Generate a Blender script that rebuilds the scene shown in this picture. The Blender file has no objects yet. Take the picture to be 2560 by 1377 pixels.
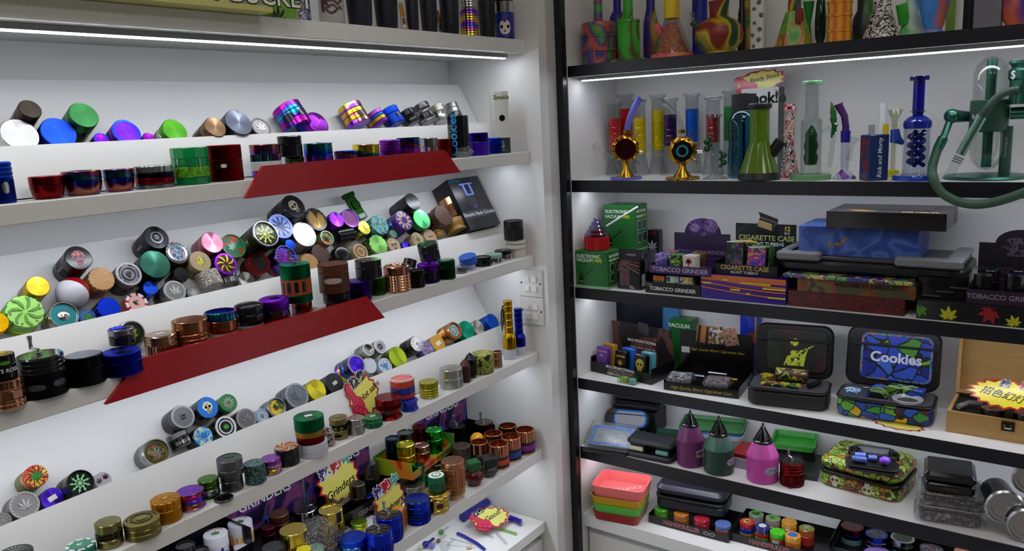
import bpy, math, random
from math import sin, cos, pi, radians
from mathutils import Vector as V, Matrix
random.seed(7)
S = bpy.context.scene
COL = S.collection
# ---------------------------------------------------------------- camera, world, lights, exposure
EYE = 1.70                                    # eye height over the floor
RM = ((0.80944261, -0.07301598, 0.58264168), (0.58527753, 0.18052648, -0.79048112), (-0.0474645, 0.98085619, 0.18886044))
FPX = 1998.9
cd = bpy.data.cameras.new('camera'); cam = bpy.data.objects.new('camera', cd); COL.objects.link(cam)
cd.sensor_width = 36; cd.lens = FPX / 2560 * 36; cd.clip_start = 0.02
cam.matrix_world = Matrix.Translation((0, 0, EYE)) @ Matrix(RM).to_4x4()
S.camera = cam
w = bpy.data.worlds.new('world'); S.world = w; w.use_nodes = True
w.node_tree.nodes['Background'].inputs[0].default_value = (0.75, 0.8, 0.9, 1)
w.node_tree.nodes['Background'].inputs[1].default_value = 0.25
S.view_settings.view_transform = 'Standard'; S.view_settings.look = 'None'
S.view_settings.gamma = 1; S.view_settings.use_curve_mapping = False
S.view_settings.exposure = 0.0
LED, LEDR, CEIL = 22.0, 17.0, 6.0                        # shelf strips left and right, ceiling panels
S.cycles.max_bounces = 8; S.cycles.diffuse_bounces = 3; S.cycles.glossy_bounces = 3
S.cycles.transmission_bounces = 8; S.cycles.transparent_max_bounces = 24
S.cycles.caustics_reflective = False; S.cycles.caustics_refractive = False
S.cycles.sample_clamp_indirect = 4
# ---------------------------------------------------------------- pixels to places (the shelves were measured from the photograph)
F = [0, 0, 1.0]
def frame(ox, oy, s): F[:] = [ox, oy, s]
def fp(x, y): return F[0] + x / F[2], F[1] + y / F[2]
def ray(u, v):
    q = (u - 1280, 688.5 - v, -FPX)
    return V([sum(RM[i][j] * q[j] for j in range(3)) for i in range(3)])
def hit(u, v, ax, val):
    d = ray(u, v); val = val - (EYE if ax == 2 else 0)
    p = d * (val / d[ax]); return p + V((0, 0, EYE))
def hitp(u, v, P0, n):
    d = ray(u, v); o = V((0, 0, EYE)); t = (P0 - o).dot(n) / d.dot(n); return o + d * t
def proj(p):
    q = p - V((0, 0, EYE)); c = [sum(RM[i][j] * q[i] for i in range(3)) for j in range(3)]
    return 1280 - FPX * c[0] / c[2], 688.5 + FPX * c[1] / c[2]
# ---------------------------------------------------------------- materials
def hx(h):
    if len(h) == 3: h = ''.join(a + a for a in h)
    o = []
    for i in (0, 2, 4):
        c = int(h[i:i + 2], 16) / 255
        o.append(c / 12.92 if c < .04045 else ((c + .055) / 1.055) ** 2.4)
    return (*o, 1)
MC = {}
KN = dict(p='plastic', q='satin_plastic', m='metal', s='spun_metal', g='ringed_metal', x='rainbow_metal', c='mottled', v='swirled', w='wood', t='tinted_glass', l='light', i='silicone', k='card', o='printed', u='clear_film')
RAIN = {'1': 'b020c8-2050e0-18b0b8-6040d0-d030a0', '2': 'e8d030-e060a0-3060e0-a030d0-e0c040', '3': '301060-2040c0-109090-7a2a90-a06030', '4': '8020c0-c040e0-3038d8-a828d0-4060f0', '5': '502878-1848a8-288878-684090-985838'}
def mat(k):
    """kind letter + colours (hex, joined by -) + @scale + ~roughness"""
    if k in MC: return MC[k]
    kind = k[0]; body = k[1:]; rough = None; sc = 30.0
    if '~' in body: body, r = body.split('~'); rough = float(r)
    if '@' in body: body, r = body.split('@'); sc = float(r)
    cols = [hx(c) for c in (RAIN.get(body, body)).split('-')]
    m = bpy.data.materials.new(KN.get(kind, 'paint')); m.use_nodes = True; MC[k] = m
    m.diffuse_color = cols[0]
    nt = m.node_tree; N = nt.nodes; L = nt.links; b = N['Principled BSDF']
    def nd(t, **kw):
        n = N.new(t)
        for a, v in kw.items(): setattr(n, a, v)
        return n
    b.inputs['Base Color'].default_value = cols[0]
    b.inputs['Roughness'].default_value = .38
    tc = nd('ShaderNodeTexCoord')
    def ramp(fac, cs, const=True, lo=.3, hi=.7):
        r = nd('ShaderNodeValToRGB'); e = r.color_ramp
        if const: e.interpolation = 'CONSTANT'
        while len(e.elements) < len(cs): e.elements.new(.5)
        n = len(cs)
        for i, c in enumerate(cs):
            e.elements[i].position = (0 if i == 0 and const else lo + (hi - lo) * i / max(1, (n if const else n - 1)))
            e.elements[i].color = c
        L.new(fac, r.inputs[0]); return r.outputs[0]
    def noise(s, det=2, dist=0, vec=None):
        n = nd('ShaderNodeTexNoise'); n.inputs['Scale'].default_value = s; n.inputs['Detail'].default_value = det
        n.inputs['Distortion'].default_value = dist; L.new(vec or tc.outputs['Object'], n.inputs['Vector']); return n.outputs[0]
    def bump(h, dist, st=1):
        u = nd('ShaderNodeBump'); u.inputs['Distance'].default_value = dist; u.inputs['Strength'].default_value = st
        L.new(h, u.inputs['Height']); L.new(u.outputs[0], b.inputs['Normal'])
    def radial_len():
        s = nd('ShaderNodeVectorMath', operation='MULTIPLY'); s.inputs[1].default_value = (1, 1, 0); L.new(tc.outputs['Object'], s.inputs[0])
        ln = nd('ShaderNodeVectorMath', operation='LENGTH'); L.new(s.outputs[0], ln.inputs[0]); return ln.outputs['Value']
    def sine(x, f):
        a = nd('ShaderNodeMath', operation='MULTIPLY'); a.inputs[1].default_value = f; L.new(x, a.inputs[0])
        c = nd('ShaderNodeMath', operation='SINE'); L.new(a.outputs[0], c.inputs[0]); return c.outputs[0]
    if kind in 'msgx': b.inputs['Metallic'].default_value = 1; b.inputs['Roughness'].default_value = .28
    if kind in 'sg':
        b.inputs['Anisotropic'].default_value = .95; b.inputs['Roughness'].default_value = .33
        t = nd('ShaderNodeTangent', direction_type='RADIAL', axis='Z'); L.new(t.outputs[0], b.inputs['Tangent'])
        if kind == 'g': bump(sine(radial_len(), 2600), .00012, .5)
    if kind == 'm': bump(noise(600, 1), .0001, .15)
    if kind == 'x':
        sep = nd('ShaderNodeSeparateXYZ'); L.new(tc.outputs['Object'], sep.inputs[0])
        a = nd('ShaderNodeMath', operation='MULTIPLY_ADD'); a.inputs[1].default_value = sc * .55; L.new(sep.outputs[2], a.inputs[0]); L.new(noise(sc * .35, 0), a.inputs[2])
        fr = nd('ShaderNodeMath', operation='FRACT'); L.new(a.outputs[0], fr.inputs[0])
        L.new(ramp(fr.outputs[0], cols + [cols[0]], False, 0, 1), b.inputs['Base Color']); b.inputs['Roughness'].default_value = .2
    if kind == 'c':
        L.new(ramp(noise(sc, 1.5, .8), cols), b.inputs['Base Color'])
    if kind == 'o':                                        # printed patches of many colours with dark outlines
        vo = nd('ShaderNodeTexVoronoi'); vo.inputs['Scale'].default_value = sc; vd = nd('ShaderNodeTexVoronoi', feature='DISTANCE_TO_EDGE'); vd.inputs['Scale'].default_value = sc
        nv = nd('ShaderNodeTexNoise'); nv.inputs['Scale'].default_value = sc * .7; L.new(tc.outputs['Object'], nv.inputs['Vector'])
        va = nd('ShaderNodeVectorMath', operation='MULTIPLY_ADD'); va.inputs[1].default_value = (1 / sc,) * 3; L.new(nv.outputs['Color'], va.inputs[0]); L.new(tc.outputs['Object'], va.inputs[2])
        for q in (vo, vd): L.new(va.outputs[0], q.inputs['Vector'])
        sp = nd('ShaderNodeSeparateColor'); L.new(vo.outputs['Color'], sp.inputs[0]); rc = ramp(sp.outputs[0], cols, True, 0, 1)
        lt = nd('ShaderNodeMath', operation='GREATER_THAN'); lt.inputs[1].default_value = .05; L.new(vd.outputs['Distance'], lt.inputs[0])
        mx = nd('ShaderNodeMix', data_type='RGBA'); mx.inputs[6].default_value = (.01, .01, .015, 1); L.new(lt.outputs[0], mx.inputs[0]); L.new(rc, mx.inputs[7]); L.new(mx.outputs[2], b.inputs['Base Color'])
    if kind == 'i':
        L.new(ramp(noise(sc, .5, 1.2), cols, False), b.inputs['Base Color']); b.inputs['Roughness'].default_value = .45
    if kind == 'v':
        g = nd('ShaderNodeTexGradient', gradient_type='RADIAL'); L.new(tc.outputs['Object'], g.inputs[0])
        a = nd('ShaderNodeMath', operation='MULTIPLY_ADD'); a.inputs[1].default_value = 30; L.new(radial_len(), a.inputs[0])
        a2 = nd('ShaderNodeMath', operation='MULTIPLY_ADD'); a2.inputs[1].default_value = 4; L.new(g.outputs[1], a2.inputs[0]); L.new(a.outputs[0], a2.inputs[2])
        fr = nd('ShaderNodeMath', operation='FRACT'); L.new(a2.outputs[0], fr.inputs[0]); L.new(ramp(fr.outputs[0], cols, True, 0, 1), b.inputs['Base Color'])
    if kind == 'w':
        mp = nd('ShaderNodeMapping'); mp.inputs['Scale'].default_value = (1, 9, 9); L.new(tc.outputs['Object'], mp.inputs[0])
        c2 = tuple(x * .62 for x in cols[0][:3]) + (1,) if len(cols) < 2 else cols[1]
        L.new(ramp(noise(sc * .6, 3, 1.5, mp.outputs[0]), [cols[0], c2, cols[0]], False, .25, .75), b.inputs['Base Color'])
    if kind in 'tu':                                       # blown glass and clear film: tinted see-through wall with a reflecting surface
        tr = nd('ShaderNodeBsdfTransparent'); tr.inputs[0].default_value = tuple(c ** (.42 if kind == 't' else .2) for c in cols[0][:3]) + (1,)
        gl = nd('ShaderNodeBsdfGlossy'); gl.inputs['Roughness'].default_value = .04 if kind == 't' else .13; fn = nd('ShaderNodeLayerWeight'); fn.inputs[0].default_value = .25
        ma = nd('ShaderNodeMath', operation='MULTIPLY_ADD'); ma.inputs[1].default_value = .30; ma.inputs[2].default_value = .03 if kind == 't' else .12; L.new(fn.outputs['Facing'], ma.inputs[0])
        if kind == 'u':
            u = nd('ShaderNodeBump'); u.inputs['Distance'].default_value = .006; u.inputs['Strength'].default_value = 1; L.new(noise(sc * 2.2, 3, 1), u.inputs['Height']); L.new(u.outputs[0], gl.inputs['Normal'])
        mxs = nd('ShaderNodeMixShader'); L.new(ma.outputs[0], mxs.inputs[0]); L.new(tr.outputs[0], mxs.inputs[1]); L.new(gl.outputs[0], mxs.inputs[2])
        L.new(mxs.outputs[0], N['Material Output'].inputs[0]); N.remove(b); return m
    if kind == 'p': b.inputs['Roughness'].default_value = .2
    if kind == 'l':
        b.inputs['Emission Color'].default_value = cols[0]; b.inputs['Emission Strength'].default_value = sc
    if rough is not None: b.inputs['Roughness'].default_value = rough
    return m
WALLM = mat('qf0f0ee~.42')
# ---------------------------------------------------------------- meshes and objects
def mk(verts, faces, smooth=True, ang=.6):
    me = bpy.data.meshes.new('mesh'); me.from_pydata([tuple(v) for v in verts], [], faces)
    if smooth:
        me.polygons.foreach_set('use_smooth', [True] * len(me.polygons)); me.set_sharp_from_angle(angle=ang)
    me.update(); return me
def ob(name, me, m=None, parent=None, mtx=None):
    o = bpy.data.objects.new(name, me); COL.objects.link(o)
    if m is not None and not me.materials: me.materials.append(mat(m) if isinstance(m, str) else m)
    if parent: o.parent = parent
    if mtx is not None: o.matrix_local = mtx
    return o
LABELS = {}
def tag(o, label, cat, group=None):
    o['label'] = label; o['category'] = cat
    if group: o['group'] = group
    if label in LABELS: print('DUPLABEL', label)
    LABELS[label] = 1
    if len(label.split()) > 16: print('LONGLABEL', label)
    return o
def thing(name, label, cat, mtx=None, group=None):
    o = bpy.data.objects.new(name, None); COL.objects.link(o); o.empty_display_size = .02
    if mtx is not None: o.matrix_world = mtx
    return tag(o, label, cat, group)
def st(o): o['kind'] = 'structure'; return o
def join(parts):
    vs, fs = [], []
    for v, f in parts:
        k = len(vs); vs += v; fs += [tuple(i + k for i in q) for q in f]
    return vs, fs
def boxm(x0, y0, z0, x1, y1, z1):
    v = [(x, y, z) for z in (z0, z1) for y in (y0, y1) for x in (x0, x1)]
    return v, [(0, 2, 3, 1), (4, 5, 7, 6), (0, 1, 5, 4), (2, 6, 7, 3), (0, 4, 6, 2), (1, 3, 7, 5)]
def rbox(x0, y0, z0, x1, y1, z1, r=.004, n=4, e=.001, drop=0):
    """upright rounded-corner slab with softened rims"""
    def ring(ins, z):
        o = []
        for cx, cy, a0 in ((x1, y1, 0), (x0, y1, 90), (x0, y0, 180), (x1, y0, 270)):
            sx = -1 if cx == x1 else 1; sy = -1 if cy == y1 else 1
            for i in range(n + 1):
                a = radians(a0 + 90 * i / n); rr = max(r - ins, 1e-4)
                o.append((cx + sx * (r) + cos(a) * rr, cy + sy * (r) + sin(a) * rr, z))
        return o
    rs = [ring(e + drop, z0), ring(drop, z0 + e), ring(0, z1 - e), ring(e, z1)]
    k = len(rs[0]); v = sum(rs, []); f = [tuple(range(k))[::-1], tuple(range(3 * k, 4 * k))]
    for j in range(3):
        for i in range(k): f.append((j * k + i, j * k + (i + 1) % k, (j + 1) * k + (i + 1) % k, (j + 1) * k + i))
    return v, f
def lathe(prof, n=40, mod=None):
    v, f, rows = [], [], []
    for j, (r, z) in enumerate(prof):
        if r < 1e-6: rows.append([len(v)]); v.append((0, 0, z)); continue
        row = []
        for i in range(n):
            a = 2 * pi * i / n; q = r * (mod(a, i, j) if mod else 1)
            row.append(len(v)); v.append((q * cos(a), q * sin(a), z))
        rows.append(row)
    for a, b in zip(rows, rows[1:]):
        if len(a) == 1 and len(b) == 1: continue
        for i in range(n):
            k = (i + 1) % n
            if len(a) == 1: f.append((a[0], b[k], b[i]))
            elif len(b) == 1: f.append((a[i], a[k], b[0]))
            else: f.append((a[i], a[k], b[k], b[i]))
    if len(rows[0]) > 1 and prof[0] != prof[-1]: f.append(tuple(rows[0])[::-1])
    if len(rows[-1]) > 1 and prof[0] != prof[-1]: f.append(tuple(rows[-1]))
    return v, f
def tube(pts, r, n=10, closed=False, r2=None):
    """round bar along points"""
    v, f = [], []; P = [V(p) for p in pts]; m = len(P); up = V((.13, .27, .95))
    for j, p in enumerate(P):
        t = (P[min(j + 1, m - 1)] - P[max(j - 1, 0)]).normalized()
        a = t.cross(up).normalized(); b = t.cross(a)
        rr = r if r2 is None else r + (r2 - r) * j / (m - 1)
        if isinstance(r, (list, tuple)): rr = r[j]
        for i in range(n): v.append(tuple(p + (a * cos(2 * pi * i / n) + b * sin(2 * pi * i / n)) * rr))
    for j in range(m - 1):
        for i in range(n): f.append((j * n + i, j * n + (i + 1) % n, (j + 1) * n + (i + 1) % n, (j + 1) * n + i))
    f.append(tuple(range(n))[::-1]); f.append(tuple(range((m - 1) * n, m * n))); return v, f
def ball(c, r, n=14, sx=1, sy=1, sz=1):
    v, f = lathe([(r * sin(pi * i / 8), -r * cos(pi * i / 8)) for i in range(9)], n)
    return [(x * sx + c[0], y * sy + c[1], z * sz + c[2]) for x, y, z in v], f
def flat(polys, t=.0006):
    """thin raised plates in the xy plane"""
    out = []
    for p in polys:
        if sum(p[i - 1][0] * p[i][1] - p[i][0] * p[i - 1][1] for i in range(len(p))) < 0: p = p[::-1]
        k = len(p); v = [(x, y, 0) for x, y in p] + [(x, y, t) for x, y in p]
        f = [tuple(range(k, 2 * k))] + [(i, (i + 1) % k, k + (i + 1) % k, k + i) for i in range(k)]
        out.append((v, f))
    return join(out)
def disc(r, x=0, y=0, n=32, ry=None, a0=0): return [(x + r * cos(2 * pi * i / n + a0), y + (ry or r) * sin(2 * pi * i / n + a0)) for i in range(n)]
def annul(r0, r1, z=0, t=.0006, n=40):
    return lathe([(r0, z), (r1, z), (r1, z + t), (r0, z + t), (r0, z)], n)
def rot2(p, a, s=1, x=0, y=0): return [(x + s * (u * cos(a) - v * sin(a)), y + s * (u * sin(a) + v * cos(a))) for u, v in p]
def leaf(s, x=0, y=0, a0=0, wide=1):
    out = []
    for a, l in ((0, 1), (38, .92), (-38, .92), (75, .68), (-75, .68), (112, .4), (-112, .4)):
        p = [(-.0, .03), (.07 * wide, .3), (.12 * wide, .55), (.06 * wide, .82), (0, 1), (-.06 * wide, .82), (-.12 * wide, .55), (-.07 * wide, .3)]
        p = [(u * l, v * l) for u, v in p]
        out.append(rot2([(u, v - .25 if 0 else v) for u, v in p], radians(-a) + a0, s, x, y))
    out.append(rot2([(-.02, 0), (.02, 0), (.03, -.4), (-.02, -.4)], a0, s, x, y))
    return out
def extrude(p, y0, y1):
    """outline in x, z given depth in y"""
    n = len(p); return [(x, yy, z) for yy in (y0, y1) for x, z in p], [tuple(range(n)), tuple(range(n, 2 * n))[::-1]] + [(i, i + n, (i + 1) % n + n, (i + 1) % n) for i in range(n)]
TX = {}
def textm(s, size, ext=.0003, off=0, shear=0, al='CENTER', spacing=1):
    key = (s, round(size, 5), ext, off, shear, al, spacing)
    if key in TX: return TX[key].copy()
    c = bpy.data.curves.new('lettering', 'FONT'); c.body = s; c.size = size; c.extrude = ext; c.offset = off * size; c.shear = shear
    c.align_x = al; c.align_y = 'CENTER'; c.space_character = spacing; c.resolution_u = 3; c.space_line = .8
    o = bpy.data.objects.new('lettering', c); COL.objects.link(o); dg = bpy.context.evaluated_depsgraph_get()
    me = bpy.data.meshes.new_from_object(o.evaluated_get(dg)); bpy.data.objects.remove(o); bpy.data.curves.remove(c)
    me.materials.clear(); TX[key] = me; return me
def arc_text(s, r, size, m, parent, z, a0=90, off=.01):
    """letters around a ring"""
    st_ = size / r * .82; n = len(s); out = []
    for i, ch in enumerate(s):
        if ch == ' ': continue
        a = radians(a0) - (i - (n - 1) / 2) * st_
        me = textm(ch, size, off=off); k = Matrix.Translation((r * cos(a), r * sin(a), z)) @ Matrix.Rotation(a - pi / 2, 4, 'Z')
        out.append(([tuple(k @ v.co) for v in me.vertices], [tuple(p.vertices) for p in me.polygons]))
    ob('lettering', mk(*join(out), smooth=False), m, parent)
FRONT = Matrix.Rotation(pi / 2, 4, 'X')           # xy art turned to face local -y
def txt(parent, s, size, m, x=0, y=0, z=0, face='front', name='lettering', rz=0, **kw):
    me = textm(s, size, **kw)
    k = Matrix.Translation((x, y, z)) @ {'front': FRONT, 'top': Matrix(), 'side': Matrix.Rotation(pi / 2, 4, 'Z') @ FRONT, 'left': Matrix.Rotation(-pi / 2, 4, 'Z') @ FRONT}[face] @ Matrix.Rotation(radians(rz), 4, 'Z')
    return ob(name, me, m, parent, k)
# ---------------------------------------------------------------- grinders and other turned goods
def lobes(style, R):
    if style == 'k': return 72, lambda a, i, j: 1 - .03 * (i % 2)
    if style == 'K': return 60, lambda a, i, j: 1 - .05 * (i % 2)
    if style == 'n': return 96, lambda a, i, j: 1 - .07 * max(0, cos(12 * a)) ** 3
    if style == 'N': return 96, lambda a, i, j: 1 - .05 * abs(cos(9 * a)) ** 6
    if style == 'z': return 10, None
    if style == 'd':
        n = max(16, int(2 * pi * R / .0033) // 2 * 2)
        return n, lambda a, i, j: (1.05 if (i % 2 and j % 2) else .975)
    return 40, None
def segment(R, z0, z1, style='', top='f', bottom=True):
    h = z1 - z0; b = min(.0012, h * .2)
    rf = {'f': lambda t: .80 + .2 * t ** .6, 'F': lambda t: 1 - .14 * t, 'h': lambda t: 1 - .14 * sin(pi * t), 'b': lambda t: .93 + .07 * sin(pi * t),
          't': lambda t: 1 - .4 * t, 'T': lambda t: 1 - .9 * t * t, 'r': lambda t: 1 - .04 * (int(t * 10) % 3 == 1), 'w': lambda t: .88 + .12 * abs(cos(pi * t))}.get(style)
    n, mod = lobes(style, R)
    m = 9 if rf else (max(4, int(h / .0032) // 2 * 2) if style == 'd' else 1)
    if style == 'r': m = 20
    rf = rf or (lambda t: 1)
    p = [(0, z0), (R * rf(0) - b, z0)]
    for i in range(m + 1):
        t = i / m; p.append((R * rf(t), z0 + b + (h - 2 * b) * t))
    Rt = R * rf(1)
    if top == 'f': p += [(Rt - b, z1), (0, z1)]
    elif top == 'd': p += [(Rt * cos(a), z1 - b + R * .22 * sin(a)) for a in (.3, .6, .9, 1.2, 1.4)] + [(0, z1 - b + R * .22)]
    elif top == 'D': p += [(Rt * cos(a), z1 - b + R * .9 * sin(a)) for a in (.2, .4, .6, .8, 1., 1.2, 1.4)] + [(0, z1 - b + R * .9)]
    elif top == 'v': p += [(Rt - b, z1), (Rt * .93, z1), (0, z1 - R * .25)]
    elif top == 'r': p += [(Rt - b, z1), (Rt * .88, z1), (Rt * .85, z1 - .0025), (0, z1 - .0025)]
    elif top == 'o': p += [(Rt - b, z1), (Rt * .9, z1), (Rt * .88, z1 - h * .55), (0, z1 - h * .6)]
    if mod and top in 'frov':
        k = len(p); base = mod; mod = (lambda a, i, j: base(a, i, j if style != 'd' else (j if 1 < j < k - 2 else 0)))
    me = mk(*lathe(p, n, mod), ang=.5 if style in 'dzKkN' and style else .7); return me
def patch(R, th, zc, w, h, oval=True):
    """plate bent round a body: th in degrees (-90 faces the shopper), w in degrees"""
    n, m = 12, 8; v, f = [], []
    for i in range(n + 1):
        u = -1 + 2 * i / n
        hh = h / 2 * (math.sqrt(max(0, 1 - u * u)) ** .7 if oval else 1); a = radians(th + u * w / 2)
        for j in range(m + 1): v.append((R * cos(a), R * sin(a), zc + hh * (2 * j / m - 1)))
    for i in range(n):
        for j in range(m): q = i * (m + 1) + j; f.append((q, q + m + 1, q + m + 2, q + 1))
    k = len(v); v2 = [(x * .97, y * .97, z) for x, y, z in v]
    rim = [j for j in range(m + 1)] + [i * (m + 1) + m for i in range(1, n + 1)] + [n * (m + 1) + j for j in range(m - 1, -1, -1)] + [i * (m + 1) for i in range(n - 1, 0, -1)]
    f += [tuple(k + q for q in g[::-1]) for g in list(f)]
    f += [(rim[i], rim[i - 1], k + rim[i - 1], k + rim[i]) for i in range(len(rim))]
    return mk(v + v2, f)
def art(parent, spec, R, z, rot=0):
    """lid pictures: 'leaf p0a0 .8;disc s111 .9;...'"""
    lev = 0
    for s in spec.split(';'):
        q = s.split(); k = q[0]; m = q[1] if len(q) > 1 else 'p111'; a = float(q[2]) if len(q) > 2 else .8
        zz = z + lev; r = R * a; lev += .0005; T = Matrix.Translation((0, 0, zz)) @ Matrix.Rotation(radians(rot), 4, 'Z')
        A = lambda nm, g: ob(nm, mk(*g, smooth=False), m, parent, T)
        if k == 'disc': ob('lid_plate', mk(*lathe([(0, 0), (r, 0), (r, .0005), (0, .0006)], 36)), m, parent, T)
        elif k == 'lens': ob('lid_plate', mk(*lathe([(0, 0), (r, 0), (r, .0005), (r * .8, .002), (r * .4, .0034), (0, .004)], 36)), m, parent, T)
        elif k == 'ring': ob('lid_ring', mk(*annul(r * .82, r, 0, .0008)), m, parent, T)
        elif k == 'rim': ob('lid_ring', mk(*lathe([(r * .88, 0), (r, 0), (r, .003), (r * .97, .004), (r * .91, .004), (r * .88, 0)], 40)), m, parent, T)
        elif k == 'leaf': A('leaf_emblem', flat(leaf(r * 1.05, 0, -r * .32)))
        elif k == 'fat': A('leaf_emblem', flat(leaf(r * 1.05, 0, -r * .32, 0, 1.6)))
        elif k == 'leaves': A('leaf_emblem', flat(leaf(r * .6, -r * .4, -r * .1, .3) + leaf(r * .6, r * .35, r * .1, -.2, 1.3) + leaf(r * .35, 0, -r * .8, 1)))
        elif k == 'rays': A('ray_emblem', flat([rot2([(-.02, .12), (.02, .12), (.09, .98), (-.09, .98)], 2 * pi * i / 14, r) for i in range(14)]))
        elif k == 'fan': A('ray_emblem', flat([rot2([(0, .0), (.13, .95), (.24, .92)], 2 * pi * i / 18, r) for i in range(18)]))
        elif k == 'spokes': A('spokes', flat([rot2([(-.05, .2), (.05, .2), (.07, .9), (-.07, .9)], 2 * pi * i / 10 + d, r) for i in range(10) for d in (0,)] + [disc(r * .18)], .0015))
        elif k == 'bolts':
            zb = [(0, .1), (.12, .4), (.02, .42), (.16, .75), (.06, .74), (.12, .98), (-.1, .66), (0, .66), (-.12, .36), (-.03, .36)]
            A('lightning_emblem', flat([rot2(zb, 2 * pi * i / 9, r) for i in range(9)] + [disc(r * .15)]))
        elif k == 'blades':
            cb = [(.1, .1), (.35, .25), (.5, .55), (.45, .85), (.3, .95), (.32, .6), (.2, .35)]
            A('curved_vanes', flat([rot2(cb, 2 * pi * i / 7, r) for i in range(7)], .0016))
        elif k == 'studs': ob('studs', mk(*join([ball((r * cos(2 * pi * i / 6), r * sin(2 * pi * i / 6), .001), R * .055) for i in range(6)])), m, parent, T)
        elif k == 'dots': A('dot_ring', flat([disc(R * .035, r * cos(2 * pi * i / 22), r * sin(2 * pi * i / 22), 6) for i in range(22)]))
        elif k == 'holes': A('teeth', flat([disc(R * .09, r * q * cos(2 * pi * i / n_), r * q * sin(2 * pi * i / n_), 8, R * .05) for q, n_ in ((.85, 12), (.45, 6)) for i in range(n_)]))
        elif k == 'skull':
            A('skull_emblem', flat([disc(r * .62, 0, r * .15, 20, r * .6), [(-r * .3, -r * .3), (r * .3, -r * .3), (r * .25, -r * .75), (-r * .25, -r * .75)]]))
            T2 = T @ Matrix.Translation((0, 0, .0007))
            ob('skull_eyes', mk(*flat([disc(r * .17, -r * .25, r * .08, 12), disc(r * .17, r * .25, r * .08, 12), [(0, -r * .1), (r * .08, -r * .25), (-r * .08, -r * .25)]] + [[(x * r - r * .015, -r * .45), (x * r + r * .015, -r * .45), (x * r + r * .015, -r * .72), (x * r - r * .015, -r * .72)] for x in (-.15, -.05, .05, .15)]), smooth=False), 'p111', parent, T2); lev += .0007
        elif k == 'flower': A('flower_emblem', flat([rot2([(0, .2), (.14, .5), (.12, .85), (0, 1), (-.12, .85), (-.14, .5)], 2 * pi * i / 10, r) for i in range(10)]))
        elif k == 'chip':
            A('edge_spots', flat([rot2([(-.2, .72), (.2, .72), (.27, .99), (-.27, .99)], 2 * pi * i / 8, r) for i in range(8)]))
        elif k == 'cards': A('card_print', flat([rot2([(-.14, -.3), (.14, -.3), (.14, .35), (-.14, .35)], .5 - .3 * i, r, (i - 1.5) * r * .2, 0) for i in range(1)] + [rot2([(-.015, -.5), (.015, -.5), (.015, .5), (-.015, .5)], .7 - .35 * i, r) for i in range(5)] + [disc(r * .07, r * (.2 * i - .3), r * .3, 6) for i in range(4)]))
        elif k == 'sticker': A('price_sticker', flat([rot2([(-.5, -.3), (.5, -.3), (.5, .3), (-.5, .3)], .2, r)]))
        elif k == 'spirals': A('spiral_lines', flat([rot2([(.02, .1), (.3, .4), (.42, .9), (.48, .86), (.36, .38), (.08, .08)], 2 * pi * i / 12, r) for i in range(12)]))
        elif k == 'text': arc_text(q[3].replace('_', ' '), r, R * (float(q[4]) if len(q) > 4 else .22), m, parent, zz, float(q[5]) if len(q) > 5 else 90)
        elif k == 'word': ob('lettering', textm(q[3].replace('_', ' ').replace('|', '\n'), R * a, off=.01), m, parent, T)
        elif k == 'scales': A('scale_lines', flat([disc(r * .1, r * .22 * x + (y % 2) * r * .11, r * .17 * y, 8, r * .05) for x in range(-4, 5) for y in range(-5, 6) if (x * .22) ** 2 + (y * .17) ** 2 < .8]))
def crank(parent, z, R, m='mccc'):
    c = ob('crank', mk(*join([lathe([(0, z), (.005, z), (.005, z + .004), (0, z + .004)], 12), tube([(0, 0, z + .003), (0, 0, z + .008), (R * .45, 0, z + .010)], .0022, 8), boxm(0, -.003, z + .007, R * .5, .003, z + .0095)])), m, parent, Matrix.Rotation(2.2, 4, 'Z'))
    ob('crank_knob', mk(*lathe([(0, z + .009), (.0035, z + .009), (.003, z + .02), (.0042, z + .026), (.0042, z + .03), (0, z + .031)], 12)), m, c, Matrix.Translation((R * .48, 0, 0)))
FR = {1: [1], 2: [.6, .4], 3: [.34, .3, .36], 4: [.2, .28, .22, .3], 5: [.15, .2, .2, .2, .25]}
def turned(root, R, H, spec, a='', side='', rot=0, cr=False, fr=None):
    if isinstance(side, int): side, rot = '', side
    ss = spec.split('|'); n = len(ss); f = fr or FR[n]; z = 0
    for i, s in enumerate(ss):
        top = 'f'
        if '^' in s: s, top = s.split('^')
        style = ''
        if '/' in s: s, style = s.split('/')
        rr = R
        if '*' in s: s, q = s.split('*'); rr = R * float(q)
        z1 = z + H * f[i]
        nm = 'body' if n == 1 or i == 0 else ('lid' if i == n - 1 else 'band')
        ob(nm, segment(rr, z, z1, style, top), s, root); z = z1
    ztop = H - (.0025 if top == 'r' else R * .25 if top == 'v' else 0) + (R * .22 - .0012 if top == 'd' else 0)
    if top == 'v': ztop = H - .0008
    if a: art(root, a, rr, ztop, rot)
    for q in filter(None, side.split(';')):
        q = q.split(); th, zc, wd, hh = map(float, q[2:6])
        if q[0] == 'oval': ob('window', patch(R * 1.012, th, zc * H, wd, hh * H), q[1], root)
        elif q[0] == 'rect': ob('panel', patch(R * 1.012, th, zc * H, wd, hh * H, False), q[1], root)
        elif q[0] == 'text':
            me = textm(q[6].replace('_', ' '), hh * H, off=.015)
            for v in me.vertices:
                x, y, zz = v.co
                if len(q) > 7: x, y = -y, x
                an = radians(th) + x / R; rad = R * 1.02 + zz; v.co = (rad * cos(an), rad * sin(an), zc * H + y)
            ob('lettering', me, q[1], root)
    if cr: crank(root, H, R, cr if isinstance(cr, str) else 'mccc')
    return root
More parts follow.
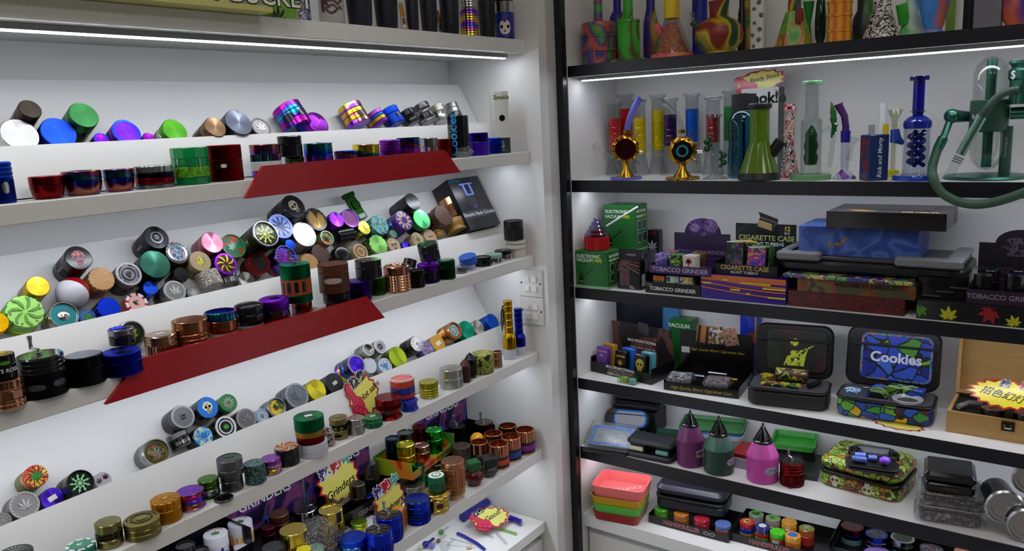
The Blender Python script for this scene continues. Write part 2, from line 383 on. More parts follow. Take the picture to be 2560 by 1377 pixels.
# shelf in hand: top height, axis of depth, group and label tail
SH = {}
def shelf(z, ax=0, tail='', group='', tier=False, led=-.177, sl=0):
    SH.update(z=z + EYE + .0004, ax=ax, tail=tail, group=group, tier=tier, led=led, sl=sl)
    SH['n'] = n = V((.876, -.482 * sl, .482)).normalized(); SH['y'] = y = V((0, 1, sl)).normalized(); SH['u'] = n.cross(y)
def zat(y): return SH['z'] + SH['sl'] * (y - 1.977)       # the left shelves sag a few millimetres towards the shopper's left
NB = V((.876, 0, .482)).normalized(); UB = V((-.482, 0, .876)).normalized(); YB = V((0, 1, 0))
def board_pt(off=0): return V((-1.625, 1.977, SH['z'] + .209)) + SH['n'] * off
def lab(d): return (d + ' ' + SH['tail']).strip()
def bbh(P, X, Y, R, vert=True):
    o = [proj(P + X * (R * cos(a)) + Y * (R * sin(a)))[1 if vert else 0] for a in [i * pi / 12 for i in range(24)]]
    return max(o) - min(o)
def L(desc, x, y, d, h, spec, a='', side='', rot=0, name='herb_grinder', cat='grinder', cr=False, fr=None, dy=0, dz=0, up=False, **kw):
    """a jar lying in the trough, base on the slanted board, lid facing out: lid centre and lid height in the photograph, h in mm"""
    h /= 1000; u, v = fp(x, y); P = hitp(u, v, board_pt(h), SH['n']); R = .02
    R = R * (d / F[2]) / bbh(P, SH['y'], SH['u'], R)
    M = Matrix((SH['y'], SH['u'], SH['n'])).transposed().to_4x4(); s_ = (P - board_pt()).dot(SH['u'])
    Rm = R * 1.003; gap = s_ - Rm - SH['led']                                  # rest the lowest row on the ledge
    if gap < .019 and not up: P = P - SH['u'] * (gap - .0006)
    PL.append((desc, round(gap * 1000), round(R * 1000)))
    lobe = 1.055 if '/d' in spec else 1.005
    M = Matrix.Translation(P - SH['n'] * (h - .0006)) @ M @ Matrix.Rotation(dy, 4, 'X') @ Matrix.Rotation(dz, 4, 'Y')
    r = thing(name, lab(desc), cat, M, SH['group'] or None)
    LY.append([r, P, R * lobe, h])
    return turned(r, R, h, spec, a, side, rot, cr, fr)
LY, UP = [], []
def settle(walls=(), xmin=None, front=None):
    """jars shift a few millimetres until none passes through another, the riser or a box wall"""
    n, y, u = SH['n'], SH['y'], SH['u']; bp = board_pt()
    C2 = [[(e[1] - bp).dot(y), (e[1] - bp).dot(u)] for e in LY]; O2 = [c[:] for c in C2]
    for _ in range(60):
        for i in range(len(LY)):
            for j in range(i):
                dx, dy = C2[i][0] - C2[j][0], C2[i][1] - C2[j][1]; d = math.hypot(dx, dy) or 1e-6; g = LY[i][2] + LY[j][2] + .0004 - d
                if g > 0:
                    for k, sg in ((i, .5), (j, -.5)): C2[k][0] += sg * g * dx / d; C2[k][1] += sg * g * dy / d
            C2[i][1] = max(C2[i][1], SH['led'] + LY[i][2] + .0005) if O2[i][1] < SH['led'] + LY[i][2] + .02 else C2[i][1]
    for e, c, o in zip(LY, C2, O2): e[0].matrix_world = Matrix.Translation(y * (c[0] - o[0]) + u * (c[1] - o[1])) @ e[0].matrix_world
    ax = SH['ax']
    for _ in range(80):
        for i, a in enumerate(UP):
            if a['lead'] is not None: continue
            for j in range(len(UP)):
                b = UP[j]
                if i == j or b['top'] is a: continue
                for aa in [a] + a['fol']:
                    if b is aa or b['lead'] is a: continue
                    if aa['z'] < b['z'] + b['H'] - .0005 and b['z'] < aa['z'] + aa['H'] - .0005:
                        dv = V((aa['c'].x - b['c'].x, aa['c'].y - b['c'].y, 0)); d = dv.length or 1e-6; g = aa['R'] + b['R'] + .0004 - d
                        if g > 0:
                            m = dv / d * g * .5
                            for q in [a] + a['fol']: q['c'] = q['c'] + m
                            bl = b['lead'] or b
                            for q in [bl] + bl['fol']: q['c'] = q['c'] - m
            if ax == 0:
                for aa in [a] + a['fol']:
                    lim = -1.4462 if SH['tier'] else -1.6655; m = V((max(0, lim + aa['R'] - aa['c'].x), 0, 0))
                    for w_ in walls:
                        if aa['c'].x > w_ - .022: m.x = max(m.x, w_ + .002 + aa['R'] - aa['c'].x)
                        else: m.x = min(m.x, w_ - .002 - aa['R'] - aa['c'].x)
                    m.y = min(0, 1.976 - aa['R'] - aa['c'].y)
                    for q in [a] + a['fol']: q['c'] = q['c'] + m
            else:
                for aa in [a] + a['fol']:
                    m = V((max(0, -1.3025 + aa['R'] - aa['c'].x), min(0, 2.398 - aa['R'] - aa['c'].y), 0))
                    for q in [a] + a['fol']: q['c'] = q['c'] + m
    for q in UP:
        m = q['c'] - q['o']
        if m.length > .02: print('MOVED', q['r']['label'], round(m.length * 1000))
        dz = SH['sl'] * m.y; q['r'].matrix_world = Matrix.Translation(V((m.x, m.y, dz))) @ q['r'].matrix_world
    LY.clear(); UP.clear()
def upright(r, C_, R, H, on=None):
    e = dict(r=r, c=C_.copy(), o=C_.copy(), R=R, H=H, z=C_.z, lead=None, fol=[], top=None); UP.append(e)
    if on is not None: l_ = on['lead'] or on; e['lead'] = l_; l_['fol'].append(e)
    return e
PL = []
def N_(desc, xt, yt, xb, yb, wd, spec, a='', side='', rot=0, name='herb_grinder', cat='grinder', cr=False, fr=None, off=0, **kw):
    """a jar leaning back on the slanted board, standing on the ledge: top centre, bottom centre, width"""
    t = fp(xt, yt); b_ = fp(xb, yb); R = .02
    for _ in range(3):
        B = hitp(*b_, board_pt(R * 1.07 + .001 + off), SH['n']); T = hitp(*t, board_pt(R * 1.07 + .001 + off), SH['n']); Z = (T - B).normalized(); X = Z.cross(SH['n']).normalized(); Yv = Z.cross(X)
        R = R * (wd / F[2]) / bbh(T, X, Yv, R, False)
    g = (B - board_pt()).dot(SH['u']) - SH['led']
    if g < .014: B = B - SH['u'] * (g - .0008); T = T - SH['u'] * (g - .0008)
    M = Matrix.Translation(B) @ Matrix((X, Yv, Z)).transposed().to_4x4()
    r = thing(name, lab(desc), cat, M, SH['group'] or None)
    return turned(r, R, (T - B).length, spec, a, side, rot, cr, fr)
def stand_at(x0, x1, yt, yb, z=None, dep=None):
    """foot centre, radius and height of an upright thing from its outline in the photograph"""
    z0 = z; z = SH['z'] if z is None else z; u = (F[0] + x0 / F[2] + F[0] + x1 / F[2]) / 2; wpx = (x1 - x0) / F[2]
    vt = F[1] + yt / F[2]
    if dep is None:
        vb = F[1] + yb / F[2]; E_ = hit(u, vb, 2, z)
        if z0 is None:
            for _ in range(3): z = zat(E_.y); E_ = hit(u, vb, 2, z)
        R = .02
        for _ in range(4):
            d = V((E_.x, E_.y, 0)).normalized(); C_ = E_ + d * R; X = V((-d.y, d.x, 0)); q = abs(proj(C_ + X * R)[0] - proj(C_ - X * R)[0]); R *= wpx / q
        C_ = E_ + d * R
    else:
        vb = F[1] + yb / F[2] if yb else proj(hit(u, 600, SH['ax'], dep))[1]
        C_ = hit(u, vb, SH['ax'], dep)
        if z0 is None: z = zat(C_.y)
        C_.z = z; R = .02
        for _ in range(2):
            k = proj(C_); C_ = hit(2 * u - k[0], k[1], SH['ax'], dep); C_.z = z
        d = V((C_.x, C_.y, 0)).normalized()
        X = V((-d.y, d.x, 0)); q = abs(proj(C_ + X * R)[0] - proj(C_ - X * R)[0]); R *= wpx / q
    if SH.get('tier') and C_.x < -1.4462 + R:                              # clear of the riser behind
        C_ = C_ * 1; k = (-1.4462 + R) / C_.x; C_ = V((C_.x * k, C_.y * k, C_.z)); R *= k
    for sgn in (1, -1):
        q = C_ + d * (R * sgn); rr = ray(u, vt); hz = EYE + rr.z * (V((q.x, q.y, 0)).length / V((rr.x, rr.y, 0)).length)
        if (hz < EYE) == (sgn == 1): break
    return C_, d, R, max(hz - z, .004)
def facing(C_, d, rz=0):
    X = V((d.y, -d.x, 0)); return Matrix.Translation(C_) @ Matrix((X, d, V((0, 0, 1)))).transposed().to_4x4() @ Matrix.Rotation(radians(rz), 4, 'Z')
LAST = {}
def T(desc, x0, x1, yt, yb, spec, a='', side='', rot=0, name='herb_grinder', cat='grinder', cr=False, fr=None, z=None, dep=None, on=None, **kw):
    """a jar standing upright: its outline in the photograph; on = the thing it stands on"""
    if on: z, dep0, oe = LAST[on]
    if on and dep is None: dep = dep0
    C_, d, R, H = stand_at(x0, x1, yt, yb, z, dep)
    r = thing(name, lab(desc), cat, facing(C_, d), SH['group'] or None)
    e = upright(r, C_, R * max([1.055 if '/d' in spec else 1.003, 1.02 if side else 1]), H + (.03 if cr else 0), oe if on else None)
    LAST[desc] = (C_.z + H + (.0006 if 'disc' not in a else .0012), C_[SH['ax']], e)
    return turned(r, R, H, spec, a, side, rot, cr, fr)
# ---------------------------------------------------------------- room
def sbox(name, m, *c): return st(ob(name, mk(*boxm(*c), smooth=False), m))
sbox('floor', 'cb9b4ae-a8a49e@3', -1.75, -2.6, -.05, 2.6, 2.5, 0)
sbox('ceiling', 'qeeeeea', -1.75, -2.6, 2.85, 2.6, 2.5, 2.9)
sbox('wall_left', 'qf0f0ee', -1.8, -2.6, 0, -1.745, 2.5, 2.85)
sbox('wall_back', 'qf0f0ee', -1.75, 2.46, 0, 2.6, 2.5, 2.85)
sbox('wall_right', 'q6a6864', 2.6, -2.6, 0, 2.65, 2.5, 2.85)
sbox('wall_front', 'q4a4846', -1.75, -2.65, 0, 2.6, -2.6, 2.85)
for i, (x, y) in enumerate(((-.3, .9), (.9, .9), (-.3, -.6), (.9, -.6))):
    t = thing('ceiling_light', 'flat square ceiling light panel %s the display corner' % ('nearest', 'right of', 'back from', 'farthest from')[i], 'light', Matrix.Translation((x, y, 2.83)), 'ceiling light panels')
    ob('frame', mk(*boxm(-.3, -.3, -.01, .3, .3, .02), smooth=False), 'qeee', t)
    ob('diffuser', mk(*boxm(-.28, -.28, -.014, .28, .28, -.011), smooth=False), 'lfff8f0@%g' % CEIL, t)
# ---------------------------------------------------------------- left display cabinet
cab = thing('display_cabinet', 'tall white built-in cabinet carcass along the left wall with drawers below', 'cabinet', Matrix.Translation((-1.37, 1, 0)))
def cpart(nm, m, *c, e=0):
    x0, y0, z0, x1, y1, z1 = c
    return ob(nm, mk(*(rbox(x0, y0, z0, x1, y1, z1, .003, 3, .001) if e else boxm(*c)), smooth=bool(e)), m, cab, Matrix.Translation((1.37, -1, 0)))
cpart('side_panel', WALLM, -1.73, 1.978, 0, -1.325, 2.02, 2.84)
cpart('filler_panel', 'qd0d0cf', -1.73, 2.0215, 0, -1.328, 2.072, 2.84)
cpart('back_panel', WALLM, -1.74, -.3, 0, -1.668, 1.9775, 2.84)
cpart('counter_top', 'qf4f4f2~.3', -1.6675, -.3, EYE - 1.315, -1.37, 1.975, EYE - 1.281, e=1)
cpart('plinth', 'qdddddb', -1.667, -.3, 0, -1.40, 1.977, EYE - 1.316)
for i in range(4):
    d = cpart('drawer_front', 'qe6e6e4~.3', -1.399, 1.97 - .56 * (i + 1) + .004, .06, -1.381, 1.97 - .56 * i, EYE - 1.345, e=1)
def left_shelf(z, zb, nm, tier=True, led=True, hang=0, lx=-1.4945, lz=.084, sl=0):
    z += EYE; zb += EYE; y0, y1 = -.3, 1.9765
    t = thing('display_shelf', nm, 'shelf', Matrix.Translation((-1.37, 1.977, z)) @ Matrix.Rotation(sl, 4, 'X'), 'shelves of the left cabinet')
    K = Matrix.Translation((1.37, -1.977, -z))
    ob('shelf_board', mk(*rbox(-1.667, y0, zb, -1.37, y1, z, .004, 3, .0015)), WALLM, t, K)
    if tier:
        def prism(pts, nm_, ya=y0, yb=y1 - .001):
            n = len(pts); v = [(x, ya, zz + z) for x, zz in pts] + [(x, yb, zz + z) for x, zz in pts]
            ob(nm_, mk(v, [tuple(range(n)), tuple(range(n, 2 * n))[::-1]] + [(i, i + n, (i + 1) % n + n, (i + 1) % n) for i in range(n)], smooth=False), WALLM, t, K)
        li = V((lx, 0, lz)) - NB * .003; lf = li - UB * .0062; bp = V((-1.625, 0, .209)); lb = lf - NB * (lf - bp).dot(NB)
        prism([(-1.6665, .002), (-1.4475, .002), (lx, lz), (li.x, li.z), (lf.x, lf.z), (lb.x + .0003, lb.z)], 'riser')
        prism([(-1.6245, .2085), (lb.x + .0003, lb.z + .0003), (lb.x - .011, lb.z - .004), (-1.6365, .2035)], 'slanted_board')
    if led:
        xa = -1.432 - .03 * (not hang); hh = .011 if hang else .002
        ob('light_channel', mk(*boxm(xa, y0, zb - hh, xa + .02, y1 - .03, zb - .0005), smooth=False), 'q999', t, K)
        ob('light_strip', mk(*boxm(xa + .004, y0, zb - hh - .0025, xa + .016, y1 - .035, zb - hh - .0002), smooth=False), 'leef4ff@%g' % LED, t, K)
    return t
left_shelf(.230, .193, 'white top left shelf carrying the black cups, lit beneath', tier=False, hang=1)
left_shelf(-.0893, -.1225, 'white stepped left shelf bearing the upper red strip', lz=.089)
left_shelf(-.402, -.436, 'white stepped left shelf bearing the lower red strip', sl=.004)
left_shelf(-.708, -.742, 'white stepped left shelf holding the Hot sales card', lx=-1.478, sl=.0104)
left_shelf(-1.030, -1.066, 'white flat left shelf crowded with grinder display boxes', tier=False, sl=.01)
def red_panel(nm, ya0, ya1, yb1, yb0, z0, z1):
    z0 += EYE; z1 += EYE; x = -1.3695
    pts = [(ya0, z0), (ya1, z1), (yb1, z1), (yb0, z0)]; v = [(xx, y, z) for xx in (x, x + .009) for y, z in pts]
    tag(ob('red_sign_panel', mk(v, [(3, 2, 1, 0), (4, 5, 6, 7), (0, 1, 5, 4), (1, 2, 6, 5), (2, 3, 7, 6), (3, 0, 4, 7)], smooth=False), 'qac121c~.22'), nm, 'sign panel', 'red sign panels')
red_panel('upper glossy red slanted-end panel on the stepped left shelf', .971, 1.021, 1.584, 1.64, -.125, -.064)
red_panel('lower glossy red slanted-end panel on the stepped left shelf', .643, .714, 1.273, 1.323, -.448, -.386)
# ---------------------------------------------------------------- right display cabinet
rc = thing('display_cabinet', 'wide built-in cabinet carcass with a black post along the right wall', 'cabinet', Matrix.Translation((-.5, 2.1, 0)))
def rpart(nm, m, *c, e=0): return ob(nm, mk(*(rbox(*c, .003, 3, .001) if e else boxm(*c)), smooth=bool(e)), m, rc, Matrix.Translation((.5, -2.1, 0)))
rpart('post', 'q14151f~.3', -1.344, 2.0735, 0, -1.306, 2.098, 2.84)
rpart('side_panel', WALLM, -1.327, 2.0985, 0, -1.3035, 2.3995, 2.84)
rpart('back_panel', WALLM, -1.32, 2.40, 0, 1.2, 2.455, 2.84)
rpart('counter_top', 'qf0f0ee~.3', -1.303, 2.1, EYE - 1.333, 1.2, 2.3995, EYE - 1.290, e=1)
rpart('plinth', 'qddd', -1.3, 2.135, 0, 1.2, 2.399, EYE - 1.3345)
for i in range(3): rpart('drawer_front', 'qe4e4e2~.3', -1.292 + i * .72, 2.118, .06, -1.292 + .71 + i * .72, 2.1345, EYE - 1.362, e=1)
def right_shelf(z, zb, nm, hang=0):
    z += EYE; zb += EYE; x0, x1 = -1.303, 1.2
    t = thing('display_shelf', nm, 'shelf', Matrix.Translation((-.5, 2.1, z)), 'shelves of the right cabinet'); K = Matrix.Translation((.5, -2.1, -z))
    ob('shelf_board', mk(*boxm(x0, 2.1005, zb, x1, 2.3995, z), smooth=False), WALLM, t, K)
    ob('black_edge', mk(*rbox(x0, 2.0975, zb - .0005, x1, 2.1002, z + .0004, .001, 2, .0006)), 'q12131d~.35', t, K)
    ya = 2.14 if hang else 2.165; hh = .010 if hang else .001
    ob('light_channel', mk(*boxm(x0 + .01, ya, zb - hh, x1, ya + .02, zb - .0005), smooth=False), 'q999', t, K)
    ob('light_strip', mk(*boxm(x0 + .02, ya + .004, zb - hh - .003, x1, ya + .016, zb - hh - .0002), smooth=False), 'leef2ff@%g' % LEDR, t, K)
right_shelf(.1535, .122, 'black-edged top right shelf under the patterned silicone water pipes', 1)
right_shelf(-.186, -.221, 'black-edged right shelf holding the glass water pipes')
right_shelf(-.5205, -.555, 'black-edged right shelf holding green boxes and tobacco grinder displays')
right_shelf(-.819, -.854, 'black-edged right shelf holding open zip cases and the bamboo box')
right_shelf(-1.053, -1.092, 'black-edged right shelf holding three cone-topped bottles')
# ---------------------------------------------------------------- left, first stepped shelf
shelf(-.0893, 0, 'on the topmost ledge', 'grinders lying on the upper slanted ledge', led=-.173)
frame(0, 200, 3.657)
L('large silver ringed-lid grinder', 170, 437, 285, 45, 'mbbb/k|gddd')
L('dark bronze ringed-lid grinder behind the silver one', 270, 285, 170, 58, 'm332e2a|g4a4038')
L('large bright blue ringed-lid grinder', 558, 425, 270, 48, 's1a2a90/r|g2858f0')
L('dark green ringed-lid grinder behind the blue one', 735, 345, 228, 60, 'm0a2a14|g42864c')
L('small violet dimpled grinder by the purple ringed one', 905, 492, 118, 46, 'm301870|s8a20c8', 'ring s4040ff 1')
L('big purple ringed-lid grinder with blue rim', 1135, 430, 225, 45, 'm1a1430/r|g7a30e0', 'ring s3050ff 1')
L('small magenta grinder between purple and green ones', 1350, 500, 100, 46, 'm301040|s9020b0')
L('light green ringed-lid grinder', 1580, 418, 202, 48, 'm2c5a1c|maaa*.99|g58a830')
L('bronze grinder with brushed lid and side window', 1945, 375, 180, 58, 'm3a2c22|s8a6c50', side='oval p111 -150 .35 50 .3')
L('large gunmetal spun-lid grinder', 2160, 335, 230, 62, 'm22242e|s6a6e7c')
L('antique silver leaf-lid grinder', 2375, 410, 172, 48, 'm888/k|maaa~.5', 'ring m777~.5 1;leaf mddd~.4 .8')
frame(600, 200, 3.413)
N_('big rainbow chrome grinder with windows', 385, 228, 500, 408, 225, 'x1@50/r|x1@60|x1@50/r', '', 'oval p201030 -70 .4 70 .35;oval p081840 -150 .4 50 .35')
L('purple chrome domed-lid grinder', 643, 330, 190, 46, 'x4@30/b|sb040e0^d')
N_('yellow and pink chrome grinder with oval window', 925, 225, 1020, 390, 190, 'x2@25|x2@60/r|x2@20|x2@50', '', 'oval p444 -80 .38 80 .3;oval pa02020 -70 .4 26 .16')
N_('short purple yellow blue banded grinder', 1125, 280, 1198, 382, 135, 's8030c0|sd0b030|s3060e0|sb060d0')
N_('glossy blue grinder with small side window', 1262, 248, 1340, 380, 138, 's1a3aa0|s1c44c0/r', '', 'oval p101828 -90 .4 55 .2')
N_('black pinched grinder', 1412, 265, 1478, 375, 122, 'p181a1e/h|p202226/r')
N_('smoky grinder with silver waist', 1535, 215, 1618, 362, 128, 'maaa/h|p222|maaa/h|p333')
N_('bright silver hourglass grinder', 1675, 228, 1732, 362, 122, 'mccc/h|mccb~.4/r')
N_('silver and black grinder nearest the side panel', 1795, 212, 1845, 330, 112, 'p222|mbbb/r|m999')
settle()
shelf(-.0893, 0, 'on the upper red-panel shelf', 'grinders standing behind the upper red panel', True)
frame(0, 200, 3.657)
T('royal blue crank grinder with oval mirror window', -160, 160, 745, 1120, 's1838a8|s1840b8/r', '', 'oval mccc~.2 -62 .38 28 .28', cr=1, dep=-1.412)
T('maroon flared grinder', 285, 618, 868, 1095, 'm7a1218/f|m8a141a', dep=-1.412)
T('larger rainbow flared grinder', 583, 958, 822, 1060, 'x3@40/f|x3@60', 'ring mbb8 .6', dep=-1.415)
T('smaller rainbow flared grinder', 960, 1250, 805, 1030, 'x3@45/f|x5@60', dep=-1.415)
T('banded grinder in silver, navy and red', 1245, 1610, 775, 1000, 'mbbb/r|ma01828|m14182c|mbbb/N', dep=-1.415)
T('green see-through jar grinder with faceted lid', 1590, 1935, 612, 965, 'p0a7a40/z|c6ab820-57a010-3a8010@160|p0c8a48/z|p0e9a50/z', side='rect mcfd8c8 -60 .52 4 .38;rect mcfd8c8 -95 .52 4 .38;rect mcfd8c8 -130 .52 4 .38', dep=-1.42)
T('tall dark red grinder with side window', 1915, 2235, 590, 925, 's8a0c14|s8c0c16', '', 'oval p200808 -95 .42 55 .16;oval peee -95 .43 20 .11', dep=-1.42)
frame(600, 200, 3.413)
T('rainbow grinder with gold band', 105, 368, 545, 830, 'x1@30|peee~.1|x5@50/K|x3@40', dep=-1.41)
T('short olive metal grinder', 385, 550, 650, 705, 'm3a4a28/r', dep=-1.43)
T('tall plain black grinder', 330, 540, 475, 655, 'p0e0f12|p141518/r', on='short olive metal grinder')
T('rainbow grinder with silver ornament on its lid', 552, 800, 535, 700, 'x1@35|x3@30', 'skull mbbb .4', dep=-1.415)
T('low notched rainbow grinder', 808, 1010, 600, 690, 'x3@50|x3@80/N^r', dep=-1.41)
T('medium rainbow grinder with dark ringed lid', 968, 1195, 545, 680, 'x5@50|x2@20', dep=-1.415)
T('purple grinder with white lettering', 1198, 1375, 508, 660, 's7a28a8|s8a30b8/r', '', 'text pfff -85 .25 0 .35 DR', dep=-1.415)
T('grinder with teal and purple rainbow sides', 1340, 1545, 492, 655, 'x4@40|x5@60/r', 'ring s2a9a80 1', 'text pfff -100 .2 0 .3 O', dep=-1.425)
T('clear and silver hourglass grinder', 1545, 1695, 492, 650, 'mbbb~.1/h|maaa~.2', dep=-1.43)
T('faceted maroon grinder', 1690, 1822, 500, 660, 'm6a1012/z|m781214', dep=-1.43)
T('tall black can with blue lettering', 1778, 1958, 303, 610, 'maaa*.98|p0d0e12|p0c0d10', '', 'text p28a0e8 -118 .55 0 .3 Cookies r', name='storage_can', cat='can', fr=[.12, .1, .78], dep=-1.43)
T('deep purple grinder with faceted belly', 1950, 2135, 448, 645, 'p3a10a8/z*1|s3a10a0*.9', dep=-1.43)
T('blue ribbed small grinder', 2110, 2250, 490, 632, 's1840c0/k|s1c4cd8/r', dep=-1.44)
settle()
# crumpled bag
C_, d_, R_, H_ = stand_at(1830, 1985, 590, 650, None, -1.40)
def crumple(name, label, C, rx, ry, rz, m='udde0e4@40', n=5, sd=3, cat='bag', parent=None, group=None):
    rnd = random.Random(sd); v, f = lathe([(sin(pi * i / 14), -cos(pi * i / 14)) for i in range(15)], 22)
    v = [((x * (.72 + .45 * rnd.random())) * rx, (y * (.72 + .45 * rnd.random())) * ry, max((z * (.7 + .45 * rnd.random()) * .5 + .5) * rz, .0006)) for x, y, z in v]
    o = ob(name, mk(v, f, smooth=False), m, parent, Matrix.Translation(C))
    return o if parent else tag(o, label, cat, group)
crumple('plastic_bag', 'small crumpled clear plastic bag beside the black lettered can', C_, .03, .025, .03)
# tall white box
def box_at(name, label, cat, xl, yl, xr, yr, yt, dep, z=None, m='qeee', e=.0008, group=None, depr=None, flip=False, front=None):
    """upright box: front lower corners (left, right) and top left corner in the photograph, depth in metres"""
    z = SH['z'] if z is None else z; a, b = fp(xl, yl), fp(xr, yr); A = hit(*a, 2, z); B = hit(*b, 2, z)
    if front is not None: A = hit(*a, SH['ax'], front); A.z = z; B = hit(*b, SH['ax'], front if depr is None else depr); B.z = z
    X = (B - A); X.z = 0; W = X.length; X.normalize(); Y = V((-X.y, X.x, 0)); rr = ray(*fp(xl, yt)); hz = EYE + rr.z * (V((A.x, A.y, 0)).length / V((rr.x, rr.y, 0)).length); H = hz - z
    t = thing(name, label, cat, Matrix.Translation(A) @ Matrix((X, Y, V((0, 0, 1)))).transposed().to_4x4(), group)
    if m: ob('carton' if 'box' in name else 'body', mk(*rbox(0, 0, 0, W, dep, H, e, 2, e * .7)), m, t)
    t['_'] = 0; del t['_']
    return t, W, H
def plate(t, m, x0, z0, x1, z1, y=-.0004, nm='print', face='front', th=.0004):
    if face == 'front': g = boxm(x0, y, z0, x1, y + th, z1)
    elif face == 'side': g = boxm(y - th, x0, z0, y, x1, z1)
    else: g = boxm(x0, z0, y, x1, z1, y + th)
    return ob(nm, mk(*g, smooth=False), m, t)
frame(600, 200, 3.413)
t, W, H = box_at('pipe_box', 'tall narrow white pipe carton with black oval at the end of the upper red-panel shelf', 'box', 2190, 640, 2310, 618, 95, .036, m='qe9e8e0', front=-1.408, depr=-1.386)
plate(t, 'q2c3a34', .0, .0, W, H * .25); txt(t, 'Zmok!e', W * .34, 'p5a7a1a', W / 2, -.0006, H * .9, off=.02)
ob('print', mk(*flat([disc(W * .2)]), smooth=False), 'p111', t, Matrix.Translation((W * .5, -.0004, H * .57)) @ FRONT)
txt(t, 'BUBBLE', W * .17, 'p999', W * .4, -.001, H * .05); ob('print', mk(*flat([rot2(p, .3, .01) for p in ([(-.2, -1), (.2, -1), (.2, 1), (-.2, 1)], [(-1, -1), (-.2, -1), (-.2, -.7), (-1, .2)])]), smooth=False), 'p8aa', t, Matrix.Translation((W * .5, -.0009, H * .15)) @ FRONT)
txt(t, 'Zmok!e', .014, 'p5a7a1a', W + .0004, .022, H * .9, 'side', off=.02)
for i in range(9): plate(t, 'p777', .012 + .012 * (i % 2), H * (.32 + .06 * i), .03, H * (.335 + .06 * i), W + .0005, face='side')
plate(t, 'pfff', .006, .004, .034, H * .2, W + .0005, face='side')
for i in range(8): plate(t, 'p111', .01 + i * .0032, .008, .0115 + i * .0032, H * .15, W + .0009, face='side', nm='barcode')
# ---------------------------------------------------------------- left, second stepped shelf: the crowded ledge
shelf(-.402, 0, 'on the crowded ledge', 'grinders piled on the crowded second ledge', sl=.004)
frame(0, 560, 2.868)
L('yellow cut-off grinder', -15, 702, 150, 45, 'm8a6a10|se8b010')
L('lime grinder with curved vanes and steel studs', 183, 610, 235, 42, 'ma8c030/r|m90c868~.45*.96|m9ad070~.45/n', 'blades m6a9a50~.5 .9;studs mccc .78')
L('steel and teal grinder with raised centre knob', 432, 595, 185, 40, 'm999|mddd~.2', 'disc m3a8a94~.35 .85;rim mddd~.2 1;lens meee~.2 .4')
L('yellow gold spun-lid grinder', 263, 465, 145, 48, 'm9a7c20|se8c838', up=1)
L('black grinder with coloured sugar skull lid', 565, 275, 170, 68, 'p101114|p121316/r|p0c0c10', 'skull c402050-e09a30-7030a0-d04a40-1a1a20@300 .8', up=1)
u_ = hitp(*fp(520, 458), board_pt(.031), SH['n'])
t = thing('ball_grinder', lab('round red and white ball grinder with price sticker'), 'grinder', Matrix.Translation(u_) @ Matrix.Rotation(2.2, 4, 'Z') @ Matrix.Rotation(1.1, 4, 'Y'), SH['group'])
LY.append([t, u_, .030, .06])
for nm, mm, sg in (('red_half', 'p9c1018', 1), ('white_half', 'pe8e6ee', -1)):
    ob(nm, mk(*lathe([(0.0295 * cos(a), sg * 0.0295 * sin(a)) for a in [i * pi / 20 for i in range(11)]][:10] + [(0, sg * 0.0295)], 32)), mm, t)
L('pale wooden scalloped grinder', 740, 390, 168, 45, 'wc08a4a/N|wd8a868-c08c50/N', up=1)
L('grey embossed grinder with circular lettering', 912, 360, 168, 50, 'm4a4a4e|m7a7a7e~.5', 'ring m999~.5 .98;text m333~.6 .74 THE_BULLDOG_*_AMSTERDAM_*_ .2;ring m444~.5 .55;skull m555~.5 .35', up=1)
L('large dark green spun-lid grinder', 1113, 285, 200, 55, 'm10261e|s2e5a4a', up=1)
L('black grinder with small silver crest', 1127, 107, 162, 62, 'p141519|p17181c/r|s38383c', 'ring maaa .5;skull maaa .3', up=1)
L('chrome-ringed grinder with blue skull picture', 1268, 205, 162, 45, 'p101012|m3a3a3a/K', 'disc c102030-3a6a90-9ab8d0-a03030@160 .72;ring mddd~.1 .78;text mddd .88 mild_dusk_amber_mild_ .14', up=1)
L('round blue grinder with green leaf lid', 610, 618, 110, 30, 'p203870|c1a3a8a-2a6ab0-184070@90', 'fat p3a8a3a .8')
L('bright blue scalloped grinder', 770, 568, 150, 40, 's1a2aa0/n|m2048ff~.3/n')
L('red and white poker chip grinder', 960, 522, 145, 30, 'p7a1018|pc0202c', 'chip peee 1;disc pe8b8b0 .7;cards p222 .6')
L('small bright blue spun-lid grinder', 1080, 450, 100, 40, 's14246a|s2a5cf0', up=1)
L('antique silver seven-point leaf grinder', 1237, 443, 150, 50, 'm555/r|m888~.5', 'ring maaa~.5 .97;leaf mccc~.5 .8')
L('smaller antique silver leaf grinder', 1372, 460, 90, 35, 'm555|m888~.5', 'leaf mccc~.5 .85')
L('tan grinder with green yellow red leaf', 1435, 265, 145, 45, 'wa08454|pb09a70~.5', 'fat c3a8a2a-d8c820-c03018@60 .75', up=1)
L('black faceted grinder beneath the green spun one', 1300, 360, 105, 45, 'p0c0d10/z|p101114/z', up=1)
L('rose pink spun-lid grinder', 1525, 135, 150, 50, 'mb07080/r|se890a8', up=1)
L('green grinder with red and yellow leaf lid', 1678, 172, 170, 35, 'p1a5a3a|c1a6a4a-1a7a50-c83820-d8a020@26', 'rim p4a9a4a 1;fat p2a8a50 .75', up=1)
L('violet-rimmed grinder with gold curved vanes', 1622, 270, 150, 40, 'm3a1060|m6a20a0', 'disc p3a2030 .9;blades me8c040 .85;ring m9a30e0 1', up=1)
L('large steel grinder with yellow lightning lid', 1912, 90, 182, 75, 'm2c2c24/r|m505048/r|m44443c', 'disc p1c2010 .86;bolts pd8e060 .84;rim mddd 1', up=1)
N_('small leaning canister covered in skulls', 1475, 350, 1525, 455, 165, 'c1a1614-d8d0c4-3a302a-e8e0d4@240', side='')
N_('small leaning grey metal grinder with triangles', 1635, 362, 1655, 430, 118, 'm777/K|m8a8a8e')
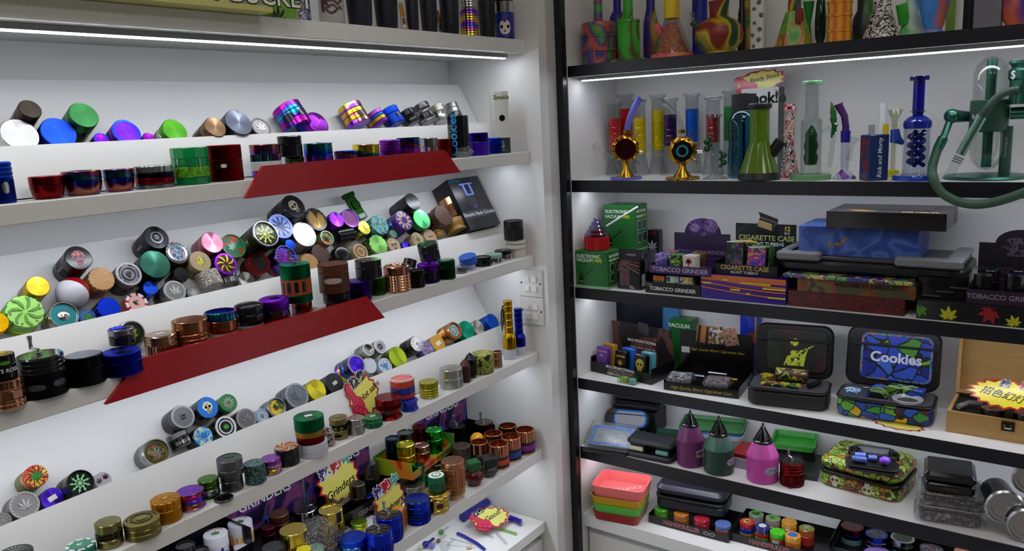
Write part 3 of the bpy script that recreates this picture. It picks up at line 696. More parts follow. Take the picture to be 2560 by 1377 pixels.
L('small steel grinder with concave lid', 1772, 345, 115, 30, 'm777|sccc^v')
L('dark red grinder with black wedge lid', 1850, 272, 150, 45, 'm5a1014/k|p7a1418', 'disc p1a0c0e .8;ring mb02028~.2 1', up=1)
frame(600, 440, 3.413)
L('light blue ten-spoke wheel grinder', 345, 425, 205, 60, 'p10142a|p1a2450/k|p6a86e8', 'disc p90a8e8 .95;spokes p3a4a90 .85;ring p9ab0f8 1', up=1)
L('large black grinder with snarling skull picture', 440, 297, 195, 75, 'p101114|p131417/r|p0c0c0f', 'skull cd8d0c0-605058-a08850@300 .7', rot=30, up=1)
L('bright silver spun-lid grinder', 550, 497, 210, 45, 'm888/r|seee', up=1)
L('bronze mirror-lid grinder with numbered black ring', 650, 370, 195, 42, 'p1a1612|p181410', 's_ m111;disc s8a7044 .76;text mddc .86 amber_musk_light_mild_ .14'.replace('s_ m111;', ''), up=1)
L('violet scalloped spun-lid grinder', 825, 370, 130, 50, 's3a0c60/N|sa040e8/N', up=1)
L('mauve ringed-lid grinder', 950, 365, 155, 42, 'm2a1430|g7a4a78', 'ring s8050b0 1', up=1)
L('steel-rimmed grinder with orange and green leaf picture', 733, 540, 120, 40, 'm555|cc86028-5a9a3a-d8a040@30', 'rim mddd 1;leaf p1a2a14 .85', up=1)
M_ = hitp(*fp(895, 505), board_pt(.025), SH['n'])
t = thing('pineapple_grinder', lab('glossy black segmented grinder lying sideways'), 'grinder', Matrix.Translation(M_) @ Matrix.Rotation(-pi / 2, 4, 'X'), SH['group'])
ob('body', segment(.021, -.034, .02, 'd', 'f'), 'p0c0c0e', t); ob('cap', segment(.012, .0205, .033, 'r'), 'p141416', t)
L('yellow pleated metal grinder', 1052, 435, 115, 38, 'ma09030|me0d460', 'fan mc0b040 .95', up=1)
L('pale green scalloped spun-lid grinder', 1165, 548, 170, 50, 'm4a7a30/n|s9ae078/n')
L('teal leopard print grinder', 1195, 415, 165, 45, 'p1a3030|c1a2a2a-58a8a4-6ab8b4@170', up=1)
L('purple mandala lid grinder with rainbow body', 1397, 380, 165, 62, 'x3@50|x5@50/r|p4a1c80', 'flower pc8a898 .9;disc p4a1c80 .45;ring pc8a898 .45', up=1)
L('mint green mirror-lid grinder', 1517, 348, 165, 50, 'm1c4a28/r|s70e890', up=1)
L('dark charcoal grinder behind the mint one', 1545, 285, 140, 78, 'p1c1e22/k|p202226', up=1)
L('tall dark walnut tapered grinder', 1735, 335, 170, 60, 'w4a2618/F|w6a3c28-4a2a1c', up=1)
N_('tall copper crank grinder with studded band', 1770, 195, 1850, 350, 150, 'md89870~.3/d|me0a880~.3', '', cr='maaa', fr=[.62, .38])
N_('carved yellow wooden canister', 1825, 378, 1860, 478, 170, 'wb08a3c/w|wb8944a')
N_('small pale wooden grinder on its own', 1690, 458, 1712, 515, 92, 'wc8994c|wd0a458')
L('tan wooden grinder with green leaf and lettering', 1490, 505, 122, 38, 'wb09068|pc4a888~.5', 'leaf p2a7a3a .62;text p4a8a4a .72 CALI_CROWN .2 200')
L('tan wooden grinder with ring of stars', 1603, 490, 125, 38, 'wa88860|pc0a482~.5', 'dots p8a6a48 .72;word p8a6a48 .3 LOOK')
L('tiny violet and blue domed grinder', 1412, 547, 88, 25, 's2a1c80|s5a40e0')
L('tan grinder with painted animal skull', 1300, 553, 125, 38, 'wb09068|pc4a888~.5', 'skull c609a50-e0e0d0-d0a030-a04050@200 .85')
L('tiny pale green glass-lid grinder', 1313, 492, 70, 40, 'm5a8a6a|p80a890', up=1)
L('tan wooden grinder with engraved face', 1015, 612, 140, 40, 'wa88860|pbc9e78~.5', 'ring p7a5a38 .7;disc p9a7a54 .3')
L('matte black cone-shaped grinder', 868, 635, 155, 45, 'p14161a/f|p101216^d')
L('dark walnut round grinder', 690, 650, 162, 35, 'w3a2018|w5c3626-3e2418')
L('light oak round grinder', 572, 682, 155, 40, 'wa87c48|wd0a470-b08450')
L('glossy blue grinder under the silver spun one', 415, 590, 95, 45, 's1a3a90|m2a5ae0~.2', up=1)
L('gold and violet iridescent fan-lid grinder', 390, 680, 190, 50, 'x3@50|x4@40', 'disc x2@45 .92;fan mc860d0 .9;rim m6a90e0 1')
# green card-shaped pipe
P_ = hitp(*fp(990, 275), board_pt(.006), SH['n']); Mx = Matrix((SH['y'], SH['u'], SH['n'])).transposed().to_4x4()
t = thing('slide_pipe', lab('flat dark green slide pipe with round knob leaning'), 'pipe', Matrix.Translation(P_) @ Mx @ Matrix.Rotation(.18, 4, 'Z'))
ob('body', mk(*rbox(-.017, -.034, -.005, .017, .034, .005, .003)), 'm2c5a20~.4', t); ob('neck', mk(*rbox(-.020, .0345, -.006, .020, .046, .007, .002)), 'm24501a~.4', t)
ob('knob', mk(*lathe([(0, .0052), (.014, .0052), (.014, .010), (.011, .010), (.009, .008), (0, .008)], 24)), 'm2c5a20~.35', t, Matrix.Translation((0, .008, 0)))
ob('price_sticker', mk(*boxm(-.012, -.032, .0052, .012, -.02, .0056)), 'pddd', t); 
# black carton leaning at the end
A = hitp(*fp(1965, 450), board_pt(.075), SH['n']); B = hitp(*fp(2228, 412), board_pt(.075), SH['n']); C2 = hitp(*fp(1800, 30), board_pt(.075), SH['n'])
A = A - SH['u'] * ((A - board_pt()).dot(SH['u']) + .170); B = B - SH['u'] * ((B - board_pt()).dot(SH['u']) + .170)
X = (B - A).normalized(); Z = (C2 - A); Hh = Z.length; Z.normalize(); Yd = Z.cross(X).normalized(); Z = X.cross(Yd)
t = thing('grinder_carton', lab('black carton with Electric Herb Grinder lettering leaning back'), 'box', Matrix.Translation(A) @ Matrix((X, Yd, Z)).transposed().to_4x4())
Wd = (B - A).length; ob('carton', mk(*rbox(0, 0, 0, Wd, .07, Hh, .001, 2, .0006)), 'p0c0e18~.3', t)
plate(t, 'q3a3c44', 0, Hh * .20, Wd, Hh * .34); txt(t, 'Electric Herb Grinder', Wd * .115, 'pe8e8ee', Wd * .5, -.0007, Hh * .27)
ob('print', mk(*join([boxm(Wd * .36, -.0006, Hh * .66, Wd * .42, 0, Hh * .86), boxm(Wd * .56, -.0006, Hh * .66, Wd * .62, 0, Hh * .86), boxm(Wd * .28, -.0006, Hh * .86, Wd * .7, 0, Hh * .885), boxm(Wd * .36, -.0006, Hh * .64, Wd * .62, 0, Hh * .67)]), smooth=False), 'p7a90e8', t)
ob('print', mk(*boxm(Wd * .3, -.0006, Hh * .44, Wd * .6, 0, Hh * .6), smooth=False), 'p1a1c2a', t); ob('print', mk(*boxm(Wd * .42, -.0006, Hh * .38, Wd * .54, 0, Hh * .46), smooth=False), 'p5a2a80', t)
txt(t, 'LTQ Vapor', Wd * .08, 'p1a8a8a', Wd * .2, -.0007, Hh * .95)
settle()
# ---- standing row
shelf(-.402, 0, 'on the lower red-panel shelf', 'grinders standing behind the lower red panel', True, sl=.004)
frame(0, 560, 2.868)
T('copper faceted grinder', -60, 210, 1068, 1340, 'mc08868~.2/d|mc89070~.2/z|mc08868~.2/d')
T('black grinder printed with leaves and white lettering', -50, 137, 905, 1115, 'p0c0e0e|p101210', 'leaf p4a9a20 .7', 'text pddd -82 .36 0 .22 LETS_ROLL;oval p4a8a20 -80 .68 50 .16', on='copper faceted grinder')
T('large smoky black crank grinder', 163, 512, 890, 1255, 's24262a|p1c1e22~.15/r', '', 'oval p4a4a50 -110 .3 50 .15;oval p4a4a50 -48 .33 40 .16', cr=1)
T('wide charcoal grinder with grey lid', 487, 772, 900, 1168, 's24262c|m202228/k', 'disc p6a6e7a .9')
T('wide royal blue grinder under the purple-topped one', 748, 1030, 872, 1100, 's1420a0|s1828b0/r')
T('black grinder with grey rim and purple mesh top', 785, 975, 725, 905, 'p0c0c14|m999', 'holes p3a2a80 .9;disc p2a2050 .5', on='wide royal blue grinder under the purple-topped one', dep=-1.42)
P_ = hit(*fp(922, 792), 0, -1.466)
t = thing('round_tin', lab('round clear-lidded tin with green leaf picture, propped against the riser'), 'tin', Matrix.Translation(P_) @ Matrix((YB, UB, NB)).transposed().to_4x4() @ Matrix.Rotation(.35, 4, 'X'), None)
LABELS.pop(t['label'], 0); t['label'] = 'round clear-lidded leaf tin propped behind the purple mesh-topped grinder'
turned(t, .026, .008, 'm888', 'disc p2a3a24 .85;fat pb0c828 .8;rim mccc 1')
T('ribbed champagne metal grinder', 1053, 1292, 757, 985, 'mb09078~.25/K|mc0a084~.2/r', 'sticker peee .5', dep=-1.408)
T('rose gold grinder with scale engraving', 1255, 1518, 652, 925, 'mb87850~.25/r|mc88860~.25', 'scales mb07048 .95', dep=-1.408)
T('clear stand base under the notched rainbow grinder', 1500, 1712, 742, 860, 'pddd~.05', dep=-1.41, name='clear_stand', cat='stand')
T('notched rainbow grinder with open top', 1475, 1712, 597, 745, 'mb07050~.2|x1@50/N^o', on='clear stand base under the notched rainbow grinder')
T('clear black-footed jar', 1700, 1905, 690, 800, 'p141416|p888~.05', dep=-1.41, name='jar', cat='jar')
T('glossy black domed grinder', 1690, 1905, 555, 690, 'p0e0f12/b|p121418^d', on='clear black-footed jar')
frame(600, 440, 3.413)
T('violet chrome-lidded grinder with bronze body', 195, 455, 1015, 1290, 'x5@30/b|s7a20c0^d', '', 'oval p301810 -80 .5 50 .3', dep=-1.41)
T('rainbow-bodied base grinder under the green crank one', 430, 608, 1035, 1190, 'x5@30|x3@20', dep=-1.425)
T('tall green crank grinder with orange rubber band', 345, 605, 725, 1040, 's0a6a40|p9a4824/k|s0c7a4a', '', 'rect p101012 -60 .42 14 .26;rect p101012 -90 .42 14 .26;rect p101012 -120 .42 14 .26;rect p101012 -150 .42 10 .26', cr='maaa', fr=[.2, .42, .38], on='rainbow-bodied base grinder under the green crank one')
T('low clear round lens tin', 612, 752, 1082, 1150, 'pccc~.05|peee~.05', name='round_tin', cat='tin', dep=-1.42)
T('wide black grinder under the walnut windowed one', 705, 942, 960, 1130, 'p101218|p14161c/r', dep=-1.412)
T('walnut hourglass grinder with window', 668, 930, 722, 985, 'w5a2c14/h*.98|w6a341a-4a2412', '', 'oval pb8b0a8 -95 .45 70 .2', on='wide black grinder under the walnut windowed one', fr=[.72, .28])
T('purple grinder beneath the black leaf-topped one', 918, 1130, 865, 1085, 's3a1470|s481a88/r', dep=-1.418)
T('olive green grinder under the black leaf-topped one', 1122, 1262, 848, 1055, 's2a5414|s34641c/N', dep=-1.42)
T('smoky black grinder with silver leaf top', 990, 1215, 692, 870, 'p1c1a20|p201e24', 'leaf mccc .9', on='purple grinder beneath the black leaf-topped one', dep=-1.42)
T('rose gold studded grinder', 1226, 1455, 742, 1000, 'mc08a70~.2/d|mc89078~.2/r^r', fr=[.68, .32])
T('small gunmetal grinder with open teeth', 1447, 1582, 785, 958, 'm3a3634|m2c2a2a/r^r', 'holes mb0a080 .8')
def tilt(desc, x, y, wd, h, spec, ax, ang, dep=-1.42, cat='grinder', name='herb_grinder', a='', lift=.02):
    P = hit(*fp(x, y), 0, dep); R = wd / F[2] / 2 * (P.xy.length * .93) / FPX
    r = thing(name, lab(desc), cat, Matrix.Translation(P) @ Matrix.Rotation(radians(ang), 4, ax) @ Matrix.Translation((0, 0, -h / 2000)), SH['group'] or None)
    return turned(r, R, h / 1000, spec, a)
T('purple chrome-topped black grinder', 1520, 1708, 730, 920, 's3a1470|p14101c|s7a28c8^r', fr=[.15, .5, .35])
T('emerald green dome-topped grinder', 1690, 1843, 700, 885, 's0a4a2c|s0c5a34/r', 'disc p6a9a80 .6')
tilt('large matte black grinder tilted on its neighbours', 1612, 645, 190, 48, 'p181a1e|p1c1e22/r', 'X', 12, dep=-1.43)
tilt('small black cap tilted behind the gunmetal one', 1448, 745, 120, 22, 'p16181a/K', 'X', -25, dep=-1.44)
tt = T('stacked silver rings', 1843, 1938, 755, 838, 'maaa/r|m999/r|mbbb', name='ring_stack', cat='grinder', dep=-1.40)
T('pale jar under the tilted blue silicone jar', 1880, 2010, 755, 790, 'pbbc', name='small_jar', cat='jar')
tilt('bright blue silicone jar tilted', 1945, 712, 165, 24, 'q2458c0|q2a64d0/r', 'X', 14, name='silicone_jar', cat='jar', dep=-1.41)
T('low black round grinder', 2003, 2150, 672, 775, 'p0c0d10|p14161a^r', 'disc p222 .8')
T('chrome grinder with pale teal lid', 2092, 2240, 650, 750, 'mccc~.1|p8ab4a8')
T('chrome grinder with black rim and lens', 2182, 2330, 617, 722, 'mccc~.1|p141416^r', 'lens m5a6a78~.1 .8')
T('lower cream marble jar', 2290, 2438, 600, 697, 'pdcd6cc/r|pe0dad0', name='marble_jar', cat='jar')
T('upper cream marble jar with gold line', 2262, 2432, 528, 603, 'pdcd6cc|mc8b080*1.01|pe0dad0', on='lower cream marble jar', name='marble_jar', cat='jar', fr=[.48, .07, .45])
T('matte black jar', 2245, 2410, 368, 535, 'q0e1014/K|q101216^r', 'word p999 .2 musk', on='upper cream marble jar with gold line', name='storage_jar', cat='jar')
settle()
# ---------------------------------------------------------------- left, third stepped shelf
shelf(-.708, 0, 'on the lowest ledge', 'grinders lying on the lowest slanted ledge', led=-.185, sl=.0104)
frame(0, 940, 3.151)
L('cut-off speckled silver grinder', 15, 1065, 130, 40, 'm777|m999~.5', 'holes m444 .8')
L('silver leaf grinder with dotted rim, foremost', 162, 980, 215, 45, 'm555|m9a9a9c~.5', 'ring mbbb~.5 1;dots m444 .86;leaf mccc~.5 .72')
L('violet mirror grinder with white sticker', 395, 915, 165, 35, 's281470|s5a30d8', 'ring s6040f0 1;sticker peee .8')
L('green yellow red sunburst grinder', 285, 785, 175, 55, 'w8a8a50|cd8b040-c84028-e0d060@50', 'spirals p1c1a14 .95;fat p2a8a3a .7', up=1)
L('black grinder with pale green lightning lid', 600, 780, 202, 58, 'p141416/r|p1a1a1c', 'disc p14201a .86;bolts p98d8a0~.4 .84;rim p1c1a20 1')
L('small white grinder with dark maroon leaves', 790, 767, 130, 30, 'p555|pb8b4b8', 'leaves p3a1420 1')
L('steel grinder with red green silver-leaf lid', 1205, 550, 210, 42, 'm777/k|ma8a8aa', 'disc c1a2a14-3a5a2a-a03040-6a8a3a@90 .76;leaf mddd .6;ring m8a8a3a .78;rim mccc .98')
L('grey engraved grinder with heart', 1440, 320, 185, 48, 'm4a4a4c|m6e6e70~.5', 'ring m999~.5 .98;word m3a3a3c .3 I_am|ster', up=1)
L('black grinder with blue skull lid', 1635, 248, 170, 50, 'p101216|p141820', 'disc p2a70c8 .96;skull cd8e0d0-a0a060-e8f0e0@200 .75', up=1)
L('green grinder with embossed star leaf', 1800, 210, 140, 48, 'p14181a|p3a7a4a', 'flower m9aa090~.4 .7', up=1)
L('black grinder with blue and cream brushed picture', 1585, 440, 165, 40, 'p141618|p1a1a1e', 'disc c2a78c0-4aa0d8-d8d8a0-3a80c8@70 .92;leaf p2468b0 .7')
L('black and white ringed grinder with green leaf', 1762, 368, 168, 40, 'p1a1a1c|m555', 'disc p222 .95;text peee .82 *_HOLLAND_*_AMSTERDAM_ .2;ring pddd .66;ring pddd 1;fat p4a9a4a .42')
L('grey pewter grinder with slanted leaf', 1925, 303, 162, 45, 'm555|m7c7c7e~.5', 'ring m999~.5 1;leaf m9a9a9c~.4 .8', 30)
L('small pale grinder with faded leaf print', 2050, 275, 116, 40, 'm888|pa8b8c4~.4', 'ring p8a9aa8 .85;leaf p6a7a8a .5')
L('steel-rimmed grinder with yellow green leaf picture', 2160, 222, 150, 42, 'm666|m888', 'disc c2a5a1a-d8b830-c8a028@40 .76;leaf p141c10 .6;rim mccc 1')
L('big pewter grinder with deep-cut leaf', 2320, 112, 195, 52, 'm4c4c50|m7a8088~.5', 'ring ma0a8b0~.5 1;dots m444 .86;leaf m8a9098~.4 .68')
N_('leaning pewter grinder with leaf medallions', 1385, 452, 1440, 562, 160, 'm666~.4|p18181a|m8a8a8c~.4', '', 'rect p151517 -90 .3 170 .4;oval maaa -60 .3 30 .26;oval maaa -95 .3 30 .26;oval maaa -130 .3 30 .26')
frame(700, 720, 3.443)
L('plain lemon yellow spun-lid grinder', 305, 828, 180, 45, 'm4a4810/r|se0d038')
L('black rubber grinder with price sticker', 445, 778, 172, 50, 'q101114/r|q16171a', 'sticker pccb .55')
L('rainbow grinder with violet mirror lid', 655, 660, 172, 60, 'x2@40/r|x3@50|p20104a', 'disc s7028e8~.2 .9;fan m3a50e0 .6;ring maab 1')
L('plain pale grey flat-lid grinder', 780, 648, 138, 30, 'mccc|pd0d4dc')
L('open silver grinder with bright hoop', 765, 545, 110, 40, 'm8a8a84|mb8b8b0^o', 'ring mddd 1', up=1)
L('silver nugget-lid grinder', 862, 503, 118, 40, 'm999|mbbb', 'ring mddd 1;flower m555 .5', 20, up=1)
L('clear lens grinder with blue leaf', 885, 628, 130, 36, 'm888|p9ab0c0', 'disc c8ab0d0-c8d8e0-6a90b8@80 .85;leaf p3a68a0 .8;ring mddd 1')
L('olive green spun-lid grinder', 988, 562, 176, 42, 's4a5a14|sa8c030')
L('dark chrome grinder with silver fan lid', 1178, 480, 137, 52, 'm2a2622/r|m4a4238', 'disc m8a8a88~.2 .97;fan mddd~.15 .95;disc m999 .2')
L('grinder with violet and pink picture lens', 1268, 485, 132, 30, 'p302050|m6a6a90', 'disc c403070-a090b8-6a3a70-c8c0d8@160 .85;ring m8a90c0 1')
L('amber grinder with white paper sticker', 1330, 448, 142, 32, 'p8a5a1a|pd09a40', 'sticker peec .8')
L('copper grinder with skull picture lens', 1512, 365, 145, 52, 'mb8804a~.25/r|mc89060~.25/r|ma87038', 'disc c1a3a4a-6aa0a8-c8d0d0-903050@180 .68;rim me0b080 1', up=1)
L('turquoise mirror-lid grinder', 1590, 322, 158, 50, 's0c5a44|s1ca884^v')
L('silver mirror-lid grinder beside the turquoise one', 1678, 298, 130, 46, 'm8a8a80|sd0ccc0^v')
L('cobalt blue domed grinder at the far end', 1815, 255, 132, 50, 's1440a0|s1c58c8^v')
settle()
# ---- standing row
shelf(-.708, 0, 'on the Hot sales card shelf', 'grinders standing on the Hot sales card shelf', True, sl=.0104)
frame(0, 940, 3.151)
T('wide black silver-printed grinder at the bottom edge', -20, 285, 1325, 1500, 'p14101e|p1a1426', 'disc p222 .9;oval mccc~.3 .5;fan mccc .7')
T('dark violet grinder top, cut off at the bottom', 425, 560, 1368, 1470, 'p241040|p3a1a60')
T('green poker chip grinder', 555, 792, 1268, 1440, 'p1a6a4c/k|p1c7a58/k', 'chip pdde 1;disc p2a8a66 .72;cards pe8e8e8 .5')
T('olive grinder with crosshatched belt', 757, 970, 1100, 1372, 'm8a8450|m3a3826/d|m8c8654')
T('wide low bronze engraved grinder', 958, 1253, 1065, 1312, 'm8a8248~.4|m7e7642|m8c844c~.5', 'text m2e2a14 .78 AMSTERDAM_ROTTERDAM_ .16;ring m4a4624 .62;disc m9a9258~.4 .3')
T('orange grinder with flower-cut lid', 1205, 1446, 912, 1172, 'mb87a20~.4|mc88a28~.4/n', 'flower md89a30 1;disc me8d0a0~.3 .18')
T('violet-topped rainbow banded grinder', 1420, 1645, 845, 1092, 'x2@30|x3@30|x4@30|x1@20|x3@20^v', 'disc s7a30d0~.15 .9', dep=-1.408, fr=[.12, .25, .25, .28, .1])
T('green and steel banded grinder', 1585, 1752, 780, 985, 'm2a4a1c|maaa|m3c6a28|m4a7a30')
T('tiny sieve grinder with open teeth', 1670, 1826, 920, 1030, 'p2c2c30|m8a8a8c^r', 'disc p1c1c1e .86;holes maaa .8', dep=-1.385)
T('tall two-tier pewter grinder', 1735, 1940, 598, 925, 'm5e6062~.35*.86|m606264~.35*.86|m6a6c6e~.35|m76787a~.4', 'ring m888 .9;word m444 .24 herb_co', fr=[.32, .16, .2, .32])
T('dark teal grinder covered in skulls', 1935, 2106, 645, 862, 'c0c1c1c-12282a-58888a-1a3a3c@220|c0c1c1c-12282a-68989a-1a3a3c@220')
T('small pink-violet chrome grinder', 2068, 2233, 607, 783, 'x2@40|mc890c0~.2/N|m9a50b8')
T('black grinder with candy swirl lid', 2182, 2376, 515, 718, 'p101118|p14151c', 'disc vc83a30-e8c890-3a3a60-e8a040-2a7a3a-a02848 .98')
frame(600, 980, 3.2)
T('white two-part grinder', 468, 706, 342, 536, 'pc8cad6|pd4d6e0')
T('large green gold red banded grinder with sticker', 438, 680, 148, 385, 's7a0c14*.94|sb09040*.97|s0c6a40', 'sticker peee .5', on='white two-part grinder', fr=[.26, .24, .5])
T('silver cone printed with maroon figures', 680, 764, 262, 438, 'c2a1418-c8c0c0-6a2028@200/F|cd0c8c8-4a1a20-e0e0e0@200/t')
T('antique bronze grinder with leaf medallion belt', 728, 876, 170, 385, 'm8a8050~.35|m28261c/K|m8c8252~.4', 'leaf ma09868 .8', 'oval m1a1810 -100 .2 50 .12;oval m9a9060 -75 .55 26 .16;oval m9a9060 -110 .55 26 .16', fr=[.42, .28, .3])
T('small plain silver can grinder', 868, 1004, 177, 348, 'mb0b0b2~.3|mc0c0c2~.3')
T('low green grinder with etched leaves and sticker', 996, 1146, 164, 295, 'm3a8a60~.4/K|m4a9a70~.4/K', 'sticker pe0d8b0 .55')
T('maroon hourglass grinder with star window', 1092, 1304, 0, 232, 'm7a1418/h|m821a1c/r|m8a2022', '', 'oval p2a2a2c -95 .42 44 .2;oval p2a2a2c -20 .5 30 .2', fr=[.5, .2, .3])
frame(700, 720, 3.443)
T('blue waisted grinder foot', 1040, 1198, 930, 1068, 'p1a30b0/h')
T('clear orange and navy jar grinder', 958, 1170, 750, 985, 'pb02c30~.1|c1a2468-203090@60|pc84030~.1', 'disc pd06868 .8;rim pe8c8c8~.05 1', fr=[.25, .4, .35], dep=-1.42, z=zat(1.4) + .028)
T('yellow-green metal grinder', 1205, 1368, 772, 955, 'mb0a838~.3/r|mb8b43c~.3/K')
T('shiny plain silver jar', 1390, 1591, 652, 885, 'mc4c4c2~.3|mccccca~.25', fr=[.52, .48], dep=-1.405, name='metal_jar', cat='jar')
T('wood-grain bullet grinder', 1543, 1642, 595, 820, 'w5a2010-2a0c08@60*.95|w6a2814-3a120a@60/T')
T('gunmetal bullet grinder', 1592, 1698, 537, 782, 'm34343a~.2*.95|m3c3c42~.2/T')
T('camouflage grinder', 1655, 1845, 530, 750, 'c1c2410-98a040-4a5a20-b0b048@70|c1c2410-98a040-b8b850-3a4a1a@70', fr=[.66, .34])
T('small rose gold grinder with open lid', 1838, 1916, 532, 690, 'mb88868~.3|mc89878~.3^o')
# flashlight-shaped grinders
def torch(desc, x0, x1, yt, yb, ms, strap):
    C_, d, R, H = stand_at(x0, x1, yt, yb, None, -1.408)
    r = thing('torch_grinder', lab(desc), 'grinder', facing(C_, d)); upright(r, C_, R, H); G = lambda nm, pr, m, n=32: ob(nm, mk(*lathe(pr, n), ang=.5), m, r)
    G('clear_cup', [(0, 0), (R * .95, 0), (R * .98, H * .01), (R * .98, H * .18), (0, H * .18)], 'pc8ccd8~.1')
    G('head', [(0, H * .181), (R, H * .181), (R, H * .36), (R * .93, H * .39), (R * .7, H * .45), (0, H * .45)], ms)
    G('tube', [(0, H * .451), (R * .62, H * .451)] + sum([[(R * .62, H * z), (R * .66, H * (z + .005)), (R * .66, H * (z + .09)), (R * .6, H * (z + .1))] for z in (.46, .58, .70, .82)], []) + [(0, H * .93)], ms)
    G('tail_cap', [(0, H * .931), (R * .66, H * .931), (R * .68, H * .95), (R * .66, H * .99), (R * .6, H), (0, H)], ms)
    if strap: ob('wrist_strap', mk(*tube([(-R * .7, 0, H * .92), (-R * 1.0, -.002, H * .8), (-R * 1.05, -.002, H * .6), (-R * .98, -.002, H * .48), (-R * .8, 0, H * .6), (-R * .72, 0, H * .85)], .0022, 6)), 'q15151a', r)
torch('tall gold torch-shaped grinder with black strap', 1925, 2040, 92, 600, 'mc89c18~.22', True)
torch('blue torch-shaped grinder behind the gold one', 2012, 2120, 160, 568, 'm1a2ab0~.22', False)
settle()
# price cards
def star(rx, ry, n, k=.84, rnd=0):
    q = random.Random(n + rnd); return [((rx if i % 2 == 0 else rx * k) * cos(pi * i / n) * (1 + .06 * q.random()), (ry if i % 2 == 0 else ry * k) * sin(pi * i / n) * (1 + .06 * q.random())) for i in range(2 * n)]
THUMB = [(-.50, .25), (-.44, .34), (-.36, .32), (-.30, .18), (-.22, .02), (-.10, -.04), (-.06, -.2), (-.08, -.4), (-.2, -.5), (-.36, -.46), (-.46, -.36), (-.47, -.2), (-.40, -.1), (-.38, .0), (-.46, .12)]
def card(name_label, M, w, h, word, han, hand=False, n=13, cols=('pc02838', 'pe8e070'), wz=.16, ww=(.06, -.06), hz=(-.12, .33), hs=.24, col2=None, rot=12, group='handwritten price cards'):
    t = thing('price_card', name_label, 'price card', M, group)
    F2 = lambda nm, polys, m, z, th=.0006: ob(nm, mk(*flat(polys, th), smooth=False), m, t, Matrix.Translation((0, 0, z)))
    F2('card', [star(.52 * w, .5 * h, n), disc(.24 * w, -.1 * w, .26 * h, 20, .22 * h)], cols[0], 0, .0012)
    F2('yellow_burst', [star(.47 * w, .44 * h, n)], cols[1], .0014)
    if hand:
        S2 = lambda s, dx=0, dy=0: [((x - .28) * s * w + .28 * w * 0 - .0 + .28 * w * s * 0 + .28 * w * .0 + dx, y * s * h + dy) for x, y in THUMB]
        F2('hand_backing', [[(x * w * 1.04, y * h * 1.06) for x, y in THUMB]], 'p8a1420', .0016)
        F2('hand', [[(x * w * .99, y * h) for x, y in THUMB]], 'pd03a58', .0024)
        for i in range(3): F2('knuckle_line', [disc(.10 * w, (-.33 + .09 * i) * w, (-.26 - .06 * i) * h, 18, .09 * h)], 'p7a1424', .0032 + .0004 * 2 * i, .0003); F2('knuckle', [disc(.085 * w, (-.33 + .09 * i) * w, (-.26 - .06 * i) * h, 18, .075 * h)], 'pd03a58', .0036 + .0004 * 2 * i, .0003)
    hl = han if isinstance(han, list) else [(han, 'p111')] if han else []
    x = hz[0] - hs * .5 * (len(hl) - 1)
    for i, (ch, m) in enumerate(hl):
        xx = (hz[0] - hs * .55 * (len(hl) - 1) + hs * 1.1 * i) * w; K = Matrix.Translation((xx, hz[1] * h + i * .04 * h, .0026)) @ Matrix.Rotation(radians(rot), 4, 'Z')
        ob('printed_character', textm(ch, hs * h * 1.15, off=.075), 'peee', t, K @ Matrix.Translation((0, 0, .0001)))
        ob('printed_character', textm(ch, hs * h * 1.15, off=.03), m, t, K @ Matrix.Translation((0, 0, .0007)))
    ob('handwriting', textm(word, wz * h, off=.004, shear=.3), 'p141414', t, Matrix.Translation((ww[0] * w, ww[1] * h, .0024)) @ Matrix.Rotation(radians(rot), 4, 'Z'))
    return t
ZK = zat(1.25); UP_ = V((-.0305, 0, .084)).normalized(); NP_ = YB.cross(UP_); Pc = hitp(*fp(715, 915), V((-1.4435, 0, ZK)), NP_); Pc = Pc + UP_ * max(0, .057 - (Pc.z - ZK) / UP_.z)
card('yellow burst card with pink thumb reading Hot sales', Matrix.Translation(Pc) @ Matrix((YB, UP_, NP_)).transposed().to_4x4(), .102, .112, 'Hot sales', '热卖', hand=True, hz=(-.05, .36), hs=.22, wz=.19, ww=(.2, .02), rot=20)
# wall switches
for k, (z0, nm) in enumerate(((-.449, 'upper'), (-.5365, 'lower'))):
    t = thing('switch_plate', nm + ' white four-gang switch plate on the side panel', 'light switch', Matrix.Translation((-1.384, 1.9775, z0 + EYE - .041)), 'switch plates')
    ob('plate', mk(*rbox(-.043, -.006, -.043, .043, 0, .043, .002, 3)), 'pe8e8e4', t)
    for x in (-.012, .015):
        for z in (-.017, .013): ob('rocker', mk(*rbox(x - .009, -.0095, z - .009, x + .009, -.0061, z + .009, .001, 2)), 'pf4f4f0', t)
    for x in (-.034, .036): ob('screw', mk(*tube([(x, -.0062, 0), (x, -.0072, 0)], .0028, 10)), 'm333', t)
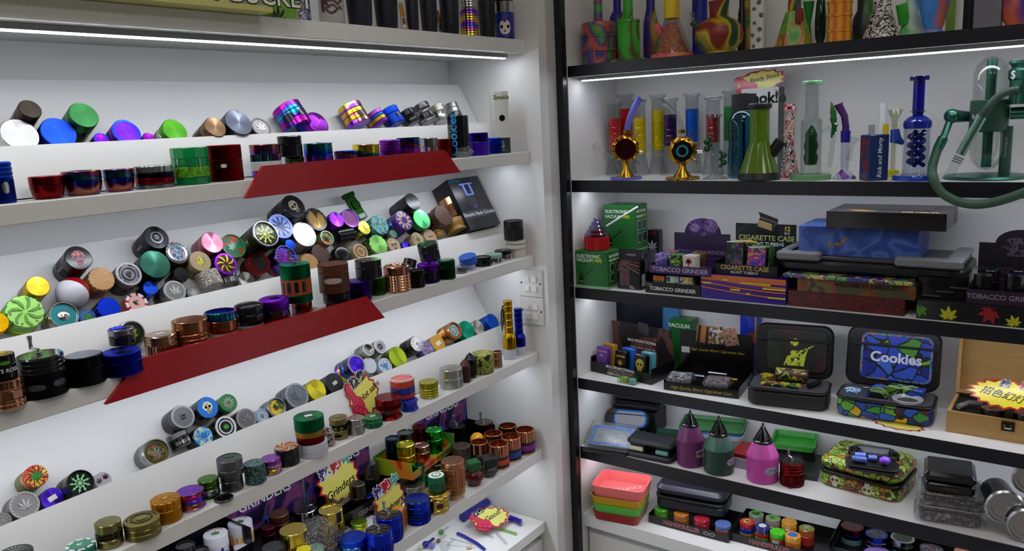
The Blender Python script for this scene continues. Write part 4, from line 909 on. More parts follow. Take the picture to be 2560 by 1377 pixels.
# ---------------------------------------------------------------- left, flat shelf with display boxes
shelf(-1.030, 0, 'on the GRINDERS box shelf', 'grinders on the display box shelf', sl=.01)
Z4 = SH['z']
SMOKE = 'i0c0820-2a1460-80406a-1a1a50-3060c8-100a28@14'
def dbox(label, M, W, D, h, hd, m, mi, name='display_box', lip=None, side=None, word=None, ws=.03, wm='pddd', ht=None, hword=None, hs=.03, hm=None, fz=.5, group=None, th=.0015, dome=0, rake=0):
    """counter display tray: x along its front, y to its back, z up; header board of height hd at the back"""
    t = thing(name, label, 'display box', M, group); lip = h * .7 if lip is None else lip
    ob('tray', mk(*join([boxm(0, 0, 0, W, D, th), boxm(0, 0, th, W, th, lip), boxm(0, th, th, th, D - th, h), boxm(W - th, th, th, W, D - th, h), boxm(th, D - th, th, W - th, D, h)]), smooth=False), m, t)
    if hd:
        K = Matrix.Translation((0, D + .0005, 0)) @ Matrix.Rotation(-rake, 4, 'X')
        g = [boxm(0, 0, 0, W, .002, hd)]
        if dome: g.append(extrude([(W / 2 + dome * cos(pi * i / 24), hd - .0005 + dome * sin(pi * i / 24)) for i in range(25)], 0, .002))
        hb = ob('header_board', mk(*join(g), smooth=False), hm or m, t, K)
        if hword:
            for s_, zz, sz, mm in hword: ob('lettering', textm(s_, sz, off=.02), mm, hb, Matrix.Translation((W / 2, -.0005, zz)) @ FRONT)
    if word:
        for s_, zz, sz, mm in word: ob('lettering', textm(s_, sz, off=.02), mm, t, Matrix.Translation((W / 2, -.0005, zz)) @ FRONT)
    return t
def MY(x, y, z, a=0):    # front facing +x, local x along +y
    return Matrix.Translation((x, y, z)) @ Matrix.Rotation(pi / 2 + a, 4, 'Z')
for y0, W, nm in ((1.70, .25, 'black grinder display box with purple smoke header nearest the side panel'), (1.265, .235, 'black grinder display box with purple smoke header behind the Grinders card'), (1.02, .235, 'black grinder display box with purple smoke header behind the bagged gold grinders')):
    tq = dbox(nm, MY(-1.535, y0, zat(y0) + .0012), W, .115, .06, .165, 'p0c0c16', None, word=[('GRINDERS', .02, .02, 'p888')], hm=SMOKE, hword=[('GRINDERS', .132, .034, 'pdddde4')], group='grinder display boxes')
    if y0 < 1.1: ob('riser_insert', mk(*boxm(.003, .003, .002, W - .003, .112, .048), smooth=False), 'k0c0c12', tq)
tq = dbox('black display box holding the white flame-printed grinders', MY(-1.545, .818, zat(.82) + .001), .2, .115, .135, 0, 'p0a0c14', None, lip=.098, word=[('GRINDER', .072, .026, 'pccc')], group='grinder display boxes')
tr = dbox('red yellow green tobacco grinder tray perched on other jars', MY(-1.508, 1.512, Z4 + .052, .17), .235, .135, .05, 0, 'cb83018-c87820-90a020-3a7a28@9', None, lip=.022, word=[('TOBACCO GRINDER', .011, .017, 'p7a2a10')])
ob('riser_insert', mk(*boxm(.003, .003, .002, .197, .112, .072), smooth=False), 'k0c0c12', tq)
frame(600, 980, 3.2)
ZT = Z4 + .0545
IN = 'in the rainbow-coloured tray'
SH['tail'] = IN
T('yellow open-topped grinder', 1257, 1405, 382, 520, 'md0c828~.2|me0d830~.2^r', z=ZT, dep=-1.556)
T('pale pink open-topped grinder', 1392, 1522, 392, 500, 'mc89888~.2|md0a090~.2^r', z=ZT, dep=-1.562)
T('bright green chrome grinder', 1487, 1625, 270, 400, 'm20a030~.2|m30c040~.2^r', z=ZT, dep=-1.575)
T('dark red chrome grinder', 1385, 1500, 252, 380, 'm7a1818~.2|m8a2020~.2^r', z=ZT, dep=-1.622)
T('grey-green chrome grinder', 1262, 1394, 292, 400, 'm4a5a50~.2|m5a6a60~.2^r', z=ZT, dep=-1.612)
T('navy chrome grinder', 1165, 1285, 340, 430, 'm1a2450~.2|m2a4060~.2^r', z=ZT, dep=-1.6)
UP.clear()
SH['tail'] = 'on the GRINDERS box shelf'
cc = 'mc88a68~.2'
for d, x0, x1, yt, yb, band in (('copper cup grinder with magenta band', 2210, 2368, 265, 506, 'q9a2a9a'), ('copper cup grinder with blue band', 2088, 2250, 320, 562, 'q1c48a0'), ('copper cup grinder with orange band', 1996, 2160, 376, 628, 'qd04428'), ('copper cup grinder behind the blue-banded one', 2078, 2222, 238, 470, 'q222'), ('copper cup grinder behind the orange-banded one', 1942, 2092, 300, 540, 'q222'), ('copper cup grinder behind the black-capped jar', 1850, 1996, 362, 600, 'q222')):
    T(d, x0, x1, yt, yb, 'md0a080|q101116|%s/K|q14151a|%s/K^o' % (band, cc), fr=[.05, .14, .22, .12, .47])
T('dark red crank grinder', 1897, 2040, 215, 372, 's5a1014|s6a1418', 'disc m888~.2 .95', cr=1, dep=-1.56)
T('black crank grinder in the last display box', 1672, 1812, 238, 400, 's121418|s1a1c22', 'disc m333~.2 .9', cr=1, dep=-1.572, z=Z4 - .004 + .002)
r_ = T('yellow domed grinder with two small ears', 1815, 1925, 335, 430, 'pd89a20|pe0a028^D', dep=-1.53, fr=[.35, .65])
ob('ear', mk(*lathe([(0, 0), (.006, 0), (0, .016)], 10)), 'pe0a028', r_, Matrix.Translation((-.014, 0, .036)) @ Matrix.Rotation(-.4, 4, 'Y')); ob('ear', mk(*lathe([(0, 0), (.006, 0), (0, .016)], 10)), 'pe0a028', r_, Matrix.Translation((.014, 0, .036)) @ Matrix.Rotation(.4, 4, 'Y'))
T('dark leaf-patterned square-topped grinder', 1700, 1850, 395, 520, 'c141210-3a2e28-1a1614@260|c141210-4a3a30-201a16@260', dep=-1.50)
def capped(desc, x0, x1, yt, yb, mb, mc, cx0, cx1, cyt, style='b', rz=25):
    C_, d, R, H = stand_at(x0, x1, yt, yb)
    r = thing('figure_jar', lab(desc), 'grinder', facing(C_, d), SH['group']); rr = R; upright(r, C_, R * 1.02, H + .028)
    ob('body', mk(*lathe([(0, 0), (R * .62, 0), (R * .7, .002), (R * .74, H * .2), (R * .98, H * .42), (R, H * .62), (R * .86, H * .84), (R * .66, H), (0, H)], 32, lambda a, i, j: 1 + .02 * sin(9 * a + j))), mb, r)
    q = (cx1 - cx0) / (x1 - x0) * R * .78; ob('cap', mk(*rbox(-q, -q, H + .0004, q, q, H + .027, q * .25, 3, .002)), mc, r, Matrix.Rotation(radians(rz), 4, 'Z')); return r
capped('smoky glass grinder with black square cap', 1930, 2068, 555, 695, 'p484440~.1', 'p14161c', 1900, 2055, 425)
capped('maroon skull-shaped grinder with green square cap', 1797, 1955, 585, 770, 'p5a1014', 'p1c5a2c', 1770, 1900, 490)
T('small rose jar under the copper jar', 1675, 1755, 800, 872, 'pc89068', name='small_jar', cat='jar')
T('tan jar supporting the crumpled copper one', 1668, 1800, 712, 800, 'pb07a48', name='jar', cat='jar', on='small rose jar under the copper jar')
T('crumpled copper jar', 1612, 1800, 508, 712, 'mb87a58~.3/d|mc08868~.25', fr=[.8, .2], on='tan jar supporting the crumpled copper one')
T('gold tower grinder with oval windows', 1477, 1682, 740, 982, 'md0b050~.18|mc8a848~.18|md8bc60~.18/d|mc8a848/d', '', 'oval p2a1c10 -75 .42 34 .26;oval p2a1c10 -125 .42 34 .26', fr=[.2, .48, .2, .12])
T('green bottle-cap jar with red star', 1508, 1645, 632, 760, 'p0c5a34/K|p0e6a3c', 'disc pdde8e0 .9;ring p0c5a34 .55;disc peee .4;leaf pb02020 .2', on='gold tower grinder with oval windows', name='cap_jar', cat='jar')
T('royal blue studded grinder with faceted top', 1335, 1537, 798, 1070, 'm1428a0~.25|m1830b0~.25/d|m1c38c0~.25|m2040d0~.2^v', fr=[.12, .4, .24, .24])
for d, x0, x1, yt, yb in (('blue studded crank grinder beside the orange one', 1085, 1296, 938, 1232), ('blue studded crank grinder nearest the plain blue one', 957, 1168, 1030, 1320)):
    T(d, x0, x1, yt, yb, 'm1428a8~.25|m182cb0~.25/d|m1c34c8~.25', 'disc m6a6460~.15 .84;blades m9a9490~.2 .8', fr=[.12, .42, .46], cr=1)
T('blue grinder with plain bright lid', 782, 1002, 1098, 1330, 'm1838b0~.2/r|m4a7ac0~.15|m1c48d8~.35/k', )
T('mint green grinder with printed loops', 550, 722, 1200, 1350, 'pa8d8b0|pb8e0c0', 'ring p3a7a4a .3;dots p4a8a5a .8')
T('dark bronze grinder with red leaf lid', 690, 792, 1162, 1300, 'p2030a0|p3a2a28', 'leaf p7a3030 .8;ring maaa 1')
T('round silver grinder with engraved lid', 672, 776, 1070, 1180, 'm888|mb0a8b0~.4', 'flower m888 .8')
T('lime green round-lidded grinder', 888, 1026, 1000, 1130, 'mb8b030|m9cc038~.35')
T('black crank grinder in front of the Grinders card', 796, 985, 812, 1010, 's101214|p14161a', 'disc p444~.1 .95', cr=1)
T('blue flat-lidded grinder behind the lighters card', 972, 1085, 785, 930, 's1838a0|s2048b8')
T('copper flat-lidded grinder behind the lighters card', 1003, 1105, 840, 990, 'm9a6a48|mb07c54~.4')
T('gunmetal flat-lidded grinder beside the gold tower', 1338, 1500, 662, 840, 'm888~.2|m8a8880~.35/K')
T('brass flat-lidded grinder behind the gunmetal one', 1430, 1545, 628, 790, 'mb0a040|mc8bc50~.35')
T('antique silver figured goblet grinder', 968, 1108, 560, 785, 'm3a3830~.3/d|m4a463c~.3/b|p1c1a18/t', fr=[.3, .35, .35], dep=-1.59)
T('antique silver crowned goblet grinder', 832, 962, 690, 850, 'm4a4638~.3/b|m5a5444~.3/d', dep=-1.59)
T('teal open grinder under the colourful tray', 1362, 1452, 565, 660, 'm1a5a40~.2|m207050~.2^r', dep=-1.525)
T('chrome and blue grinder under the colourful tray', 1455, 1582, 545, 660, 'm1c2c80|maaa~.2^r', dep=-1.555)
# bagged gold grinders
for d, x0, x1, yt, yb, sp in (('gold studded grinder inside the clear bag, taller', 586, 782, 928, 1200, 'mb89828~.2|mc8a830~.2/d|md8c058~.2^r'), ('gold studded grinder inside the clear bag, shorter', 402, 622, 1006, 1230, 'mb89828~.2|mc8a830~.2/d|md0b850~.25')):
    T(d, x0, x1, yt, yb, sp, fr=[.2, .5, .3], dep=-1.497)
T('clear-lidded chrome grinder at the back of the bag', 436, 622, 832, 1010, 'mbbb~.1|tb0b0b8', z=zat(1.2) + .0495, dep=-1.60)
T('clear-lidded dark grinder beside the crank one', 635, 806, 842, 1010, 'mb0a878~.1|t8a8884', z=zat(1.3) + .003, dep=-1.597)
T('brown flat-lidded grinder at the left of the bag', 235, 400, 932, 1100, 'm5a3028|m7a4a3c~.4', z=zat(1.1) + .0495, dep=-1.60)
T('maroon grinder below the brown flat-lidded one', 180, 300, 1040, 1160, 'm4a1420|m5c1a24~.4', z=zat(1.05) + .0495, dep=-1.59)
def film(label, pts, zs, rx, m='ud8dce0@60', sd=1):
    rnd = random.Random(sd); n = 18; v, f = [], []
    cx = sum(p[0] for p in pts) / len(pts); cy = sum(p[1] for p in pts) / len(pts)
    for j in range(7):
        for i in range(n):
            a = 2 * pi * i / n; k = cos(j / 6 * pi / 2 * .96) ** .45
            v.append((rx[0] * k * cos(a) * (1 + .12 * rnd.random()), rx[1] * k * sin(a) * (1 + .12 * rnd.random()), zs * (j / 6) ** 1.1 * (1 + .1 * rnd.random()) + .001))
    for j in range(6):
        for i in range(n): f.append((j * n + i, j * n + (i + 1) % n, (j + 1) * n + (i + 1) % n, (j + 1) * n + i))
    f.append(tuple(range(6 * n, 7 * n)))
    tag(ob('plastic_bag', mk(v, f, smooth=False), m, None, Matrix.Translation((cx, cy, pts[0][2]))), label, 'bag')
A1 = hit(*fp(575, 1080), 0, -1.49); A1.z = zat(A1.y); film('crumpled clear plastic bag over two gold studded grinders', [(-1.487, A1.y, A1.z)], .100, (.045, .085))
NU = len(UP)
for d, x0, x1, yt, yb, fl in (('white grinder with orange flames', 1812, 2006, 1100, 1310, 'd89a38'), ('white grinder with purple flames', 1620, 1816, 1190, 1400, '5a2a80')):
    frame(0, 940, 3.151)
    r_ = T(d, x0, x1, yt, yb, 'pd8d8e0|pe4e4ea', 'fat p3a6a2a .55;text pa02020 .78 BACKWOODS .2', z=zat(.95) + .0745, dep=-1.607 if 'orange' in d else -1.598)
    R = r_.children[0].dimensions.x / 2
    for i in range(9):
        a = -pi / 2 + (i - 4) * .4; ob('flame_print', patch(R * 1.02, math.degrees(a), .012 + .004 * (i % 2), 16, .018 + .008 * (i % 3)), 'p' + fl, r_)
T('white grinder top beside the flame pair', 1840, 1960, 1310, 1340, 'pd8d8e0|pe4e4ea', 'text pa02020 .8 BACKWOODS .2', z=zat(1) + .0745, dep=-1.575)
for i, (x, y, s) in enumerate(((1400, 1290, 150), (1520, 1330, 140), (1330, 1370, 150))):
    T(('dark chrome grinder left of the flame pair', 'dark chrome grinder in front of the flame pair', 'dark chrome grinder at the very bottom edge')[i], x, x + s, y, y + 130, 'm2a2a2c~.2|p1c1c20~.1^r', z=zat(.9) + .0745, dep=(-1.60, -1.595, -1.60)[i])
del UP[NU:]
frame(600, 980, 3.2)
T('black scalloped grinder beside the gold bagged ones', 215, 405, 1170, 1320, 'p101012|p16161a/n', dep=-1.495)
T('yellow square grinder below the bag', 440, 560, 1185, 1320, 'pb8a820|pc8b828', dep=-1.47)
settle((-1.535,))
UP.clear()
r_ = T('orange knurled disc grinder standing on edge', 1292, 1440, 935, 1150, 'pb0701c~.25/n|pb87820~.25/n')
R = .0335; P = hit(*fp(1375, 1145), 2, Z4 - .005)
r_.matrix_world = Matrix.Translation((-1.405, P.y + .002, zat(P.y) + R * 1.02)) @ Matrix.Rotation(.5, 4, 'Z') @ Matrix.Rotation(pi / 2, 4, 'Y') @ Matrix.Translation((0, 0, -.014))
for ch in list(r_.children): bpy.data.objects.remove(ch)
turned(r_, R, .028, 'pb0701c~.25/n|pb87820~.25/n', 'holes p8a5010 .8')
UP.clear()
TEAL = 'p2a9a8a'
def stand_card(label, x, y, dep, w, h, word, **kw):
    P = hit(*fp(x, y), 0, dep); card(label, Matrix.Translation(P) @ Matrix.Rotation(pi / 2, 4, 'Z') @ Matrix.Rotation(pi / 2 - .25, 4, 'X'), w, h, word, [('抢', 'p2a1a70'), ('购', 'pb01828'), ('中', TEAL)], **kw)
stand_card('yellow burst card reading Grinders behind the goblet', 790, 700, -1.625, .142, .125, 'Grinders', hz=(0, .28), hs=.27, wz=.24, ww=(-.02, -.18))
stand_card('yellow burst card ending in lighters behind the crank pair', 1195, 855, -1.445, .105, .108, 'Lighters', hz=(0, .28), hs=.27, wz=.22, ww=(.04, -.18))
# ---------------------------------------------------------------- left counter with loose glass pipes
shelf(-1.281, 0, 'on the left counter', 'glass pipes on the left counter')
Z5 = SH['z']
def rod(desc, pts, r, m, cat='glass pipe', name='glass_pipe', hollow=False, zr=None):
    P = [hit(*fp(x, y), 2, Z5 + (zr or (r if not isinstance(r, list) else max(r))) + z) for x, y, z in pts]
    t = thing(name, lab(desc), cat, Matrix.Translation(P[0]), SH['group'] or None); Q = [p - P[0] for p in P]
    r0 = r if isinstance(r, list) else [r] * len(Q)
    ob('stem', mk(*tube(Q, r0, 14)), m, t)
    return t, Q
frame(1040, 1220, 7.53)
rod('long dark blue pipe with knobs and rainbow tip', [(1290, 1150, 0), (1150, 1040, 0), (900, 900, 0), (780, 850, 0)], .005, 'p20209a~.1')
t, Q = rod('green glass straw tube', [(1895, 860, 0), (1560, 760, 0)], .0045, 't98d080')
rod('thin clear glass tube nearest the counter edge', [(1700, 1045, 0), (1500, 830, 0)], .0045, 'te8f0f0')
rod('thin clear glass tube beside the thumb card', [(1450, 930, 0), (1150, 770, 0)], .0045, 'te8f0f0')
t, Q = rod('short dark blue glass horn at the card', [(1975, 640, 0), (1960, 638, 0), (1900, 600, 0), (1760, 560, 0)], [.0115, .009, .0085, .0095], 'p1a149a~.1')
rod('wide dark blue glass tube behind the card', [(870, 560, 0), (1010, 470, 0), (1340, 260, 0)], [.014, .014, .014], 'p1a1478~.1')
rod('thin clear straw with wooden bead', [(1120, 1130, 0), (600, 1060, 0)], .0018, 'te8f0f0', name='glass_straw')
rod('thin grey glass straw above the beaded one', [(1070, 1060, 0), (640, 940, 0)], .0016, 'tc8d0d4', name='glass_straw')
P = hit(*fp(995, 1115), 2, Z5 + .005); tag(ob('wooden_bead', mk(*lathe([(0, -.008)] + [(.0045 * (1 + .12 * (i % 2)), -.008 + .0016 * i) for i in range(11)] + [(0, .008)], 14)), 'pd8c08a', None, Matrix.Translation(P) @ Matrix.Rotation(.8, 4, 'Z') @ Matrix.Rotation(pi / 2, 4, 'Y')), 'ribbed cream bead threaded on a thin clear straw', 'bead')
def bulb(desc, x, y, r, m, sx=1, m2='te8f0f0', tail=None):
    P = hit(*fp(x, y), 2, Z5 + r); t = thing('glass_pipe', lab(desc), 'glass pipe', Matrix.Translation(P), SH['group'])
    ob('bowl', mk(*ball((0, 0, 0), r, 20, sx)), m, t); ob('stem', mk(*tube([(0, r * .8, 0), (-.008, r + .035, -r * .4)], .0045, 12)), m2, t)
bulb('clear round glass bowl pipe', 540, 1090, .016, 'te0e8ec')
bulb('pale green glass bowl pipe by the shelf edge', 470, 830, .009, 't5aa050')
bulb('clear glass bowl under the thumb card', 985, 680, .011, 'te0e8ec')
bulb('dark blue glass bowl pipe at the bottom edge', 180, 1060, .011, 'p1a1488~.1', 1, 'p1a1488~.1')
bulb('violet-grey swirled glass bowl pipe', 300, 1090, .009, 'p6a6ab0~.1')
bulb('cream glass bowl pipe at the bottom edge', 90, 1110, .008, 'pc8cc98~.1')
bulb('small brown glass bowl pipe', 425, 990, .007, 'p7a4a38~.1')
Pc = hit(*fp(1400, 560), 2, Z5 + .034)
card('yellow burst card with pink thumb reading Good', Matrix.Translation(Pc) @ Matrix.Rotation(pi / 2 - .45, 4, 'Z') @ Matrix.Rotation(.35, 4, 'X'), .128, .092, 'Good!', '热卖', hand=True, hz=(-.22, .34), hs=.2, wz=.28, ww=(.08, .04), rot=18, cols=('pc03040', 'pe8e880'))
# ---------------------------------------------------------------- left, top shelf seen from below
shelf(.230, 0, 'on the top left shelf', '')
frame(600, 0, 3.413)
Z0 = SH['z']
y1 = hit(684, 28, 0, -1.325).y
t = thing('ashtray_carton', 'long pale yellow ashtray carton with outlined capital lettering overhanging the shelf', 'box', MY(-1.325, y1 - .62, Z0))
ob('carton', mk(*rbox(0, 0, 0, .62, .2, .22, .002, 2, .001)), 'pc8c478~.4', t); txt(t, 'ENORMOUS BUTT BUCKET', .052, 'p141414', .40, -.0008, .030, off=.05); txt(t, 'ENORMOUS BUTT BUCKET', .052, 'peeeedd', .40, -.0016, .030, off=.01)
plate(t, 'p8a8a86', .52, .012, .6, .05); txt(t, 'ASHTRAY', .016, 'p444', .56, -.0012, .03)
def block(name, label, cat, x0, x1, dep, D, Hh, m, z=None, rz=0, group=None):
    A = hit(fp(x0, 0)[0], 60, SH['ax'], dep); B = hit(fp(x1, 0)[0], 60, SH['ax'], dep); W = (B - A).length
    for _ in range(3):
        A = hit(fp(x0, 0)[0], proj(V((A.x, A.y, SH['z'])))[1], SH['ax'], dep); B = hit(fp(x1, 0)[0], proj(V((B.x, B.y, SH['z'])))[1], SH['ax'], dep)
    W = (B.xy - A.xy).length; A.z = SH['z'] if z is None else z
    M = (MY(A.x, A.y, A.z) if SH['ax'] == 0 else Matrix.Translation(A)) @ Matrix.Rotation(radians(rz), 4, 'Z')
    t = thing(name, label, cat, M, group); ob('carton', mk(*rbox(0, 0, 0, W, D, Hh, .0012, 2, .0008)), m, t); return t, W
t, W = block('leaf_print_box', 'green box printed with black leaves beside the yellow ashtray carton', 'box', 300, 500, -1.40, .16, .2, 'p7ab040')
for s_, x, y in ((.035, W * .7, .05), (.03, W * .15, .0)): ob('leaf_print', mk(*flat(leaf(s_, x, y), .0005), smooth=False), 'p141a10', t, Matrix.Translation((0, -.0004, 0)) @ FRONT)
t, W = block('paper_sleeve', 'white carton with navy patterned strip on the top left shelf', 'box', 503, 678, -1.395, .1, .18, 'pdcdce6')
plate(t, 'c1a2050-8a90c0-2a3060@200', .022, 0, .034, .18); plate(t, 'cc8c8d0-505060-e0e0e8@160', 0, 0, .02, .18)
T('clear bag of red and black cords', 682, 900, -160, 190, 'ud8d8e0@50|ud8d8e0@50', name='plastic_bag', cat='bag', dep=-1.412)
ob('cord_bundle', mk(*join([tube([(.02 * cos(a + i), .02 * sin(a + i), .035 + .007 * i + .006 * sin(3 * a)) for a in [k * .4 for k in range(10)]], .003, 6) for i in range(7)])), 'q7a1a20', LAST['clear bag of red and black cords'][2]['r'])
for d, x0, x1, m, dp in (('wide matte black cup beside the cord bag', 915, 1150, 'q1c2030', -1.425), ('matte black cup in front of the cardboard tag', 1152, 1366, 'q181b2a', -1.42), ('matte black cup with its tag on the near side', 1420, 1538, 'q1c1f2e', -1.405), ('matte black cup in the middle of the cup row', 1540, 1696, 'q1a1d2c', -1.42), ('matte black cup beside the scaly tumbler', 1708, 1884, 'q171a28', -1.41)):
    T(d, x0, x1, -260, 250, m + '/f|' + m + '*1', name='tumbler', cat='cup', dep=dp, fr=[.9, .1])
for nm, px, dp in (('brown cardboard tag with barcode between black cups', 1402, -1.40), ('brown cardboard tag edge beside the scaly tumbler', 1706, -1.435)):
    P = hit(600 + px / 3.413, 50, 0, dp); t = thing('hang_tag', nm, 'tag', MY(dp, P.y, Z0, .0) @ Matrix.Rotation(-.1, 4, 'Y')); t.location.z += .003
    ob('card', mk(*extrude([(-.009, 0), (.013, 0), (.004, .062), (-.009, .062)], 0, .001), smooth=False), 'kb08040~.6', t)
    ob('barcode_label', mk(*boxm(-.008, -.0006, .004, .006, -.0001, .03), smooth=False), 'pddd', t)
    for i in range(6): ob('bar', mk(*boxm(-.006 + .0018 * i, -.001, .012, -.005 + .0018 * i, -.0007, .028), smooth=False), 'p111', t)
T('tumbler with iridescent scale pattern', 1886, 2040, -100, 300, 'x2@60~.25/d|mccc/d', name='tumbler', cat='cup', dep=-1.41)
T('matte black cup with gold patterned rim', 2040, 2190, -120, 315, 'q14161f/f|md8b020~.2/d*.9', name='tumbler', cat='cup', dep=-1.43, fr=[.75, .25])
r_ = T('chrome-banded tumbler with sugar skull print', 2185, 2345, -20, 330, 'c1a2080-2838a8-1a1a60-4a50c0@90|mccc~.15|p16182c', name='tumbler', cat='cup', dep=-1.41, fr=[.66, .28, .06])
R = r_.children[0].dimensions.x / 2
for q in ((.0, .52, 70, .6, 'pe8e4d8'), (-20, .54, 18, .14, 'p141414'), (20, .54, 18, .14, 'p141414'), (0, .36, 10, .08, 'p141414'), (0, .78, 20, .12, 'p9a1840')):
    Hb = .66 * .10; ob('skull_print', patch(R * (1.015 if q[4] == 'pe8e4d8' else 1.03), -90 + q[0], q[1] * Hb, q[2], q[3] * Hb), q[4], r_)
settle()
# ---------------------------------------------------------------- right cabinet, silicone water pipes on top
def pipe(desc, x0, x1, yt, yb, segs, dep=None, z=None, name='water_pipe', cat='water pipe', rz=0, n=36, R=None, H=None, keep=True):
    """turned water pipe; segs: (part name, material, [(r, z)...]) with r in half widths and z in heights; glass is blown hollow"""
    C_, d, R_, H_ = stand_at(x0, x1, yt, yb, z, dep); R = R or R_; H = H or H_
    r = thing(name, lab(desc), cat, facing(C_, d, rz), SH['group'] or None)
    for nm, m, pr, *o in segs:
        p = [(a * R, b * H) for a, b in pr]
        if m[0] == 't' and 'solid' not in o:
            w_ = .0022; q = [(max(a - w_, .0004), b) for a, b in p]
            if nm != 'neck' and nm != 'tube': q[0] = (q[0][0], q[0][1] + w_)
            p = p + q[::-1] + [p[0]]
        else: p = [(0, p[0][1])] + p + [(0, p[-1][1])]
        ob(nm, mk(*lathe(p, o[0] if o and isinstance(o[0], int) else n), ang=.55), m, r)
    upright(r, C_, R * 1.03, H); LAST[desc] = (C_.z + H + .0005, C_[SH['ax']], UP[-1])
    return r, R, H
def stem(r, pts, rad, m, nm='side_stem', n=12, r2=None, kids=()):
    o = ob(nm, mk(*tube(pts, rad, n, r2=r2)), m, r)
    for k, p2, rd2, m2, *q in kids: ob(k, mk(*tube(p2, rd2, n, r2=q[0] if q else None)), m2, o)
    return o
SI = {'a': 'i203080-c86030-5a2a80-3a9a40-d06838@13', 'g': 'i3ab030-38b028-5a3020-40c030-c8b830@9', 'r': 'i7a2018-882818-c8b020-2a5028-1a4028-a03020@9', 'b': 'i20208a-202090-6a2020-b0a030-1a1a80@8', 'm': 'i3a8a30-78a828-a05030-c8b030-3a7a30@16', 'o': 'vd86a20-e0a020-d87020-e8b028', 'k': 'i181818-1a1a1c-2a6a28-3a8a30@10'}
shelf(.1535, 1, 'on the top right shelf', 'water pipes on the top right shelf')
frame(1420, 0, 4.414)
pipe('blue orange and purple silicone barrel pipe', 125, 500, 235, 715, [('barrel', SI['a'], [(.95, 0), (.98, .02), (.96, .3), (1.02, .31), (1.02, .35), (.96, .36), (.97, .64), (1.02, .65), (1.02, .69), (.97, .7), (1, .96), (.96, 1)]), ('neck', SI['a'], [(.34, 1.001), (.26, 1.08), (.24, 1.9)])], dep=2.165)
r, R, H = pipe('lime green and brown silicone pipe with wide foot', 455, 890, 195, 690, [('foot', SI['g'], [(1, 0), (1, .04), (.9, .07)]), ('body', SI['g'], [(.6, .0705), (.56, .1), (.56, .92), (.6, .94), (.58, 1)]), ('neck', SI['g'], [(.26, 1.001), (.24, 1.6)])], dep=2.16)
pipe('blue and red silicone pipe between the barrel and lime ones', 470, 640, -60, 640, [('body', SI['b'], [(.9, 0), (1, .1), (.95, .5), (1, .7), (.6, .78)]), ('neck', SI['b'], [(.5, .781), (.5, 1)])], dep=2.30)
pipe('blue silicone pipe with maroon wave behind the pink cone', 832, 1005, -80, 620, [('body', SI['b'], [(.95, 0), (1, .3), (.9, .6), (.55, .8), (.55, 1)])], dep=2.30)
r, R, H = pipe('clear glass cone pipe with pink and yellow lining', 905, 1392, 180, 655, [('foot', 'id83870-e04878-d88a40-e04080@14', [(.98, 0), (1, .02), (.97, .11)]), ('lining', 'id83870-e0a038-e03a70-e8c040-d84878@40', [(.8, .12), (.62, .3), (.25, .9)]), ('glass_cone', 'td8dcdc', [(.94, .112), (.92, .15), (.36, .98), (.3, 1)]), ('neck', 'ie8d020-e8c820-e0a040@8', [(.34, 1.001), (.36, 1.02), (.35, 1.5)])], dep=2.165)
stem(r, [(-.02, 0, H * .5), (-.045, -.004, H * .88)], .011, 'ie04070-e88850@20', kids=[('bowl', [(-.046, -.004, H * .9), (-.062, -.004, H * 1.12)], .003, 'te0e4e4', .012)])
r, R, H = pipe('red yellow green silicone globe pipe', 1400, 1940, 150, 605, [('foot', SI['r'], [(.6, 0), (.66, .02), (.6, .08)]), ('globe', SI['r'], [(.62, .081), (.85, .2), (.98, .38), (1, .52), (.94, .7), (.78, .85), (.5, .95), (.38, 1)]), ('neck', SI['r'], [(.38, 1.001), (.42, 1.4)])], dep=2.175)
stem(r, [(-R * .82, 0, H * .72), (-R * 1.08, 0, H * .92)], .010, 'q2a3a24', kids=[('glass_bowl', [(-R * 1.05, -.002, H * .9), (-R * 1.0, -.004, H * 1.02), (-R * 1.03, -.004, H * 1.15)], [.004, .009, .011], 'te0e4e4')])
pipe('plain dark blue silicone tube behind the globe pipe', 1365, 1545, -120, 560, [('tube', 'q1a1a90', [(1, 0), (.9, .3), (.95, 1)])], dep=2.32)
pipe('black and green tube beside the globe pipe', 1870, 1955, -60, 570, [('tube', 'q16181a', [(1, 0), (1, .7), (.7, .8), (.7, 1)])], dep=2.24)
pipe('slim rainbow silicone tube left of the leaf-print tube', 1935, 2008, -80, 560, [('tube', SI['m'], [(1, 0), (1, 1)])], dep=2.27)
t, W = block('leaf_print_tube', 'tall white square tube printed with black leaves on the top right shelf', 'water pipe', 2012, 2148, 2.20, .03, .24, 'pdcdcd8')
for i in range(14): ob('leaf_print', mk(*flat(leaf(.010 + .003 * (i % 2), W * (.25 + .5 * (i % 2)), .012 + .016 * i, i), .0004), smooth=False), 'p222', t, Matrix.Translation((0, -.0003, 0)) @ FRONT)
frame(1900, 0, 3.879)
r, R, H = pipe('faceted rasta-coloured silicone pyramid pipe', 135, 520, 88, 460, [('pyramid', SI['m'], [(1, 0), (.98, .04), (.45, .98), (.4, 1)], 6), ('neck', SI['r'], [(.3, 1.001), (.34, 1.06), (.3, 1.5)])], dep=2.165)
stem(r, [(.012, -.03, H * .7), (.012, -.045, H * .98)], .010, 'q8a2820', kids=[('bowl', [(.012, -.0455, H * .99), (.012, -.048, H * 1.22)], .004, 'te4e8e8', .014)])
pipe('small green silicone side pipe behind the pyramid', 410, 520, 10, 440, [('tube', 'q1c7a2c', [(.9, 0), (.4, .5), (.9, .9), (1, 1)])], dep=2.30)
pipe('dark green glass oval vessel behind the orange barrel', 525, 640, -80, 420, [('shell', 'p142a1c~.1', [(.3, 0), (.9, .2), (1, .5), (.8, .8), (.5, 1)])], dep=2.30)
